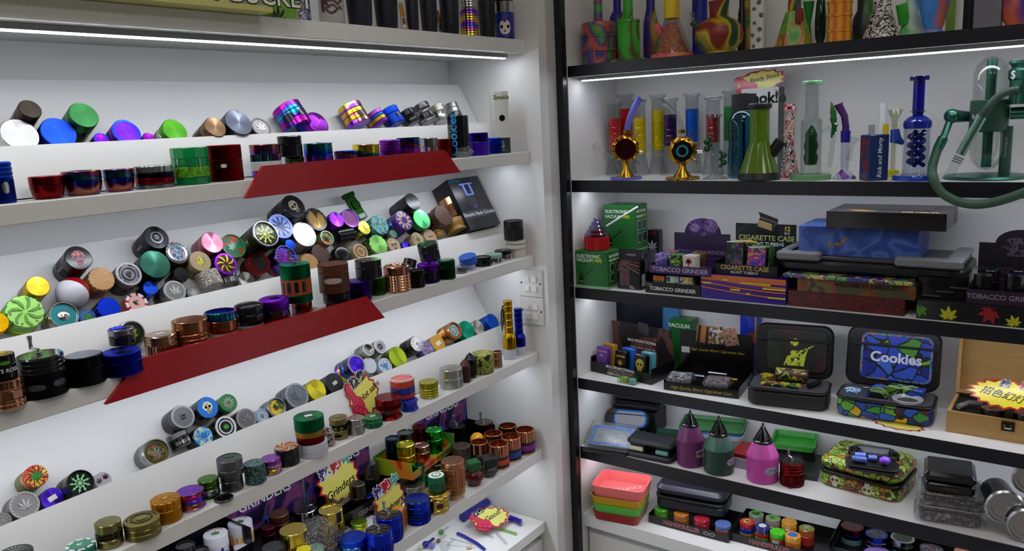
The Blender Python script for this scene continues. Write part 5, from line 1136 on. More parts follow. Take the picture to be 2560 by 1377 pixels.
pipe('orange and yellow striped silicone barrel pipe', 636, 892, -10, 415, [('barrel', SI['o'], [(.92, 0), (.95, .02), (.93, .25), (1, .26), (1, .32), (.93, .33), (.93, .61), (1, .62), (1, .68), (.93, .69), (.95, .92), (1, .93), (1, 1)])], dep=2.18)
pipe('green and black silicone pipe behind the orange barrel', 880, 1135, -60, 400, [('body', SI['k'], [(.9, 0), (1, .3), (.9, .55), (.6, .7), (.6, 1)])], dep=2.31)
pipe('black and white skull-covered cone pipe', 985, 1362, -10, 385, [('cone', 'c0e0e0e-e8e4dc-141414-e0dcd4-101010@62', [(.98, 0), (1, .03), (.5, .75), (.42, .85), (.48, .87), (.44, 1)])], dep=2.185)
r, R, H = pipe('bright green and blue-white silicone cone pipe', 1330, 1600, -60, 345, [('cone', 'i3ab83a-40c040-d0e8d8-3a80c0-2060a0@7', [(1, 0), (.95, .05), (.5, .6), (.45, 1)])], dep=2.26)
stem(r, [(-R * .5, -.01, H * .35), (-R * .8, -.02, H * .8)], .013, 'q40b83a')
pipe('sky blue and orange silicone goblet pipe', 1520, 1830, -80, 325, [('foot', 'id07030-3a80d0-c86828@10', [(.72, 0), (.7, .04), (.55, .12)]), ('cup', 'i3a88d8-3a80d0-c86028-3a88d8@10', [(.56, .1201), (.7, .25), (.95, .7), (1, .85)]), ('rim', 'id06a30-c86028@20', [(1.02, .8505), (1.02, 1)])], dep=2.17)
t, W = block('green_card', 'plain olive green card standing behind the blue goblet pipe', 'card', 1790, 1880, 2.33, .004, .2, 'k7aa03a~.5')
t, W = block('grey_carton', 'grey and black carton leaning at the far right of the top right shelf', 'box', 1960, 2330, 2.165, .05, .2, 'p6a6874~.5'); plate(t, 'p16181c', 0, 0, W * .28, .2); plate(t, 'p1c3038', W * .14, .0, W * .17, .2, -.0008)
pipe('purple and orange silicone globe at the picture edge', 2330, 2600, -150, 250, [('globe', 'i4a2080-c85a30-2a3090-b04a38@9', [(.5, 0), (.9, .2), (1, .5), (.9, .8), (.4, 1)])], dep=2.18)
settle()
# ---------------------------------------------------------------- right cabinet, glass water pipes
shelf(-.186, 1, 'on the glass pipe shelf', 'glass water pipes')
frame(1430, 180, 4.267)
for d, x0, x1, yt, col, q0, q1, dp in (('shortest clear tube pipe with red liquid at the far left', 388, 520, 330, 'c02028', .35, .78, 2.32), ('clear tube pipe with red liquid behind the violet neck', 508, 652, 232, 'c82018', .42, .81, 2.365), ('clear tube pipe with yellow liquid beside the violet neck', 690, 825, 290, 'd8b808', .28, .76, 2.31), ('taller clear tube pipe with plain yellow liquid', 830, 966, 235, 'e0c810', .3, .80, 2.345), ('clear tube pipe with dark purple liquid', 996, 1140, 275, '2a0a48', .38, .78, 2.325), ('clear tube pipe with bright blue liquid', 1192, 1335, 222, '0a58c8', .40, .80, 2.35), ('clear tube pipe with dark red liquid beside the teal bottle', 1440, 1590, 258, '981820', .42, .77, 2.31), ('tallest clear tube pipe with green liquid', 1612, 1760, 188, '2a9a3a', .4, .80, 2.36)):
    r, R, H = pipe(d, x0, x1, yt, 1115, [('beaker', 'te6eaea', [(1.55, 0), (1.6, .02), (1.0, q0 - .03)]), ('liquid_coil', 'p%s~.08' % col, [(.93, q0), (.93, q1), (.8, q1 + .005)]), ('tube', 'te6eaea', [(1.0, q0 - .028), (1.0, .955), (1.25, .96), (1.3, .98), (1.25, 1)])], dep=dp)
    for k in range(5): ob('coil_ring', mk(*lathe([(R * .94, 0), (R * .985, .002), (R * .94, .004), (R * .94, 0)], 24)), 'p%s~.1' % col, r, Matrix.Translation((0, 0, H * (q0 + (q1 - q0) * (k + .5) / 5))))
    UP[-1]['R'] = R * 1.6
# crystal-studded pipes
def crystal(desc, x0, x1, yt, cx, cy, cr, mb, mface, mneck, ns, mcry, face_n, arms, bend):
    C_, d, R, H = stand_at(x0, x1, yt, 1160, None, 2.145)
    r = thing('crystal_pipe', lab(desc), 'water pipe', facing(C_, d), SH['group']); upright(r, C_, R, H)
    k = R / ((x1 - x0) / 2); bz = (1160 - cy) * k
    ob('base_disc', mk(*lathe([(0, 0), (R, 0), (R, .007), (0, .007)], 40)), mb, r)
    ob('gold_cone', mk(*lathe([(0, .0072), (R * .55, .0072), (R * .5, .011), (R * .22, .03), (R * .2, bz - cr * k * .9), (0, bz - cr * k * .9)], 28, lambda a, i, j: 1 + .05 * sin(7 * a + 3 * j))), 'mc89a30~.25', r)
    rnd = random.Random(len(desc)); v, f = lathe([(cr * k * sin(pi * i / 12), -cr * k * cos(pi * i / 12) * .62) for i in range(13)], 30)
    v = [(x * (q := .96 + .14 * rnd.random()), z * q, y * q) for x, y, z in v]
    ob('gold_body', mk(v, [g[::-1] for g in f], ang=.4), 'mc8962a~.28', r, Matrix.Translation((0, 0, bz)))
    fc = ob('lens_face', mk(*[[(x, z, y) for x, y, z in q] if i == 0 else q for i, q in enumerate(lathe([(0, .0), (cr * k * .80, 0), (cr * k * .78, .006), (cr * k * .3, .008), (0, .008)], face_n))]), mface, r, Matrix.Translation((0, -cr * k * .66, bz)))
    if face_n < 12: ob('eye_ring', mk(*[[(x, z, y) for x, y, z in q] if i == 0 else q for i, q in enumerate(annul(cr * k * .3, cr * k * .45, 0, .001))]), 'p3a8a98~.2', fc, Matrix.Translation((0, -.002, 0)))
    for a, l in arms:
        a = radians(a); u = V((cos(a), -.25, sin(a))).normalized(); s0 = u * (cr * k * .95); ln = l * k
        o = ob('crystal_point', mk(*tube([s0, s0 + u * ln * .72, s0 + u * ln], [.0042, .0044, .0006], 6), ang=.3), mcry, r, Matrix.Translation((0, 0, bz)))
        ob('gold_claw', mk(*tube([s0 * .9, s0 + u * .005], .0062, 8)), 'mc8962a~.25', o)
    nk = [V(((x - cx) * k, 0, (1160 - y) * k)) for x, y in bend]
    ob('neck', mk(*tube(nk, [ns] * (len(nk) - 2) + [ns * 1.1, ns * 1.75], 16)), mneck, r)
    ob('neck_collar', mk(*tube([nk[0] - V((0, 0, .004)), nk[0] + V((0, 0, .006))], ns * 1.35, 14)), 'mc8962a~.25', r)
crystal('gold crystal pipe with dark red lens and violet bent neck', 408, 746, 290, 545, 835, 138, 'q6a70d0', 'p2a0610~.12', 'q6a70d8', .0085, 'te8e4dc', 32, [(160, 70), (135, 90), (110, 110), (50, 110), (20, 75), (-15, 80), (-50, 110), (-140, 90), (185, 60)], [(568, 660), (570, 610), (600, 500), (650, 400), (690, 340), (712, 312)])
crystal('gold crystal pipe with octagonal dark eye face and clear neck', 995, 1362, 290, 1180, 850, 145, 'c3a2a14-c89a30-1a1a1a@90', 'p14181a~.12', 'te8ecec', .0075, 'te4ccd0', 8, [(135, 120), (60, 130), (20, 80), (-5, 110), (-40, 90)], [(1175, 650), (1172, 600), (1150, 520), (1110, 440), (1060, 370), (1000, 320)])
r, R, H = pipe('clear glass pipe with green knobs and curved neck', 1410, 1692, 450, 1152, [('foot', 'te4eaea', [(.95, 0), (1, .01), (.6, .05), (.3, .1)]), ('tube', 'te4eaea', [(.32, .1), (.36, .5), (.3, .62), (.36, .95), (.55, .97), (.5, 1)])], dep=2.17)
for i in range(9): ob('green_knob', mk(*ball((R * (.38 + .25 * (i % 2)) * (-1) ** (i // 5), -R * .3, H * (.2 + .055 * i)), .005 + .004 * (i % 2), 10)), 'p0c4a20~.08', r)
stem(r, [(-R * .3, 0, H * .45), (-R * .6, -.01, H * .7), (-R * .9, -.01, H * .72)], .006, 'te4eaea')
r, R, H = pipe('teal see-through plastic bottle with ribbed black cap', 1640, 1985, 222, 1142, [('bottle', 't48a0b8', [(.92, 0), (1, .03), (1, .3), (.93, .4), (1, .5), (1, .66), (.85, .76), (.72, .79)]), ('water_tube', 'p1a3040~.1', [(.1, .05), (.1, .79)])], dep=2.215, name='water_bottle', cat='bottle')
ob('ribbed_cap', segment(R * .75, H * .795, H * .99, 'k', 'f'), 'q16181c', r)
r, R, H = pipe('green beaker pipe with black rubber base and rim', 1755, 2218, 330, 1163, [('rubber_base', 'q16181a', [(.97, 0), (1, .02), (.93, .1)]), ('beaker', 'p5a7a1c~.12', [(.92, .1005), (.87, .14), (.48, .47), (.45, .52), (.46, .92)]), ('rubber_rim', 'q1a1c20', [(.46, .9205), (.55, .93), (.56, .96), (.55, .985), (.5, 1)])], dep=2.15)
ob('side_socket', mk(*tube([(R * .55, -.004, H * .33), (R * .98, -.006, H * .5)], .0155, 18)), 'q16181a', r)
ob('cream_downstem', mk(*tube([(R * .97, -.006, H * .5), (R * 1.12, -.007, H * .56)], .008, 12)), 'te4e4e0', r); ob('wooden_tip', mk(*tube([(R * 1.1, -.007, H * .56), (R * 1.55, -.008, H * .76)], .0035, 10)), 'pd0bf98', r)
SH['group'] = ''
t, W, H = box_at('pipe_carton', 'white and black pipe carton behind the teal bottle', 'box', 1800, 1120, 2190, 1120, 182, .05, m='pdfe2de', front=2.30)
txt(t, 'Zmok!e', W * .4, 'p1c2a22', W * .56, -.0006, H * .88, off=.03); txt(t, 'TM', W * .06, 'p1c2a22', W * .93, -.0006, H * .96)
ob('black_side', mk(*boxm(W + .0003, .0, 0, W + .0007, .05, H), smooth=False), 'p101114', t); txt(t, 'PRODUCTS', .007, 'pccc', W + .001, .025, H * .9, 'side'); txt(t, 'TO BE HIGH', .007, 'pccc', W + .001, .025, H * .83, 'side')
Pc = hit(*fp(2010, 95), 1, 2.315)
card('yellow burst card reading Ready Stock above the white pipe carton', Matrix.Translation(Pc) @ Matrix.Rotation(pi / 2 - .1, 4, 'X') @ Matrix.Rotation(.12, 4, 'Z'), .145, .062, 'Ready Stock', '', hand=True, wz=.28, ww=(.08, .1), rot=2, hz=(0, 0))
SH['group'] = 'glass water pipes'
r, R, H = pipe('glass pipe printed with red flowers and black checks', 2200, 2432, 342, 1100, [('foot', 'c181818-c83030-e8e8e8@160', [(.98, 0), (1, .01), (.98, .05)]), ('body', 'cd8d8d4-c02828-e4e4e0-181c28-dcdcd8@75', [(.95, .051), (.45, .4), (.42, .85), (.55, .91)]), ('rim', 'c181818-c83030-e8e8e8@160', [(.56, .911), (.62, 1)])], dep=2.23, rz=0)
frame(1960, 160, 3.722)
r, R, H = pipe('clear pipe with mint green base, rim and leafy coil', 60, 447, 150, 1092, [('green_base', 'q6aa070~.3', [(1, 0), (1, .045), (.98, .05)]), ('chamber', 'te4ecea', [(.55, .0505), (.52, .08), (.52, .6), (.34, .63)]), ('neck', 'te4ecea', [(.34, .631), (.32, .96)]), ('green_rim', 'q6aa878~.3', [(.4, .961), (.49, .965), (.49, .99), (.45, 1)])], dep=2.165)
ob('green_coil', mk(*lathe([(0, H * .14), (R * .28, H * .15), (R * .36, H * .22), (R * .27, H * .28), (R * .36, H * .34), (R * .28, H * .4), (R * .3, H * .46), (R * .16, H * .52), (0, H * .56)], 18)), 'p1a4a20~.1', r)
stem(r, [(R * .5, 0, H * .48), (R * .8, 0, H * .52), (R * 1.05, 0, H * .45), (R * 1.0, 0, H * .3), (R * .9, 0, H * .12)], .006, 'te4ecea')
for i in range(3): ob('glass_leaf', mk(*tube([(R * (.95 + .1 * i), -.01, H * (.42 + .03 * i)), (R * (1.1 - .05 * i), -.012, H * (.55 + .06 * i)), (R * (.85 + .02 * i), -.012, H * (.62 + .08 * i))], [.002, .008, .001], 8)), 'p2a6a30~.15', r)
r, R, H = pipe('small blue and red silicone pipe with bent neck', 440, 662, 720, 1076, [('foot', 'ic03028-2820a0-e0e0f0-c02c24@18', [(1, 0), (.95, .06), (.45, .2), (.3, .25)]), ('clear_chamber', 'te4e8f0', [(.35, .251), (.4, .6), (.38, .98)]), ('collar', 'q2018a0', [(.4, .985), (.42, 1.3)])], dep=2.18)
ob('neck', mk(*tube([(0, 0, H * 1.3), (0, 0, H * 1.4), (-R * .15, 0, H * 1.7), (-R * .6, 0, H * 1.95), (-R * .68, 0, H * 2.02)], [.0085, .0085, .0085, .010, .012], 14)), 'i301880-5a2050-2018a0@30', r)
ob('glass_bowl', mk(*tube([(R * .3, -.01, H * .5), (R * .55, -.012, H * .9), (R * .75, -.012, H * 1.12)], [.007, .004, .014], 14)), 'te4e8ec', r)
t = None
A = hit(*fp(672, 1075), 2, SH['z']); A = hit(fp(672, 0)[0], 450, 1, 2.128); B = hit(fp(790, 0)[0], 452, 1, 2.108)
t = thing('lettered_tin', 'blue square tin with slanted white lettering, turned corner forward', 'box', Matrix.Translation((B.x, B.y, SH['z'])) @ Matrix.Rotation(radians(42), 4, 'Z'))
W1, W2, Hh = .050, .048, .112
ob('tin', mk(*rbox(0, 0, 0, W1, W2, Hh, .004, 4, .002)), 'p20386c', t); txt(t, 'Rick and Morty', .0155, 'pdde4ee', W1 * .52, -.0006, Hh * .5, rz=90, off=.015, shear=.1)
ob('colour_panel', mk(*boxm(-.0007, .004, .006, -.0003, W2 - .004, Hh - .006), smooth=False), 'c20386c-7a2a38-20386c@30', t); txt(t, 'C-137', .013, 'p5a78a8', -.0009, W2 * .5, .012, 'left')
for d, x0, x1, yt, yb, segs, dp in (('white frosted joint pipe behind the lettered tin', 838, 960, 362, 1040, [('tube', 'pe8ecec~.25', [(.9, 0), (.9, .45), (.6, .47), (.6, .9), (.45, 1)])], 2.30), ('slim yellow glass tube behind the lettered tin', 900, 955, 560, 1060, [('tube', 'pd8c020~.1', [(.9, 0), (1, 1)])], 2.26), ('grey ground-glass joint behind the lettered tin', 770, 830, 565, 1040, [('tube', 'p9aa0a4~.2', [(1, 0), (1, 1)])], 2.24), ('yellow glass foot pipe beside the blue pipe', 940, 1075, 975, 1050, [('foot', 'pd8d020~.1', [(1, 0), (.9, .8), (.5, 1)]), ('tube', 'te8e8d8', [(.4, 1.01), (.35, 5.5), (.5, 7.8), (1.15, 9.2)])], 2.25)):
    pipe(d, x0, x1, yt, yb, segs, dep=dp)
r, R, H = pipe('blue and clear glass pipe with spiral coils and thick base', 998, 1436, 108, 1094, [('blue_base', 'p2a4ab8~.08', [(1, 0), (1, .035), (.96, .05)]), ('clear_plinth', 'te0e6f0', [(.62, .0505), (.6, .09)]), ('chamber', 'te0e6f0', [(.59, .0905), (.58, .5)]), ('blue_dome', 'p1c2c9c~.08', [(.58, .5005), (.62, .53), (.6, .57), (.4, .61), (.2, .63), (.24, .635), (.24, .655)]), ('blue_ring', 'p10104a~.1', [(.28, .6555), (.37, .662), (.28, .672)]), ('neck', 'p14148a~.08', [(.25, .6725), (.25, .957)]), ('rim', 'p10105a~.1', [(.42, .958), (.42, .995), (.4, 1)])], dep=2.16)
for s_ in (-1, 1):
    ob('spiral_coil', mk(*tube([(s_ * R * .18 + R * .14 * cos(a), R * .14 * sin(a), H * (.14 + .33 * a / 26)) for a in [i * .65 for i in range(41)]], .0055, 8)), 'p1a2490~.1', r)
stem(r, [(-R * .58, 0, H * .36), (-R * .9, -.008, H * .40), (-R * .95, -.008, H * .5)], [.005, .014, .010], 'p2a4ab0~.1', kids=[('glass_funnel', [(-R * .95, -.008, H * .52), (-R * .95, -.008, H * .6), (-R * .95, -.008, H * .66)], [.004, .004, .014], 'te4e8ec')])
settle()
# sea-green metal gravity pipe
SH['group'] = ''
G1, G2 = 'm4a8472~.35', 'q2c5244~.4'
C_, d, R, H = stand_at(1480, 2182, 330, 1092, None, 2.225)
R = .085; C_ = hit(fp(1835, 0)[0], 600, 1, 2.215); C_.z = SH['z']
t = thing('gravity_pipe', 'large sea-green metal gravity water pipe with glass capsule and two hoses', 'water pipe', Matrix.Translation(C_))
k = .00029 * (2.215 / 1.9) / 1.0
def LP(x, y, dy=0):
    P = hit(*fp(x, y), 1, 2.215 + dy) - C_; return P
ob('base_disc', mk(*lathe([(0, 0), (.088, 0), (.09, .003), (.086, .007), (.02, .012), (0, .012)], 48)), G1, t)
zc = LP(1848, 485).z; zt = LP(1850, -66).z; zb = .019; cr = .0375
pr = [(.004, zb), (.018, zb + .004), (cr * .85, zb + .02), (cr, zb + .04), (cr, zc - .036)]; pr2 = [(cr, zc + .038), (cr, zt - .04), (cr * .85, zt - .018), (cr * .45, zt - .004), (.002, zt)]
for p in (pr, pr2): ob('glass_capsule', mk(*lathe(p + [(max(a - .002, .0005), b + (.002 if p is pr else -.002)) for a, b in p][::-1] + [p[0]], 36)), 'teef2f0', t)
ob('centre_rod', mk(*lathe([(0, .026), (.011, .026), (.011, zt - .007), (0, zt - .007)], 24)), G1, t)
ob('hub', mk(*lathe([(.0385, zc - .036), (.041, zc - .034), (.041, zc + .036), (.0385, zc + .038), (.0120, zc + .038), (.0120, zc - .036), (.0385, zc - .036)], 40)), G2, t)
me = textm('$', .03, off=.0); ob('emblem', me, 'pccd4d0', t, Matrix.Translation((-.022, -.0355, zc)) @ Matrix.Rotation(-.5, 4, 'Z') @ FRONT @ Matrix.Rotation(1.57, 4, 'Z'))
q = LP(2120, 465); ob('axle', mk(*tube([(.0425, 0, zc + .004), (.075, 0, zc + .004), (.076, 0, zc + .004), (.16, 0, zc + .004)], [.014, .014, .0265, .0265], 24)), G1, t)
q = LP(2063, 800); ob('pillar', mk(*tube([(q.x, .0, .010), (q.x, .0, zc - .025)], .0125, 20)), G2, t)
ob('lettering', textm('Stundenglass', .009), 'p9ab0a8', t, Matrix.Translation((q.x, -.0132, zc * .5)) @ FRONT @ Matrix.Rotation(1.57, 4, 'Z'))
a, b = LP(1680, 485, -.02), LP(1560, 485, -.03); ob('elbow', mk(*join([tube([(-.0415, 0, zc), b], [.012, .016], 18), ball(tuple(b), .0175, 18)])), G1, t)
c, d_ = LP(1480, 690, -.045), LP(1430, 790, -.05); e = ob('arm_tube', mk(*tube([b, b.lerp(c, .9), c, d_], [.008, .008, .0115, .0115], 16)), G1, t)
HP = [LP(x, y, -.055 - dd) for x, y, dd in ((1430, 790, 0), (1400, 880, .01), (1380, 960, .03), (1385, 1050, .07), (1430, 1150, .075), (1500, 1220, .075), (1620, 1280, .075), (1760, 1305, .075), (1900, 1295, .075), (2080, 1250, .075), (2300, 1170, .075))]
def smooth(P, n=4):
    o = []
    for i in range(len(P) - 1):
        p0, p1, p2, p3 = P[max(i - 1, 0)], P[i], P[i + 1], P[min(i + 2, len(P) - 1)]
        for j in range(n): s = j / n; o.append(.5 * ((2 * p1) + (p2 - p0) * s + (2 * p0 - 5 * p1 + 4 * p2 - p3) * s * s + (3 * p1 - p0 - 3 * p2 + p3) * s ** 3))
    return o + [P[-1]]
ob('lower_hose', mk(*tube(smooth(HP), .0105, 14)), 'q3a5e48~.5', t)
HQ = [LP(x, y, -.05 - dd) for x, y, dd in ((2180, 235, 0), (2060, 265, .01), (1960, 330, .02), (1890, 420, .028), (1840, 490, .03))]
h = ob('upper_hose', mk(*tube(smooth(HQ), .0088, 14)), 'q2c4a3a~.5', t)
ob('hose_handle', mk(*tube([HQ[-1], LP(1640, 840, -.085)], .0105, 18)), 'm8ab8a4~.35', t); hh = ob('glass_tip', mk(*tube([LP(1640, 850, -.0855), LP(1530, 1050, -.088)], .010, 18)), 'te4ecec', t)
for i in range(3): p = LP(1628 - 12 * i, 868 + 20 * i, -.0857); ob('black_ring', mk(*tube([p, p + (LP(1530, 1050, -.088) - p).normalized() * .0014], .0112, 16)), 'p111', hh)
q = LP(2185, 185, -.02); ob('bowl_cup', mk(*lathe([(0, q.z - .045), (.030, q.z - .045), (.031, q.z + .008), (.034, q.z + .012), (.034, q.z + .03), (.028, q.z + .036), (.03, q.z + .042), (.034, q.z + .046), (.034, q.z + .052), (0, q.z + .052)], 32)), G1, t, Matrix.Translation((q.x + .012, q.y, 0)))
ob('emblem', textm('$', .026, off=.0), 'pe8ecea', t, Matrix.Translation((q.x - .010, q.y - .0275, q.z + .02)) @ Matrix.Rotation(-.7, 4, 'Z') @ FRONT)
q = LP(2100, 325); ob('crossbar', mk(*boxm(.042, -.004, zc + .040, .16, .004, zc + .046), smooth=False), G1, t)
# loose glass at the left end and behind
def adap(desc, pts, rads, m='te4e8e8', dep=2.2):
    P = [hit(*fp(x, y), 1, dep) for x, y in pts]; P = [p + V((0, 0, max(0, SH['z'] + max(rads) - min(q.z for q in P)))) for p in P]; c0 = P[0]
    tag(ob('glass_adapter', mk(*tube([p - c0 for p in P], rads, 12)), m, None, Matrix.Translation(c0)), lab(desc), 'glass adapter')
frame(1430, 180, 4.267)
adap('slanted clear glass bowl stem at the left end', [(160, 830), (215, 880), (300, 950), (400, 1050), (440, 1130)], [.012, .006, .008, .006, .006], dep=2.235)
adap('slanted clear glass stem between the two gold crystal pipes', [(800, 860), (870, 910), (960, 960), (990, 1130)], [.011, .007, .006, .006], dep=2.24)
# ---------------------------------------------------------------- right cabinet, boxes and grinder displays
def bx(name, label, cat, xl, xr, yt, front, D, m, z=None, rz=0, group=None, part='carton', e=.0008, Hh=None, r=None):
    """box by the picture columns of its front face, the row of its top left corner, and the depth it stands at"""
    z = SH['z'] if z is None else z; A = B = None; vl = vr = 500
    for _ in range(4):
        A = hit(fp(xl, 0)[0], vl, 1, front); B = hit(fp(xr, 0)[0], vr, 1, front); vl = proj(V((A.x, A.y, z)))[1]; vr = proj(V((B.x, B.y, z)))[1]
    W = abs(B.x - A.x) / cos(radians(rz))
    if Hh is None: rr = ray(*fp(xl, yt)); Hh = EYE + rr.z * (A.y / rr.y) - z
    t = thing(name, label, cat, Matrix.Translation((A.x, front, z)) @ Matrix.Rotation(radians(rz), 4, 'Z'), group)
    if m: ob(part, mk(*rbox(0, 0, 0, W, D, Hh, r or e, 2 if not r else 5, e * .7)), m, t)
    return t, W, Hh, z + Hh + .0008
shelf(-.5205, 1, '', '')
frame(1430, 480, 4.491)
def vac(label, xl, xr, yt, front, z, rz=0, D=.085):
    t, W, H, zt = bx('pipe_carton', label, 'box', xl, xr, yt, front, D, 'k1e6a2c~.35', z, rz, 'green vacuum pipe cartons')
    for sd, x0, ww in (('front', W * .42, W), ('side', D * .5, D)):
        yy = -.0006 if sd == 'front' else x0; xx = x0 if sd == 'front' else W + .0006
        txt(t, 'ELECTRONIC', ww * .125, 'pd8e8d8', xx, yy, H * .86, sd, off=.03); txt(t, 'VACUUM', ww * .125, 'pd8e8d8', xx - (ww * .12 if sd == 'front' else 0), yy - (0 if sd == 'front' else ww * .12), H * .75, sd, off=.03)
        txt(t, 'PIPE', ww * .125, 'pc8d820', xx + (ww * .3 if sd == 'front' else 0), yy + (0 if sd == 'front' else ww * .3), H * .75, sd, off=.03)
    plate(t, 'p8ab888', 0, 0, W, H * .06); plate(t, 'p8ab888', 0, 0, D, H * .06, W + .0005, face='side')
    ob('printed_pipe', mk(*flat([[(-.009, 0), (.009, 0), (.009, .012), (.004, .022), (.0025, .034), (-.0025, .034), (-.004, .022), (-.009, .012)], [(.004, .02), (.045, .052), (.046, .051), (.005, .018)]], .0004), smooth=False), 'p101a14', t, Matrix.Translation((W * .18, -.0006, H * .12)) @ FRONT)
    txt(t, 'Cookies', .005, 'pdddddd', W * .18, -.0012, H * .17)
    for i in range(4): plate(t, 'pb8c8b8', D * (.2 + .42 * (i % 2)), H * (.18 + .27 * (i // 2)), D * (.2 + .42 * (i % 2) + .28), H * (.18 + .27 * (i // 2) + .22), W + .0004, face='side'); plate(t, 'p2a3a30', D * (.22 + .42 * (i % 2)), H * (.2 + .27 * (i // 2)), D * (.2 + .42 * (i % 2) + .26), H * (.18 + .27 * (i // 2) + .2), W + .0009, face='side')
    return zt
zg = vac('green vacuum pipe carton standing on the shelf at the left end', 33, 388, 655, 2.106, None)
C_, d, R, H = stand_at(80, 360, 520, 0, zg, 2.15)
t = thing('vacuum_pipe', 'red electric vacuum pipe with clear ringed dome on the green carton', 'pipe', facing(C_, d)); H = R * 1.05
ob('red_base', segment(R, 0, H, 'K'), 'pb01c1c', t)
pr = [(R, H + .0005)]
for i in range(5): q = 1 - .19 * i; pr += [(R * q, H + R * (.04 + .3 * i)), (R * q * .98, H + R * (.2 + .3 * i)), (R * (q - .14), H + R * (.3 + .3 * i))]
ob('clear_dome', mk(*lathe(pr + [(a - .0015, b - .001) for a, b in pr][::-1] + [pr[0]], 32)), 'tb8b4dc', t)
ob('inner_bowl', mk(*lathe([(0, H + .001), (R * .55, H + .001), (R * .5, H + R * .5), (0, H + R * .5)], 24)), 'pa01818', t)
a, b = V((R * .75, -.004, H + R * .75)), V((R * 3.3, -.006, H + R * 2.25)); n_ = 26
ob('white_hose', mk(*tube([a.lerp(b, i / n_) for i in range(n_ + 1)], [.0036 if i % 2 else .0026 for i in range(n_ + 1)], 10), ang=1.5), 'pe0e0e4', t)
# black clamshell packs under the upper green carton
def packs():
    tops = []
    for i, (xl, xr, dp) in enumerate(((365, 520, 2.236), (525, 690, 2.232), (700, 830, 2.228))):
        t, W, H, zt = bx('clamshell_pack', ('grey-black clamshell pack behind the vacuum pipe', 'grey-black clamshell pack in the middle of the row', 'grey-black clamshell pack nearest the purple grinder tray')[i], 'pack', xl, xr, 0, dp, .08, 'p24262c~.25', None, 0, 'clamshell packs under the green carton', 'card', Hh=.096)
        plate(t, 'p6a6a72', .004, H * .86, W - .004, H * .97); ob('clear_shell', mk(*rbox(.004, -.012, .006, W - .004, -.0003, H * .8, .003, 2, .002)), 'p3a3c44~.1', t); tops.append(zt)
    return max(tops)
zp = packs()
vac('green vacuum pipe carton raised on black clamshell packs', 368, 712, 145, 2.235, zp)
t, W, H, _ = bx('open_carton', 'black carton with orange line print and open hanging flap', 'box', 515, 772, 750, 2.135, .045, 'k15131a~.25', None, 0)
for i in range(4): ob('line_print', mk(*tube([(W * .02, -.0004, H * (.6 + .08 * i)), (W * .3, -.0004, H * (.82 + .04 * i)), (W * .95, -.0004, H * (.55 + .12 * i))], .0009, 5)), 'pb05038' if i % 2 else 'pb09a90', t)
plate(t, 'c3a3034-6a3a3a-4a4a50@90', W * .1, H * .12, W * .52, H * .72)
for i in range(3): ob('line_print', mk(*tube([(W * (.5 + .06 * i), -.0005, H * .12), (W * (.62 + .06 * i), -.0005, H * .02)], .0006, 5)), 'pddd', t)
plate(t, 'pddd', .008, H * .1, .03, H * .5, W + .0004, face='side'); ob('flap', mk(*boxm(0, .01, 0, W, .0115, H * .33), smooth=False), 'k1a1a20', t, Matrix.Translation((0, 0, H + .0003))); plate(t, 'p88888c', W * .35, H * 1.12, W * .75, H * 1.18, .0095, 'slot')
t, W, H, _ = bx('leaf_print_box', 'narrow black box with white leaf print behind the clamshell packs', 'box', 858, 978, 240, 2.33, .03, 'k101014', None, 0, Hh=.155)
ob('leaf_print', mk(*flat(leaf(.028, W * .4, H * .62) , .0004), smooth=False), 'pdddde0', t, Matrix.Translation((0, -.0003, 0)) @ FRONT); plate(t, 'p7a2030', W * .3, H * .9, W * .8, H * .97)
# lower black tray with cube grinders
def rtray(label, xl, xr, front, D, h, lip, hd, m, z=None, **kw):
    z = SH['z'] if z is None else z
    A = hit(fp(xl, 0)[0], 500, 1, front); B = hit(fp(xr, 0)[0], 500, 1, front)
    for _ in range(3): A = hit(fp(xl, 0)[0], proj(V((A.x, A.y, z)))[1], 1, front); B = hit(fp(xr, 0)[0], proj(V((B.x, B.y, z)))[1], 1, front)
    W = B.x - A.x
    return dbox(label, Matrix.Translation((A.x, front, z)), W, D, h, hd, m, None, lip=lip, **kw), W, A.x, z
t, W, X0, z = rtray('black 12 piece tobacco grinder tray on the shelf under the purple one', 825, 1442, 2.118, .15, .062, .034, 0, 'k0e0e12', word=[('TOBACCO GRINDER', .014, .0155, 'pe8e8e8')])
txt(t, '12pcs', .009, 'pb0a8a0', .012, -.0005, .026); tb = t; Wb = W
def cube(label, x0, y0, z0, s, h, m, tops=None, g='cube grinders', line=True):
    t = thing('cube_grinder', label, 'grinder', Matrix.Translation((x0, y0, z0)), g)
    ob('body', mk(*rbox(0, 0, 0, s, s, h * .3, .002, 2, .0006)), m, t); ob('lid', mk(*rbox(0, 0, h * .3 + .0005, s, s, h, .002, 2, .0006)), tops or m, t); return t
L1_ = 'cube grinders in the lower black tray'
for i, (lb, m) in enumerate((('cube grinder of orange and green squares in the black tray', 'p1a1a1c'), ('pale cube grinder with yellow and navy squares in the black tray', 'pb8ccd0'), ('cube grinder with yellow and blue blots in the black tray', 'ce8e4d0-e0c020-2a4a9a-d8d4c0@90'))):
    x = X0 + .022 + i * .043; c = cube(lb, x, 2.123, z + .004, .039, .050, m, g=L1_)
    for a in range(3):
        for b in range(2):
            col = ('pc86020' if b else 'p1a8a40') if i == 0 else ('p9ab8bc', 'pd8c850', 'p3a4a5a', 'pc8d4d4')[(a + 2 * b) % 4]
            if i < 2: plate(c, col, .002 + a * .0125, .018 + b * .0155, .013 + a * .0125, .032 + b * .0155, -.0004, 'colour_square')
ztr = z + .0625
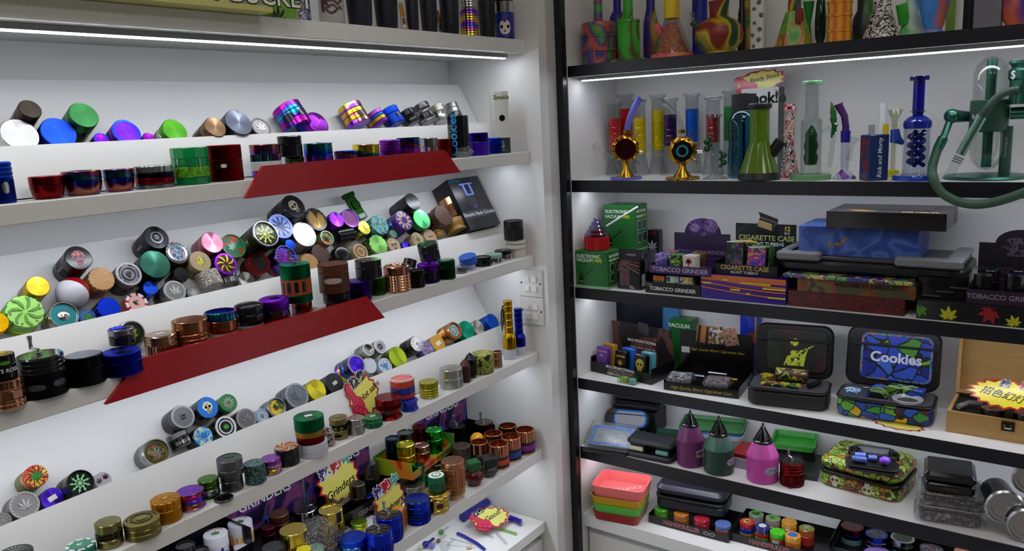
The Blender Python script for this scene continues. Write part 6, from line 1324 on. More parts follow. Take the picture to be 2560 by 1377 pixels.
t, W, X0, z = rtray('purple tobacco grinder tray with domed header stacked on the black one', 868, 1560, 2.112, .15, .026, .0245, .0, 'k3a1c5c', ztr, word=[('TOBACCO GRINDER', .012, .0185, 'pb8a8c8')])
hb = ob('header_board', mk(*join([boxm(0, 0, .026, W * .93, .002, .10), extrude([(W * .48 + W * .3 * cos(pi * i / 24), .0995 + W * .24 * sin(pi * i / 24)) for i in range(25)], 0, .002)]), smooth=False), 'k2a1a3c', t, Matrix.Translation((W * .06, .151, 0)))
txt(hb, 'TOBACCO GRINDER', .0165, 'p8a7a9c', W * .47, -.0005, .042); ob('dome_picture', mk(*flat([disc(W * .26, 0, 0, 24, W * .14)]), smooth=False), 'c3a1c5a-4a2a6a-2a1244-6a4a8a@40', hb, Matrix.Translation((W * .48, -.0002, .118)) @ FRONT)
ob('dome_picture', mk(*flat([disc(.017, 0, 0, 20, .012)]), smooth=False), 'c8a7aa0-5a4a70@200', hb, Matrix.Translation((W * .36, -.0009, .116)) @ FRONT); ob('dome_picture', mk(*flat([disc(.021, 0, 0, 24, .02)]), smooth=False), 'c5a4070-7a6090-3a2050@120', hb, Matrix.Translation((W * .62, -.0009, .124)) @ FRONT)
for i, (lb, m, mt) in enumerate((('cube grinder printed in violet and pink', 'c2a1a70-6a50b0-a080c0-3a2a80@60', 'c3a3a90-9a80c8@60'), ('cube grinder printed with white leaves on green and black', 'c141a14-5a9a3a-e0e8d8-2a2a2a@110', 'c6aa040-1a1a1a-8ab858@80'), ('plain ivory cube grinder with crimson print', 'pd4cec4', 'pd8d4c8'))):
    c = cube(lb + ' in the purple tray', X0 + .016 + i * .0435, 2.118, z + .003, .0385, .052, m, mt, 'cube grinders in the purple tray')
    if i == 2: ob('crimson_print', mk(*flat([disc(.006, 0, .006, 14, .005), disc(.005, -.004, .001, 10), disc(.005, .004, .001, 10), [(-.0015, -.012), (.0015, -.012), (.0015, 0), (-.0015, 0)]]), smooth=False), 'p9a1848', c, Matrix.Translation((.019, -.0006, .034)) @ FRONT)
for i in range(3):
    c = cube(('orange and purple cube grinder in the back row', 'navy cube grinder in the back row', 'brown cube grinder in the back row')[i] + ' of the purple tray', X0 + .018 + i * .0435, 2.168, z + .003, .038, .052, ('c8a4a30-5a3070-c88040@60', 'p1a2460', 'c4a3020-7a6030@60')[i], None, 'cube grinders in the purple tray')
# orange and violet carton with the cigarette case display on it
t, W, H, zo = bx('printed_carton', 'long carton in violet and orange with yellow dashes on the shelf', 'box', 1450, 2398, 918, 2.115, .17, 'k3a2490~.3', None, 0)
plate(t, 'pd07038', 0, H * .78, W, H); plate(t, 'p4a2a9a', 0, H * .62, W * .7, H * .7, -.0008)
for i in range(5): ob('wave_print', mk(*flat([[(W * u, H * (.86 - .1 * i - .22 * math.sin(u * 1.6)) + dh) for u, dh in [(k / 12, 0) for k in range(13)] + [(k / 12, H * .055) for k in range(12, -1, -1)]]], .0003), smooth=False), ('pd07038', 'p6a2a80', 'pd87040', 'p4a2890', 'pc86848')[i], t, Matrix.Translation((0, -.0006 - .0003 * i, 0)) @ FRONT)
for x, y, l in ((.02, .62, .11), (.27, .8, .06), (.36, .42, .12), (.55, .3, .05), (.48, .72, .35), (.8, .22, .2), (.74, .56, .26)): plate(t, 'pd8b840', W * x, H * y, W * (x + l), H * (y + .08), -.0026, 'dash_print')
t, W, X0, z = rtray('black cigarette case display with cut-out header on the violet carton', 1583, 2302, 2.13, .15, .034, .030, 0, 'k0c0c0e', zo)
for s_, zz, sz, m in (('CIGARETTE CASE', .0205, .0175, 'pc8b070'), ('BLUNT TUBES×5', .008, .0105, 'pd8d8d8')): txt(t, s_, sz, m, W * .5, -.0006, zz, off=.02)
hb = ob('header_board', mk(*boxm(0, 0, .034, W * .97, .0022, .125), smooth=False), 'c0c0e10-101a1c-14302e@12', t, Matrix.Translation((W * .05, .152, 0)))
for s_, zz, sz, m, xx in (('CIGARETTE CASE', .083, .021, 'pb0b870', .5), ('BLUNT TUBES×5', .066, .014, 'pe0e0e0', .5), ('12', .112, .018, 'pc8c020', .83), ('PCS', .099, .009, 'pccc', .83)): txt(hb, s_, sz, m, W * xx, -.0006, zz, off=.02)
cs = ob('printed_case', mk(*extrude([(-.03, -.012), (.018, -.026), (.034, .0), (-.018, .016)], 0, .0016), smooth=False), 'p2a2624', hb, Matrix.Translation((W * .5, -.002, .128))); ob('printed_lid', mk(*extrude([(-.018, .017), (.034, .001), (.034, .012), (-.022, .032)], 0, .0016), smooth=False), 'p1c1a1a', hb, Matrix.Translation((W * .5, -.002, .128)))
ob('printed_tubes', mk(*join([extrude([(-.024 + i * .0, -.010 + .005 * i), (.016, -.022 + .005 * i), (.017, -.0195 + .005 * i), (-.023, -.0075 + .005 * i)], -.001, 0) for i in range(4)]), smooth=False), 'pd8b878', hb, Matrix.Translation((W * .5, -.002, .129)))
def case(label, M, w, h, th, m, mp=None, g='cigarette cases', r=.006, edge='m2a2a2c'):
    t = thing('cigarette_case', label, 'case', M, g)
    ob('shell', mk(*[[(x, -z_ + th, y) for x, y, z_ in q] if i == 0 else [f_[::-1] for f_ in q] if False else q for i, q in enumerate(rbox(0, 0, 0, w, h, th, r, 4, .0025))]), m, t)
    if mp: ob('picture', mk(*[[(x, -z_, y) for x, y, z_ in q] if i == 0 else q for i, q in enumerate(rbox(.003, .003, 0, w - .003, h - .003, .0004, r * .7, 4, .0001))]), mp, t, Matrix.Translation((0, -.0001, 0)))
    return t
LC = 'cigarette cases in the cigarette case display'
def lean(x, y, z, a=-8, rz=0): return Matrix.Translation((x, y, z)) @ Matrix.Rotation(radians(rz), 4, 'Z') @ Matrix.Rotation(radians(a), 4, 'X')
c = case('black cigarette case with purple and green mask picture', lean(X0 + .028, 2.139, z + .004), .056, .088, .016, 'p0c0c10', 'o101014-4a2060-8a3a7a-2a6a60-14101a-101014@90', LC)
c = case('black cigarette case with neon pink and blue picture', lean(X0 + .091, 2.139, z + .004), .056, .076, .016, 'p0c0c10', 'i2a3ac8-c03a90-8a2a9a-d0a040-3a2080@40', LC)
tag(ob('plastic_bottle', mk(*tube([(0, 0, 0), (.05, .004, .002), (.056, .004, .002), (.064, .004, .002)], [.008, .008, .004, .007], 16)), 'p9a8a40~.15', None, Matrix.Translation((X0 + .04, 2.185, z + .082))), 'amber plastic tube lying on the cases in the cigarette display', 'tube')
for i in range(2): case(('green patterned cigarette case', 'dark patterned cigarette case')[i] + ' in the back of the cigarette display', lean(X0 + .03 + .06 * i, 2.172, z + .004, -4), .056, .074, .04, ('c1a2a18-6a8a3a-2a1a2a@80', 'c1a3a1a-4a8a3a-101410@120')[i], None, LC)
# ---- tall stack of cartons and trays
frame(1900, 480, 3.879)
t, W, H, z1 = bx('printed_carton', 'dark red marbled carton at the bottom of the tall stack', 'box', 268, 1398, 952, 2.118, .2, 'i4a141a-6a1e22-301418-5a2022@40', None, 0)
t, W, H, z2 = bx('printed_carton', 'olive and orange carton second from the bottom of the stack', 'box', 360, 1500, 830, 2.118, .2, 'c3a3a28-6a5a2c-7a3a24-4a4a30@14', z1, 0); txt(t, 'WELCOME TO JUNGLE CITY', W * .045, 'p2a2422', W * .62, -.0006, H * .7, off=.04)
t, W, H, z3 = bx('printed_carton', 'shrink-wrapped carton in loud yellow purple and green doodles', 'box', 238, 1470, 790, 2.112, .2, 'od8c860-6a2a80-c8d060-5ab050-3040a0-d8c070-c8b850@42', z2, 0)
ob('film_wrap', mk(*rbox(-.006, -.003, -.0005, W + .006, .2, H + .002, .006, 3, .004)), 'ue8e8f0@25', t)
def tray(label, name, xl, xr, front, D, h, m, z, cuts=False, g=None, lipw=.012):
    A = hit(fp(xl, 0)[0], 600, 1, front); B = hit(fp(xr, 0)[0], 600, 1, front)
    for _ in range(3): A = hit(fp(xl, 0)[0], proj(V((A.x, A.y, z)))[1], 1, front); B = hit(fp(xr, 0)[0], proj(V((B.x, B.y, z)))[1], 1, front)
    W = B.x - A.x; t = thing(name, label, 'tray', Matrix.Translation((A.x, front, z)), g); return t, W
t, W = tray('wide black plastic lap tray under the grey one', 'lap_tray', 178, 2000, 2.145, .22, .03, '', z3 + .004)
ob('tray_body', mk(*rbox(0, 0, 0, W, .22, .026, .03, 6, .006)), 'q1c1d20', t); zt_ = z3 + .0305
t, W = tray('wide grey plastic lap tray with two raised front arms', 'lap_tray', 150, 1965, 2.138, .22, .03, '', zt_)
ob('tray_body', mk(*rbox(.004, .03, 0, W - .004, .225, .012, .025, 6, .003)), 'q4c4e54~.35', t)
for x0, x1 in ((0, W * .26), (W * .66, W)): ob('front_arm', mk(*rbox(x0, 0, .0005, x1, .032, .024, .010, 6, .005)), 'q7c7e84~.35', t)
for x0, x1 in ((0, .022), (W - .04, W)): ob('side_arm', mk(*rbox(x0, .033, .0125, x1, .215, .024, .009, 6, .005)), 'q7c7e84~.35', t)
zt2 = zt_ + .0135
t, W, H, z4 = bx('printed_carton', 'blue cloud-printed carton on the grey lap tray', 'box', 372, 1528, 325, 2.172, .16, 'i24408c-3050a0-5070b8-2a4694@16', zt2, 0)
ob('gold_print', mk(*flat([[(0, 0), (.012, .006), (.02, .001), (.024, .014), (.042, .02), (.03, .008), (.02, -.004), (.008, -.002)], [(-.012, .002), (-.006, .008), (-.002, -.004), (-.008, -.010)]], .0004), smooth=False), 'p9a7838', t, Matrix.Translation((W * .3, -.0004, H * .4)) @ FRONT)
t, W, H, z5 = bx('printed_carton', 'glossy dark grey carton with gold lettering on top of the stack', 'box', 640, 1805, 185, 2.15, .18, 'p2e2c2e~.22', z4, 0)
txt(t, 'BOB MARLEY', .014, 'pe0c890', W * .78, .014, H + .0005, 'top', off=.04); ob('stripe_print', mk(*flat([disc(.03, .05, .02, 20, .004)], .0003), smooth=False), 'pd07030', t, Matrix.Translation((.02, .02, H + .0003))); ob('stripe_print', mk(*flat([disc(.03, .05, .02, 20, .004)], .0003), smooth=False), 'pd0d060', t, Matrix.Translation((.035, .006, H + .0003)))
ob('inset_frame', mk(*boxm(.07, .05, H + .0002, W - .04, .15, H + .0005), smooth=False), 'p1c1b1c~.2', t)
# leaf-print base tray, clear tubes, purple display at the right
t, W, H, zl = bx('leaf_print_tray', 'black tray printed with big yellow and red leaves', 'tray', 1515, 2720, 1043, 2.112, .2, 'k17161a~.3', None, 0)
for x, z_, s_, m, a in ((.27, .0, .030, 'pb8b830', 0), (.62, .025, .034, 'p9a2830', 2.6), (.80, -.002, .024, 'pb8b830', .3), (.03, .02, .026, 'p5a8a40', 3.1)):
    g = [p for p in leaf(s_, 0, 0, a, 1.5)]; g = [[(min(max(u + W * x, 0), W), min(max(v + H * .18 + z_, .0005), H - .0005)) for u, v in p] for p in g]; ob('leaf_print', mk(*flat(g, .0003), smooth=False), m, t, Matrix.Translation((0, -.0003 * (1 + (x > .7)), 0)) @ FRONT)
A = hit(*fp(1700, 1000), 1, 2.2)
for i, (x, y, s_) in enumerate(((1565, 800, 1), (1620, 835, 1), (1630, 905, 1), (1870, 985, 1), (1950, 910, 1), (1850, 800, .8))):
    P = hit(*fp(x, y), 1, 2.135); tag(ob('glass_tip', mk(*tube([(0, 0, 0), (.004, .05, 0)], .0075 * s_, 12)), 'tc0c4b8', None, Matrix.Translation(P)), ('clear glass tip nearest the doodle carton', 'clear glass tip second in the top row', 'clear glass tip below the second one', 'clear glass tip low on the right of the heap', 'pale yellow glass tip at the heap edge', 'clear glass tip at the top right of the heap')[i], 'glass tip', 'clear glass tips heaped beside the stack')
t, W, H, _ = bx('clear_tip_box', 'clear lidded box of glass parts beside the tall stack', 'box', 1528, 1990, 800, 2.145, .12, 'p17181a~.15', zl, 0)
for i in range(3): ob('clear_bar', mk(*boxm(.01 + i * .03, -.003, .004 + .012 * i, .05 + i * .03, -.0005, .007 + .012 * i), smooth=False), 'p5a5c58~.1', t)
t, W, X0, z = rtray('dark purple tobacco grinder display at the picture edge', 1995, 2760, 2.118, .14, .036, .034, 0, 'k2a1c34', zl, word=[('TOBACCO GRINDER', .018, .0165, 'p8a8090')])
hb = ob('header_board', mk(*join([boxm(0, 0, .036, W, .002, .125), extrude([(W * .56 + W * .34 * cos(pi * i / 24), .1245 + W * .22 * sin(pi * i / 24)) for i in range(25)], 0, .002)]), smooth=False), 'k1c1420', t, Matrix.Translation((W * .04, .141, 0)))
txt(hb, 'TOBACCO GRINDER', .0175, 'p5a525e', W * .47, -.0005, .058); ob('dome_picture', mk(*flat([disc(.03, 0, 0, 24, .024)]), smooth=False), 'c141216-4a4450-201a24@60', hb, Matrix.Translation((W * .5, -.0004, .115)) @ FRONT)
SH['tail'] = 'in the dark purple display'; SH['group'] = 'jars in the dark purple display'
for lb, x0, x1, y0, dp in (('black jar grinder with pale green lid, front left', 2068, 2255, 780, 2.15), ('black jar grinder with violet blue lid, front right', 2370, 2560, 782, 2.15), ('black jar grinder with teal lid, back left', 2135, 2320, 735, 2.21), ('black jar grinder with dull lid, back right', 2410, 2590, 740, 2.21)):
    T(lb, x0, x1, y0, 900, 'p101014|p16161a', 'disc %s~.2 .85' % ('s8a9a70' if 'pale' in lb else 's3a3a9a' if 'violet' in lb else 's3a8a8a' if 'teal' in lb else 's5a5a5a'), dep=dp, z=z + .002)
settle()
# ---------------------------------------------------------------- right cabinet, open zip cases
shelf(-.819, 1, '', '')
Z = SH['z']; frame(1430, 740, 5.1)
def place2(xl, yl, xr, yr, z=None):
    """two front foot points in the photograph -> frame standing on the shelf, and the width"""
    z = SH['z'] if z is None else z; A = hit(*fp(xl, yl), 2, z); B = hit(*fp(xr, yr), 2, z); X = B - A; W = X.length; X.normalize(); Y = V((-X.y, X.x, 0))
    return Matrix.Translation(A) @ Matrix((X, Y, V((0, 0, 1)))).transposed().to_4x4(), W
def inside(M, W, u, y, z=.003, a=-6): return M @ Matrix.Translation((W * u, y, z)) @ Matrix.Rotation(radians(a), 4, 'X')
M, W = place2(245, 955, 1010, 1135)
t = dbox('black multifunctional cigarette case display with brown header', M, W, .13, .05, .15, 'k0e0e12~.3', None, lip=.036, hm='c1a1618-241c1c-5a3a30-2a2020@8', rake=-.12, word=[('MULTIFUNCTIONAL', .029, .0125, 'pe8e8e8'), ('CIGARETTE CASE', .017, .0125, 'p9a7a68'), ('CHILD LOCK  BLUNT ×5', .007, .0095, 'pe0e0e0')], hword=[('MULTIFUNCTIONAL', .092, .0125, 'pe8e8e8'), ('CIGARETTE CASE', .080, .011, 'p8a6050'), ('CHILD LOCK  BLUNT ×5', .069, .009, 'pb8b8b8'), ('                          12', .108, .014, 'pb06a48')])
hb = [c for c in t.children if c.name.startswith('header')][0]
ob('printed_case', mk(*join([extrude([(-.022, 0), (.016, -.014), (.024, .010), (.018, .03), (-.018, .034)], 0, .0012)]), smooth=False), 'p3a3636', hb, Matrix.Translation((W * .55, -.0016, .128)))
L4_ = 'cigarette cases in the multifunctional display'
for lb, u, y, w_, h_, m, mp, z_ in (('purple cigarette case with cigar print', .04, .010, .046, .080, 'p6a3a9a', 'c6a3a9a-7040a0-6a3a9a@20', .004), ('black cigarette case with rainbow leaf', .36, .010, .046, .080, 'p101012', None, .004), ('black cigarette case with yellow skull', .68, .010, .046, .080, 'p101012', None, .004), ('ochre cigarette case behind the purple one', .06, .040, .046, .084, 'pb88a28', None, .004), ('bright blue cigarette case in the second row', .38, .040, .046, .082, 'p2468d0', None, .004), ('pale teal cigarette case in the second row', .70, .040, .046, .082, 'p5aa0b0', None, .004)):
    c = case(lb, inside(M, W, u, y, z_), w_, h_, .021, m, mp, L4_, .006)
    if 'leaf' in lb: ob('leaf_emblem', mk(*flat(leaf(.016), .0004), smooth=False), 'cc83028-d8c020-3a8a30@120', c, Matrix.Translation((.023, -.0002, .036)) @ FRONT); ob('lettering', textm('PARADISE', .008, off=.02), 'pc8a040', c, Matrix.Translation((.023, -.0004, .062)) @ FRONT)
    if 'skull' in lb: ob('skull_emblem', mk(*flat([disc(.015, 0, .006, 20, .016), [(-.009, -.006), (.009, -.006), (.007, -.02), (-.007, -.02)]], .0004), smooth=False), 'pb0a030', c, Matrix.Translation((.023, -.0002, .045)) @ FRONT); ob('skull_eyes', mk(*flat([disc(.004, -.006, .004, 10), disc(.004, .006, .004, 10), [(-.001, -.014), (.001, -.014), (.001, -.019), (-.001, -.019)]], .0004), smooth=False), 'p1a1a10', c, Matrix.Translation((.023, -.0008, .045)) @ FRONT)
    if 'purple' in lb: ob('lettering', textm('BACKWOODS', .0072, off=.03), 'pd8a8a0', c, Matrix.Translation((.023, -.0006, .066)) @ FRONT); ob('lettering', textm('Wild\nand Mild', .005), 'pd8d0e0', c, Matrix.Translation((.023, -.0006, .052)) @ FRONT)
M2, W2 = place2(1170, 1190, 2125, 1312)
t = dbox('black high quality cigarettes case display with gold script', M2, W2, .17, .032, .15, 'k0a0a0c~.25', None, lip=.024, rake=-.1, word=[], hword=[])
txt(t, 'High Quality 85mm Cigarettes Case', .0125, 'pb09a30', W2 / 2, -.0006, .012, shear=.35); hb = [c for c in t.children if c.name.startswith('header')][0]
txt(hb, 'High Quality 85mm Cigarettes Case', .0115, 'pb09a30', W2 * .52, -.0006, .088, shear=.35); plate(hb, 'pccc', .004, .074, .03, .094, -.0008)
for i, (x, a, m) in enumerate(((.32, .14, 'v8a5a30-3a2010-a06a40-2a1a10'), (.52, -.02, 'c4a4038-8a6a3a-c8c0c8-30303a@50'), (.74, -.2, 'c8a5a48-b08a70-5a3a30@120'))):
    ob('picture_card', mk(*rbox(-.022, 0, -.0, .022, .0012, .058, .0005, 1)), m, hb, Matrix.Translation((W2 * x, -.0018 - .0004 * i, .112)) @ Matrix.Rotation(a, 4, 'Y'))
for lb, u, y, z_, w_, h_, m, a in (('silver-blue cigarette case lying in the script display', .16, .075, .018, .068, .014, 'm9aa0b0~.3', 0), ('brass-coloured cigarette case lying in the script display', .58, .080, .018, .072, .014, 'm8a6a28~.35', 0), ('black cigarette case at the back of the script display', .42, .125, .018, .068, .012, 'p101014~.1', 0)):
    t = thing('cigarette_case', lb, 'case', M2 @ Matrix.Translation((W2 * u, y, z_)), 'cases in the script display'); ob('shell', mk(*rbox(0, 0, 0, w_, .016, h_, .006, 4, .003)), m, t); ob('edge_band', mk(*boxm(.003, -.0003, h_ * .46, w_ - .003, .0002, h_ * .54), smooth=False), 'm888', t)
for lb, u, mp in (('film-wrapped black cigarette case with white scrollwork', .03, 'c101012-1a1a1e-c8c8cc-141416@90'), ('film-wrapped cigarette case with dark floral picture', .53, 'c2a1a2a-6a2028-8a8a98-1a1a24@110')):
    t = thing('cigarette_case', lb, 'case', M2 @ Matrix.Translation((W2 * u, .006, .017)) @ Matrix.Rotation(.22, 4, 'X'), 'cases in the script display'); ob('shell', mk(*rbox(0, 0, 0, .074, .05, .018, .008, 4, .004)), 'p121216~.1', t); ob('picture', mk(*rbox(.004, .004, .0182, .07, .046, .0186, .006, 3, .0001)), mp, t)
    ob('film_wrap', mk(*rbox(-.004, -.003, -.001, .078, .053, .0205, .008, 3, .005)), 'ue4e4ea@50', t)
C_ = hit(*fp(700, 1120), 2, Z)
t = thing('clear_box', 'small clear hinged box holding two green and yellow discs', 'box', Matrix.Translation((C_.x - .036, C_.y, Z)) @ Matrix.Rotation(-.12, 4, 'Z')); ob('box', mk(*rbox(0, 0, 0, .066, .032, .024, .003, 3, .002)), 'uc8e0d8@6', t)
for i, m in enumerate(('c3ab830-d8c820@60', 'p78b8a0')): ob('disc', mk(*lathe([(0, .002), (.0135, .002), (.0135, .014), (0, .014)], 24)), m, t, Matrix.Translation((.017 + .032 * i, .016, 0)))
bx('framed_carton', 'blue-edged carton standing at the back behind the multifunctional display', 'box', 490, 1250, -60, 2.37, .02, 'k4a88c0', None, 0, Hh=.2)
t, W, H, _ = bx('carton_panel', 'dark panel propped in front of the blue-edged carton', 'box', 578, 1150, -60, 2.362, .004, 'k101828', None, 0, Hh=.2)
t, W, H, _ = bx('pipe_carton', 'green vacuum pipe carton half hidden between the two displays', 'box', 1252, 1520, 0, 2.33, .06, 'k1e6a2c', None, 0, Hh=.165); txt(t, 'VACUUM', .018, 'pd8e8d8', .032, -.0006, .145, off=.03)
t, W, H, _ = bx('tall_bag', 'tall glossy blue bag with gold edge beside the script display', 'bag', 2140, 2345, 0, 2.347, .05, 'k2438b0~.2', None, 0, Hh=.22); plate(t, 'p9a8030', W - .006, 0, W, H); plate(t, 'pa04020', W * .55, H * .52, W * .85, H * .66)
# ---- open zip cases
frame(1850, 760, 3.606)
def zipcase(label, BL, BR, D, h, mo, mlid, hl, art_m, tray_m, z=None, lean_=-.22, word=None, mesh=True, tr=(.16, .92, .12, .9), name='zip_case', foam='q3a3a3e~.8', group=None):
    M, W = place2(*BL, *BR, z)
    t = thing(name, label, 'case', M @ Matrix.Translation((0, 0, .0008)), group); r = min(.03, D * .3)
    ob('bottom_shell', mk(*rbox(0, 0, 0, W, D, h - .004, r, 6, .008)), mo, t); ob('zip_rim', mk(*rbox(-.002, -.002, h - .0038, W + .002, D + .002, h + .001, r, 6, .0015)), 'q0e0e10', t); ob('foam', mk(*rbox(.005, .005, h + .0012, W - .005, D - .005, h + .0024, r * .8, 6, .0002)), foam, t)
    K = Matrix.Translation((0, D + .003, h)) @ Matrix.Rotation(lean_, 4, 'X')
    lid = ob('lid', mk(*[[(x, z_, y) for x, y, z_ in q] if i == 0 else [g[::-1] for g in q] for i, q in enumerate(rbox(0, 0, 0, W, hl, .022, .03, 6, .006))]), mlid, t, K)
    if tray_m:
        tl = ob('metal_tray', mk(*[[(x, -z_, y) for x, y, z_ in q] if i == 0 else q for i, q in enumerate(rbox(W * tr[0], hl * tr[2], .0005, W * tr[1], hl * tr[3], .005, .02, 6, .002))]), tray_m, lid)
        ob('tray_picture', mk(*[[(x, -z_ , y) for x, y, z_ in q] if i == 0 else q for i, q in enumerate(rbox(W * tr[0] + .006, hl * tr[2] + .006, .0052, W * tr[1] - .006, hl * tr[3] - .006, .0056, .016, 6, .0001))]), art_m, lid)
        if word: txt(lid, word[0], word[1], word[2], W * .54, -.0064, hl * word[3], off=.03)
    if mesh: ob('mesh_band', mk(*boxm(W * .05, -.0085, hl * .68, W * .95, -.0072, hl * .72), smooth=False), 'q16161a', lid)
    return t, M, W, lid
G_ = 'open zip cases'
t, M, W, lid = zipcase('open black zip case with yellow-green musician tray, left of the colourful one', (55, 905), (790, 985), .125, .05, 'q202224~.45', 'q0c0c10', .155, 'i3a1410-101410-14180c-1a3a18@5', 'i4a1210-14180e-1a3a1a@5', group=G_)
ob('figure_print', mk(*flat([disc(.009, .0, .028, 16, .011), [(-.03, -.04), (-.02, -.012), (-.008, .004), (.008, .004), (.022, -.006), (.036, .012), (.03, -.014), (.026, -.04)], [(-.008, .03), (-.012, .012), (-.014, .034)], [(.012, .004), (.05, .022), (.05, .018), (.014, -.002)]], .0004), smooth=False), 'c1a2010-a8b030-b8c040-a0a828@90', lid, Matrix.Translation((W * .52, -.0060, .075)) @ FRONT)
for nm, lb, c0, c1, r, m in (('roll_tin', 'cylinder printed in green and yellow lying in the black zip case', (.30, .085, .062), (.72, .082, .060), .018, 'c1a2416-5a6a2a-b8b840-5a2a20-26301c@40'),): tag(ob(nm, mk(*tube([(0, 0, 0), (W * .40, -.002, 0)], r, 24)), m, None, M @ Matrix.Translation((W * .32, .085, .0725))), lb, 'tin')
tag(ob('picture_card', mk(*rbox(0, 0, 0, W * .5, .034, .006, .003, 3, .001)), 'c101210-6a1420-a8b030-2a5a20-101210@38', None, M @ Matrix.Translation((W * .16, .024, .054)) @ Matrix.Rotation(-.05, 4, 'Z')), 'flat card tin with red yellow green picture in the black zip case', 'tin')
tag(ob('round_tin', mk(*lathe([(0, 0), (.019, 0), (.019, .008), (0, .008)], 28)), 'c101410-b8b830-c89020-141810@60', None, M @ Matrix.Translation((W * .2, .098, .054))), 'small round picture tin in the black zip case', 'tin')
tag(ob('lighter', mk(*tube([(0, 0, 0), (.026, .044, .002)], .007, 12)), 'p121214~.15', None, M @ Matrix.Translation((W * .75, .03, .0615))), 'glossy black tube lying at the right of the black zip case', 'tube')
BL_ = 'o2038a8-3050b8-4a8a30-2848b0-6a9a38-1a2a80-3a60c0@24'
t, M, W, lid = zipcase('open zip case printed with blue green yellow cartoon shapes, lettered blue tray inside', (852, 1000), (1735, 1130), .125, .052, 'o2a50b0-3a9a40-5a2a3a-d8b020-2a60c8-1a2a70-6ab040-2a50b0@38', 'q0c0c10', .165, BL_, 'c2038a8-6a9a38-3a70c8-c86a28-3050b8@45', word=('Cookies', .038, 'pd0d4e4', .5), group=G_)
tag(ob('storage_tin', mk(*rbox(0, 0, 0, .088, .034, .022, .004, 3, .002)), BL_ + '', None, M @ Matrix.Translation((W * .50, .072, .0556)) @ Matrix.Rotation(-.16, 4, 'Z')), 'blue printed rectangular tin in the cartoon zip case', 'tin'); txt(bpy.data.objects['storage_tin'], 'Cookies', .011, 'pd8dce8', .045, .017, .0224, 'top', rz=60)
tag(ob('round_tin', mk(*lathe([(0, 0), (.021, 0), (.021, .006), (0, .006)], 30)), 'c2848b0-5ab0d0-e8e8f0-2a60c8@70', None, M @ Matrix.Translation((W * .15, .052, .0556))), 'small round blue tin with white lettering in the cartoon zip case', 'tin')
o = tag(ob('grinder_half', mk(*extrude([(.027 * cos(pi * i / 16), .002 + .027 * sin(pi * i / 16)) for i in range(17)], 0, .03), smooth=False), BL_, None, M @ Matrix.Translation((W * .42, .022, .0556))), 'blue printed round grinder standing on its side in the cartoon zip case', 'grinder'); txt(o, 'Cookies', .010, 'pe0e4f0', 0, -.0005, .020); ob('dark_face', mk(*extrude([(.019 * cos(pi * i / 16), .0022 + .014 * sin(pi * i / 16)) for i in range(17)], -.0006, -.0001), smooth=False), 'p0c0c10', o)
tag(ob('glass_ashtray', mk(*lathe([(.026, 0), (.036, .0), (.037, .007), (.033, .008), (.029, .004), (.026, 0)], 36)), 'p9aa0a4~.1', None, M @ Matrix.Translation((W * .73, .034, .0556))), 'round clear glass ashtray in the cartoon zip case', 'ashtray')
t = thing('keychain_tool', 'small grey metal tool lying beside the round blue tin', 'tool', M @ Matrix.Translation((W * .28, .085, .0556))); ob('handle', mk(*tube([(-.01, 0, .004), (.028, .004, .004)], .0022, 8)), 'm888', t); ob('funnel', mk(*tube([(.0285, .012, .008), (.06, .008, .008)], .009, 12, r2=.004)), 'p5a5a60', t)
P = hit(*fp(1400, 1100), 2, Z)
card('yellow burst card slid under the cartoon zip case', Matrix.Translation((P.x + .004, P.y + .014, Z + .0002)) @ Matrix.Rotation(-.12, 4, 'Z') @ Matrix.Scale(.28, 4, (0, 0, 1)), .125, .07, '', '')
# bamboo box
M, W = place2(1855, 1145, 2560, 1262); W = .30; D = .17; h = .055
t = thing('bamboo_box', 'open bamboo box with black foam and metal clasp at the picture edge', 'box', M)
WB = 'wc09a60-b08a50@30~.4'
ob('box_walls', mk(*join([boxm(0, 0, 0, W, .008, h), boxm(0, D - .008, 0, W, D, h), boxm(0, .0081, 0, .008, D - .0081, h), boxm(W - .008, .0081, 0, W, D - .0081, h)]), smooth=False), WB, t); ob('foam', mk(*boxm(.0085, .0085, 0, W - .0085, D - .0085, h - .008), smooth=False), 'q121214~.8', t)
lid = ob('lid', mk(*join([boxm(0, 0, 0, W, .006, D), boxm(0, -.03, 0, .008, 0, D), boxm(.008, -.03, D - .008, W, 0, D), boxm(.008, -.03, 0, W, 0, .008)]), smooth=False), WB, t, Matrix.Translation((0, D + .004, h + .001)) @ Matrix.Rotation(-.12, 4, 'X'))
for x in (.035, W - .06): ob('hinge', mk(*boxm(x, -.0006, h - .010, x + .022, .003, h + .006), smooth=False), 'm3a2e20', t, Matrix.Translation((0, D - .012, 0)))
c = ob('clasp', mk(*join([boxm(.118, -.003, h - .028, .146, -.0002, h - .004), boxm(.123, -.006, h - .022, .141, -.0031, h - .012)]), smooth=False), 'm4a4238~.35', t); ob('clasp_loop', mk(*tube([(.125, -.0075, h - .010), (.125, -.0075, h - .020), (.139, -.0075, h - .020), (.139, -.0075, h - .010)], .0014, 6)), 'maaa', c)
tag(ob('glass_pipe', mk(*tube([(0, 0, 0), (.02, .03, .004), (.05, .034, .004)], .007, 12)), 'p8a8a88~.1', None, M @ Matrix.Translation((.02, .04, h + .0005))), 'grey glass piece in the bamboo box foam', 'glass pipe')
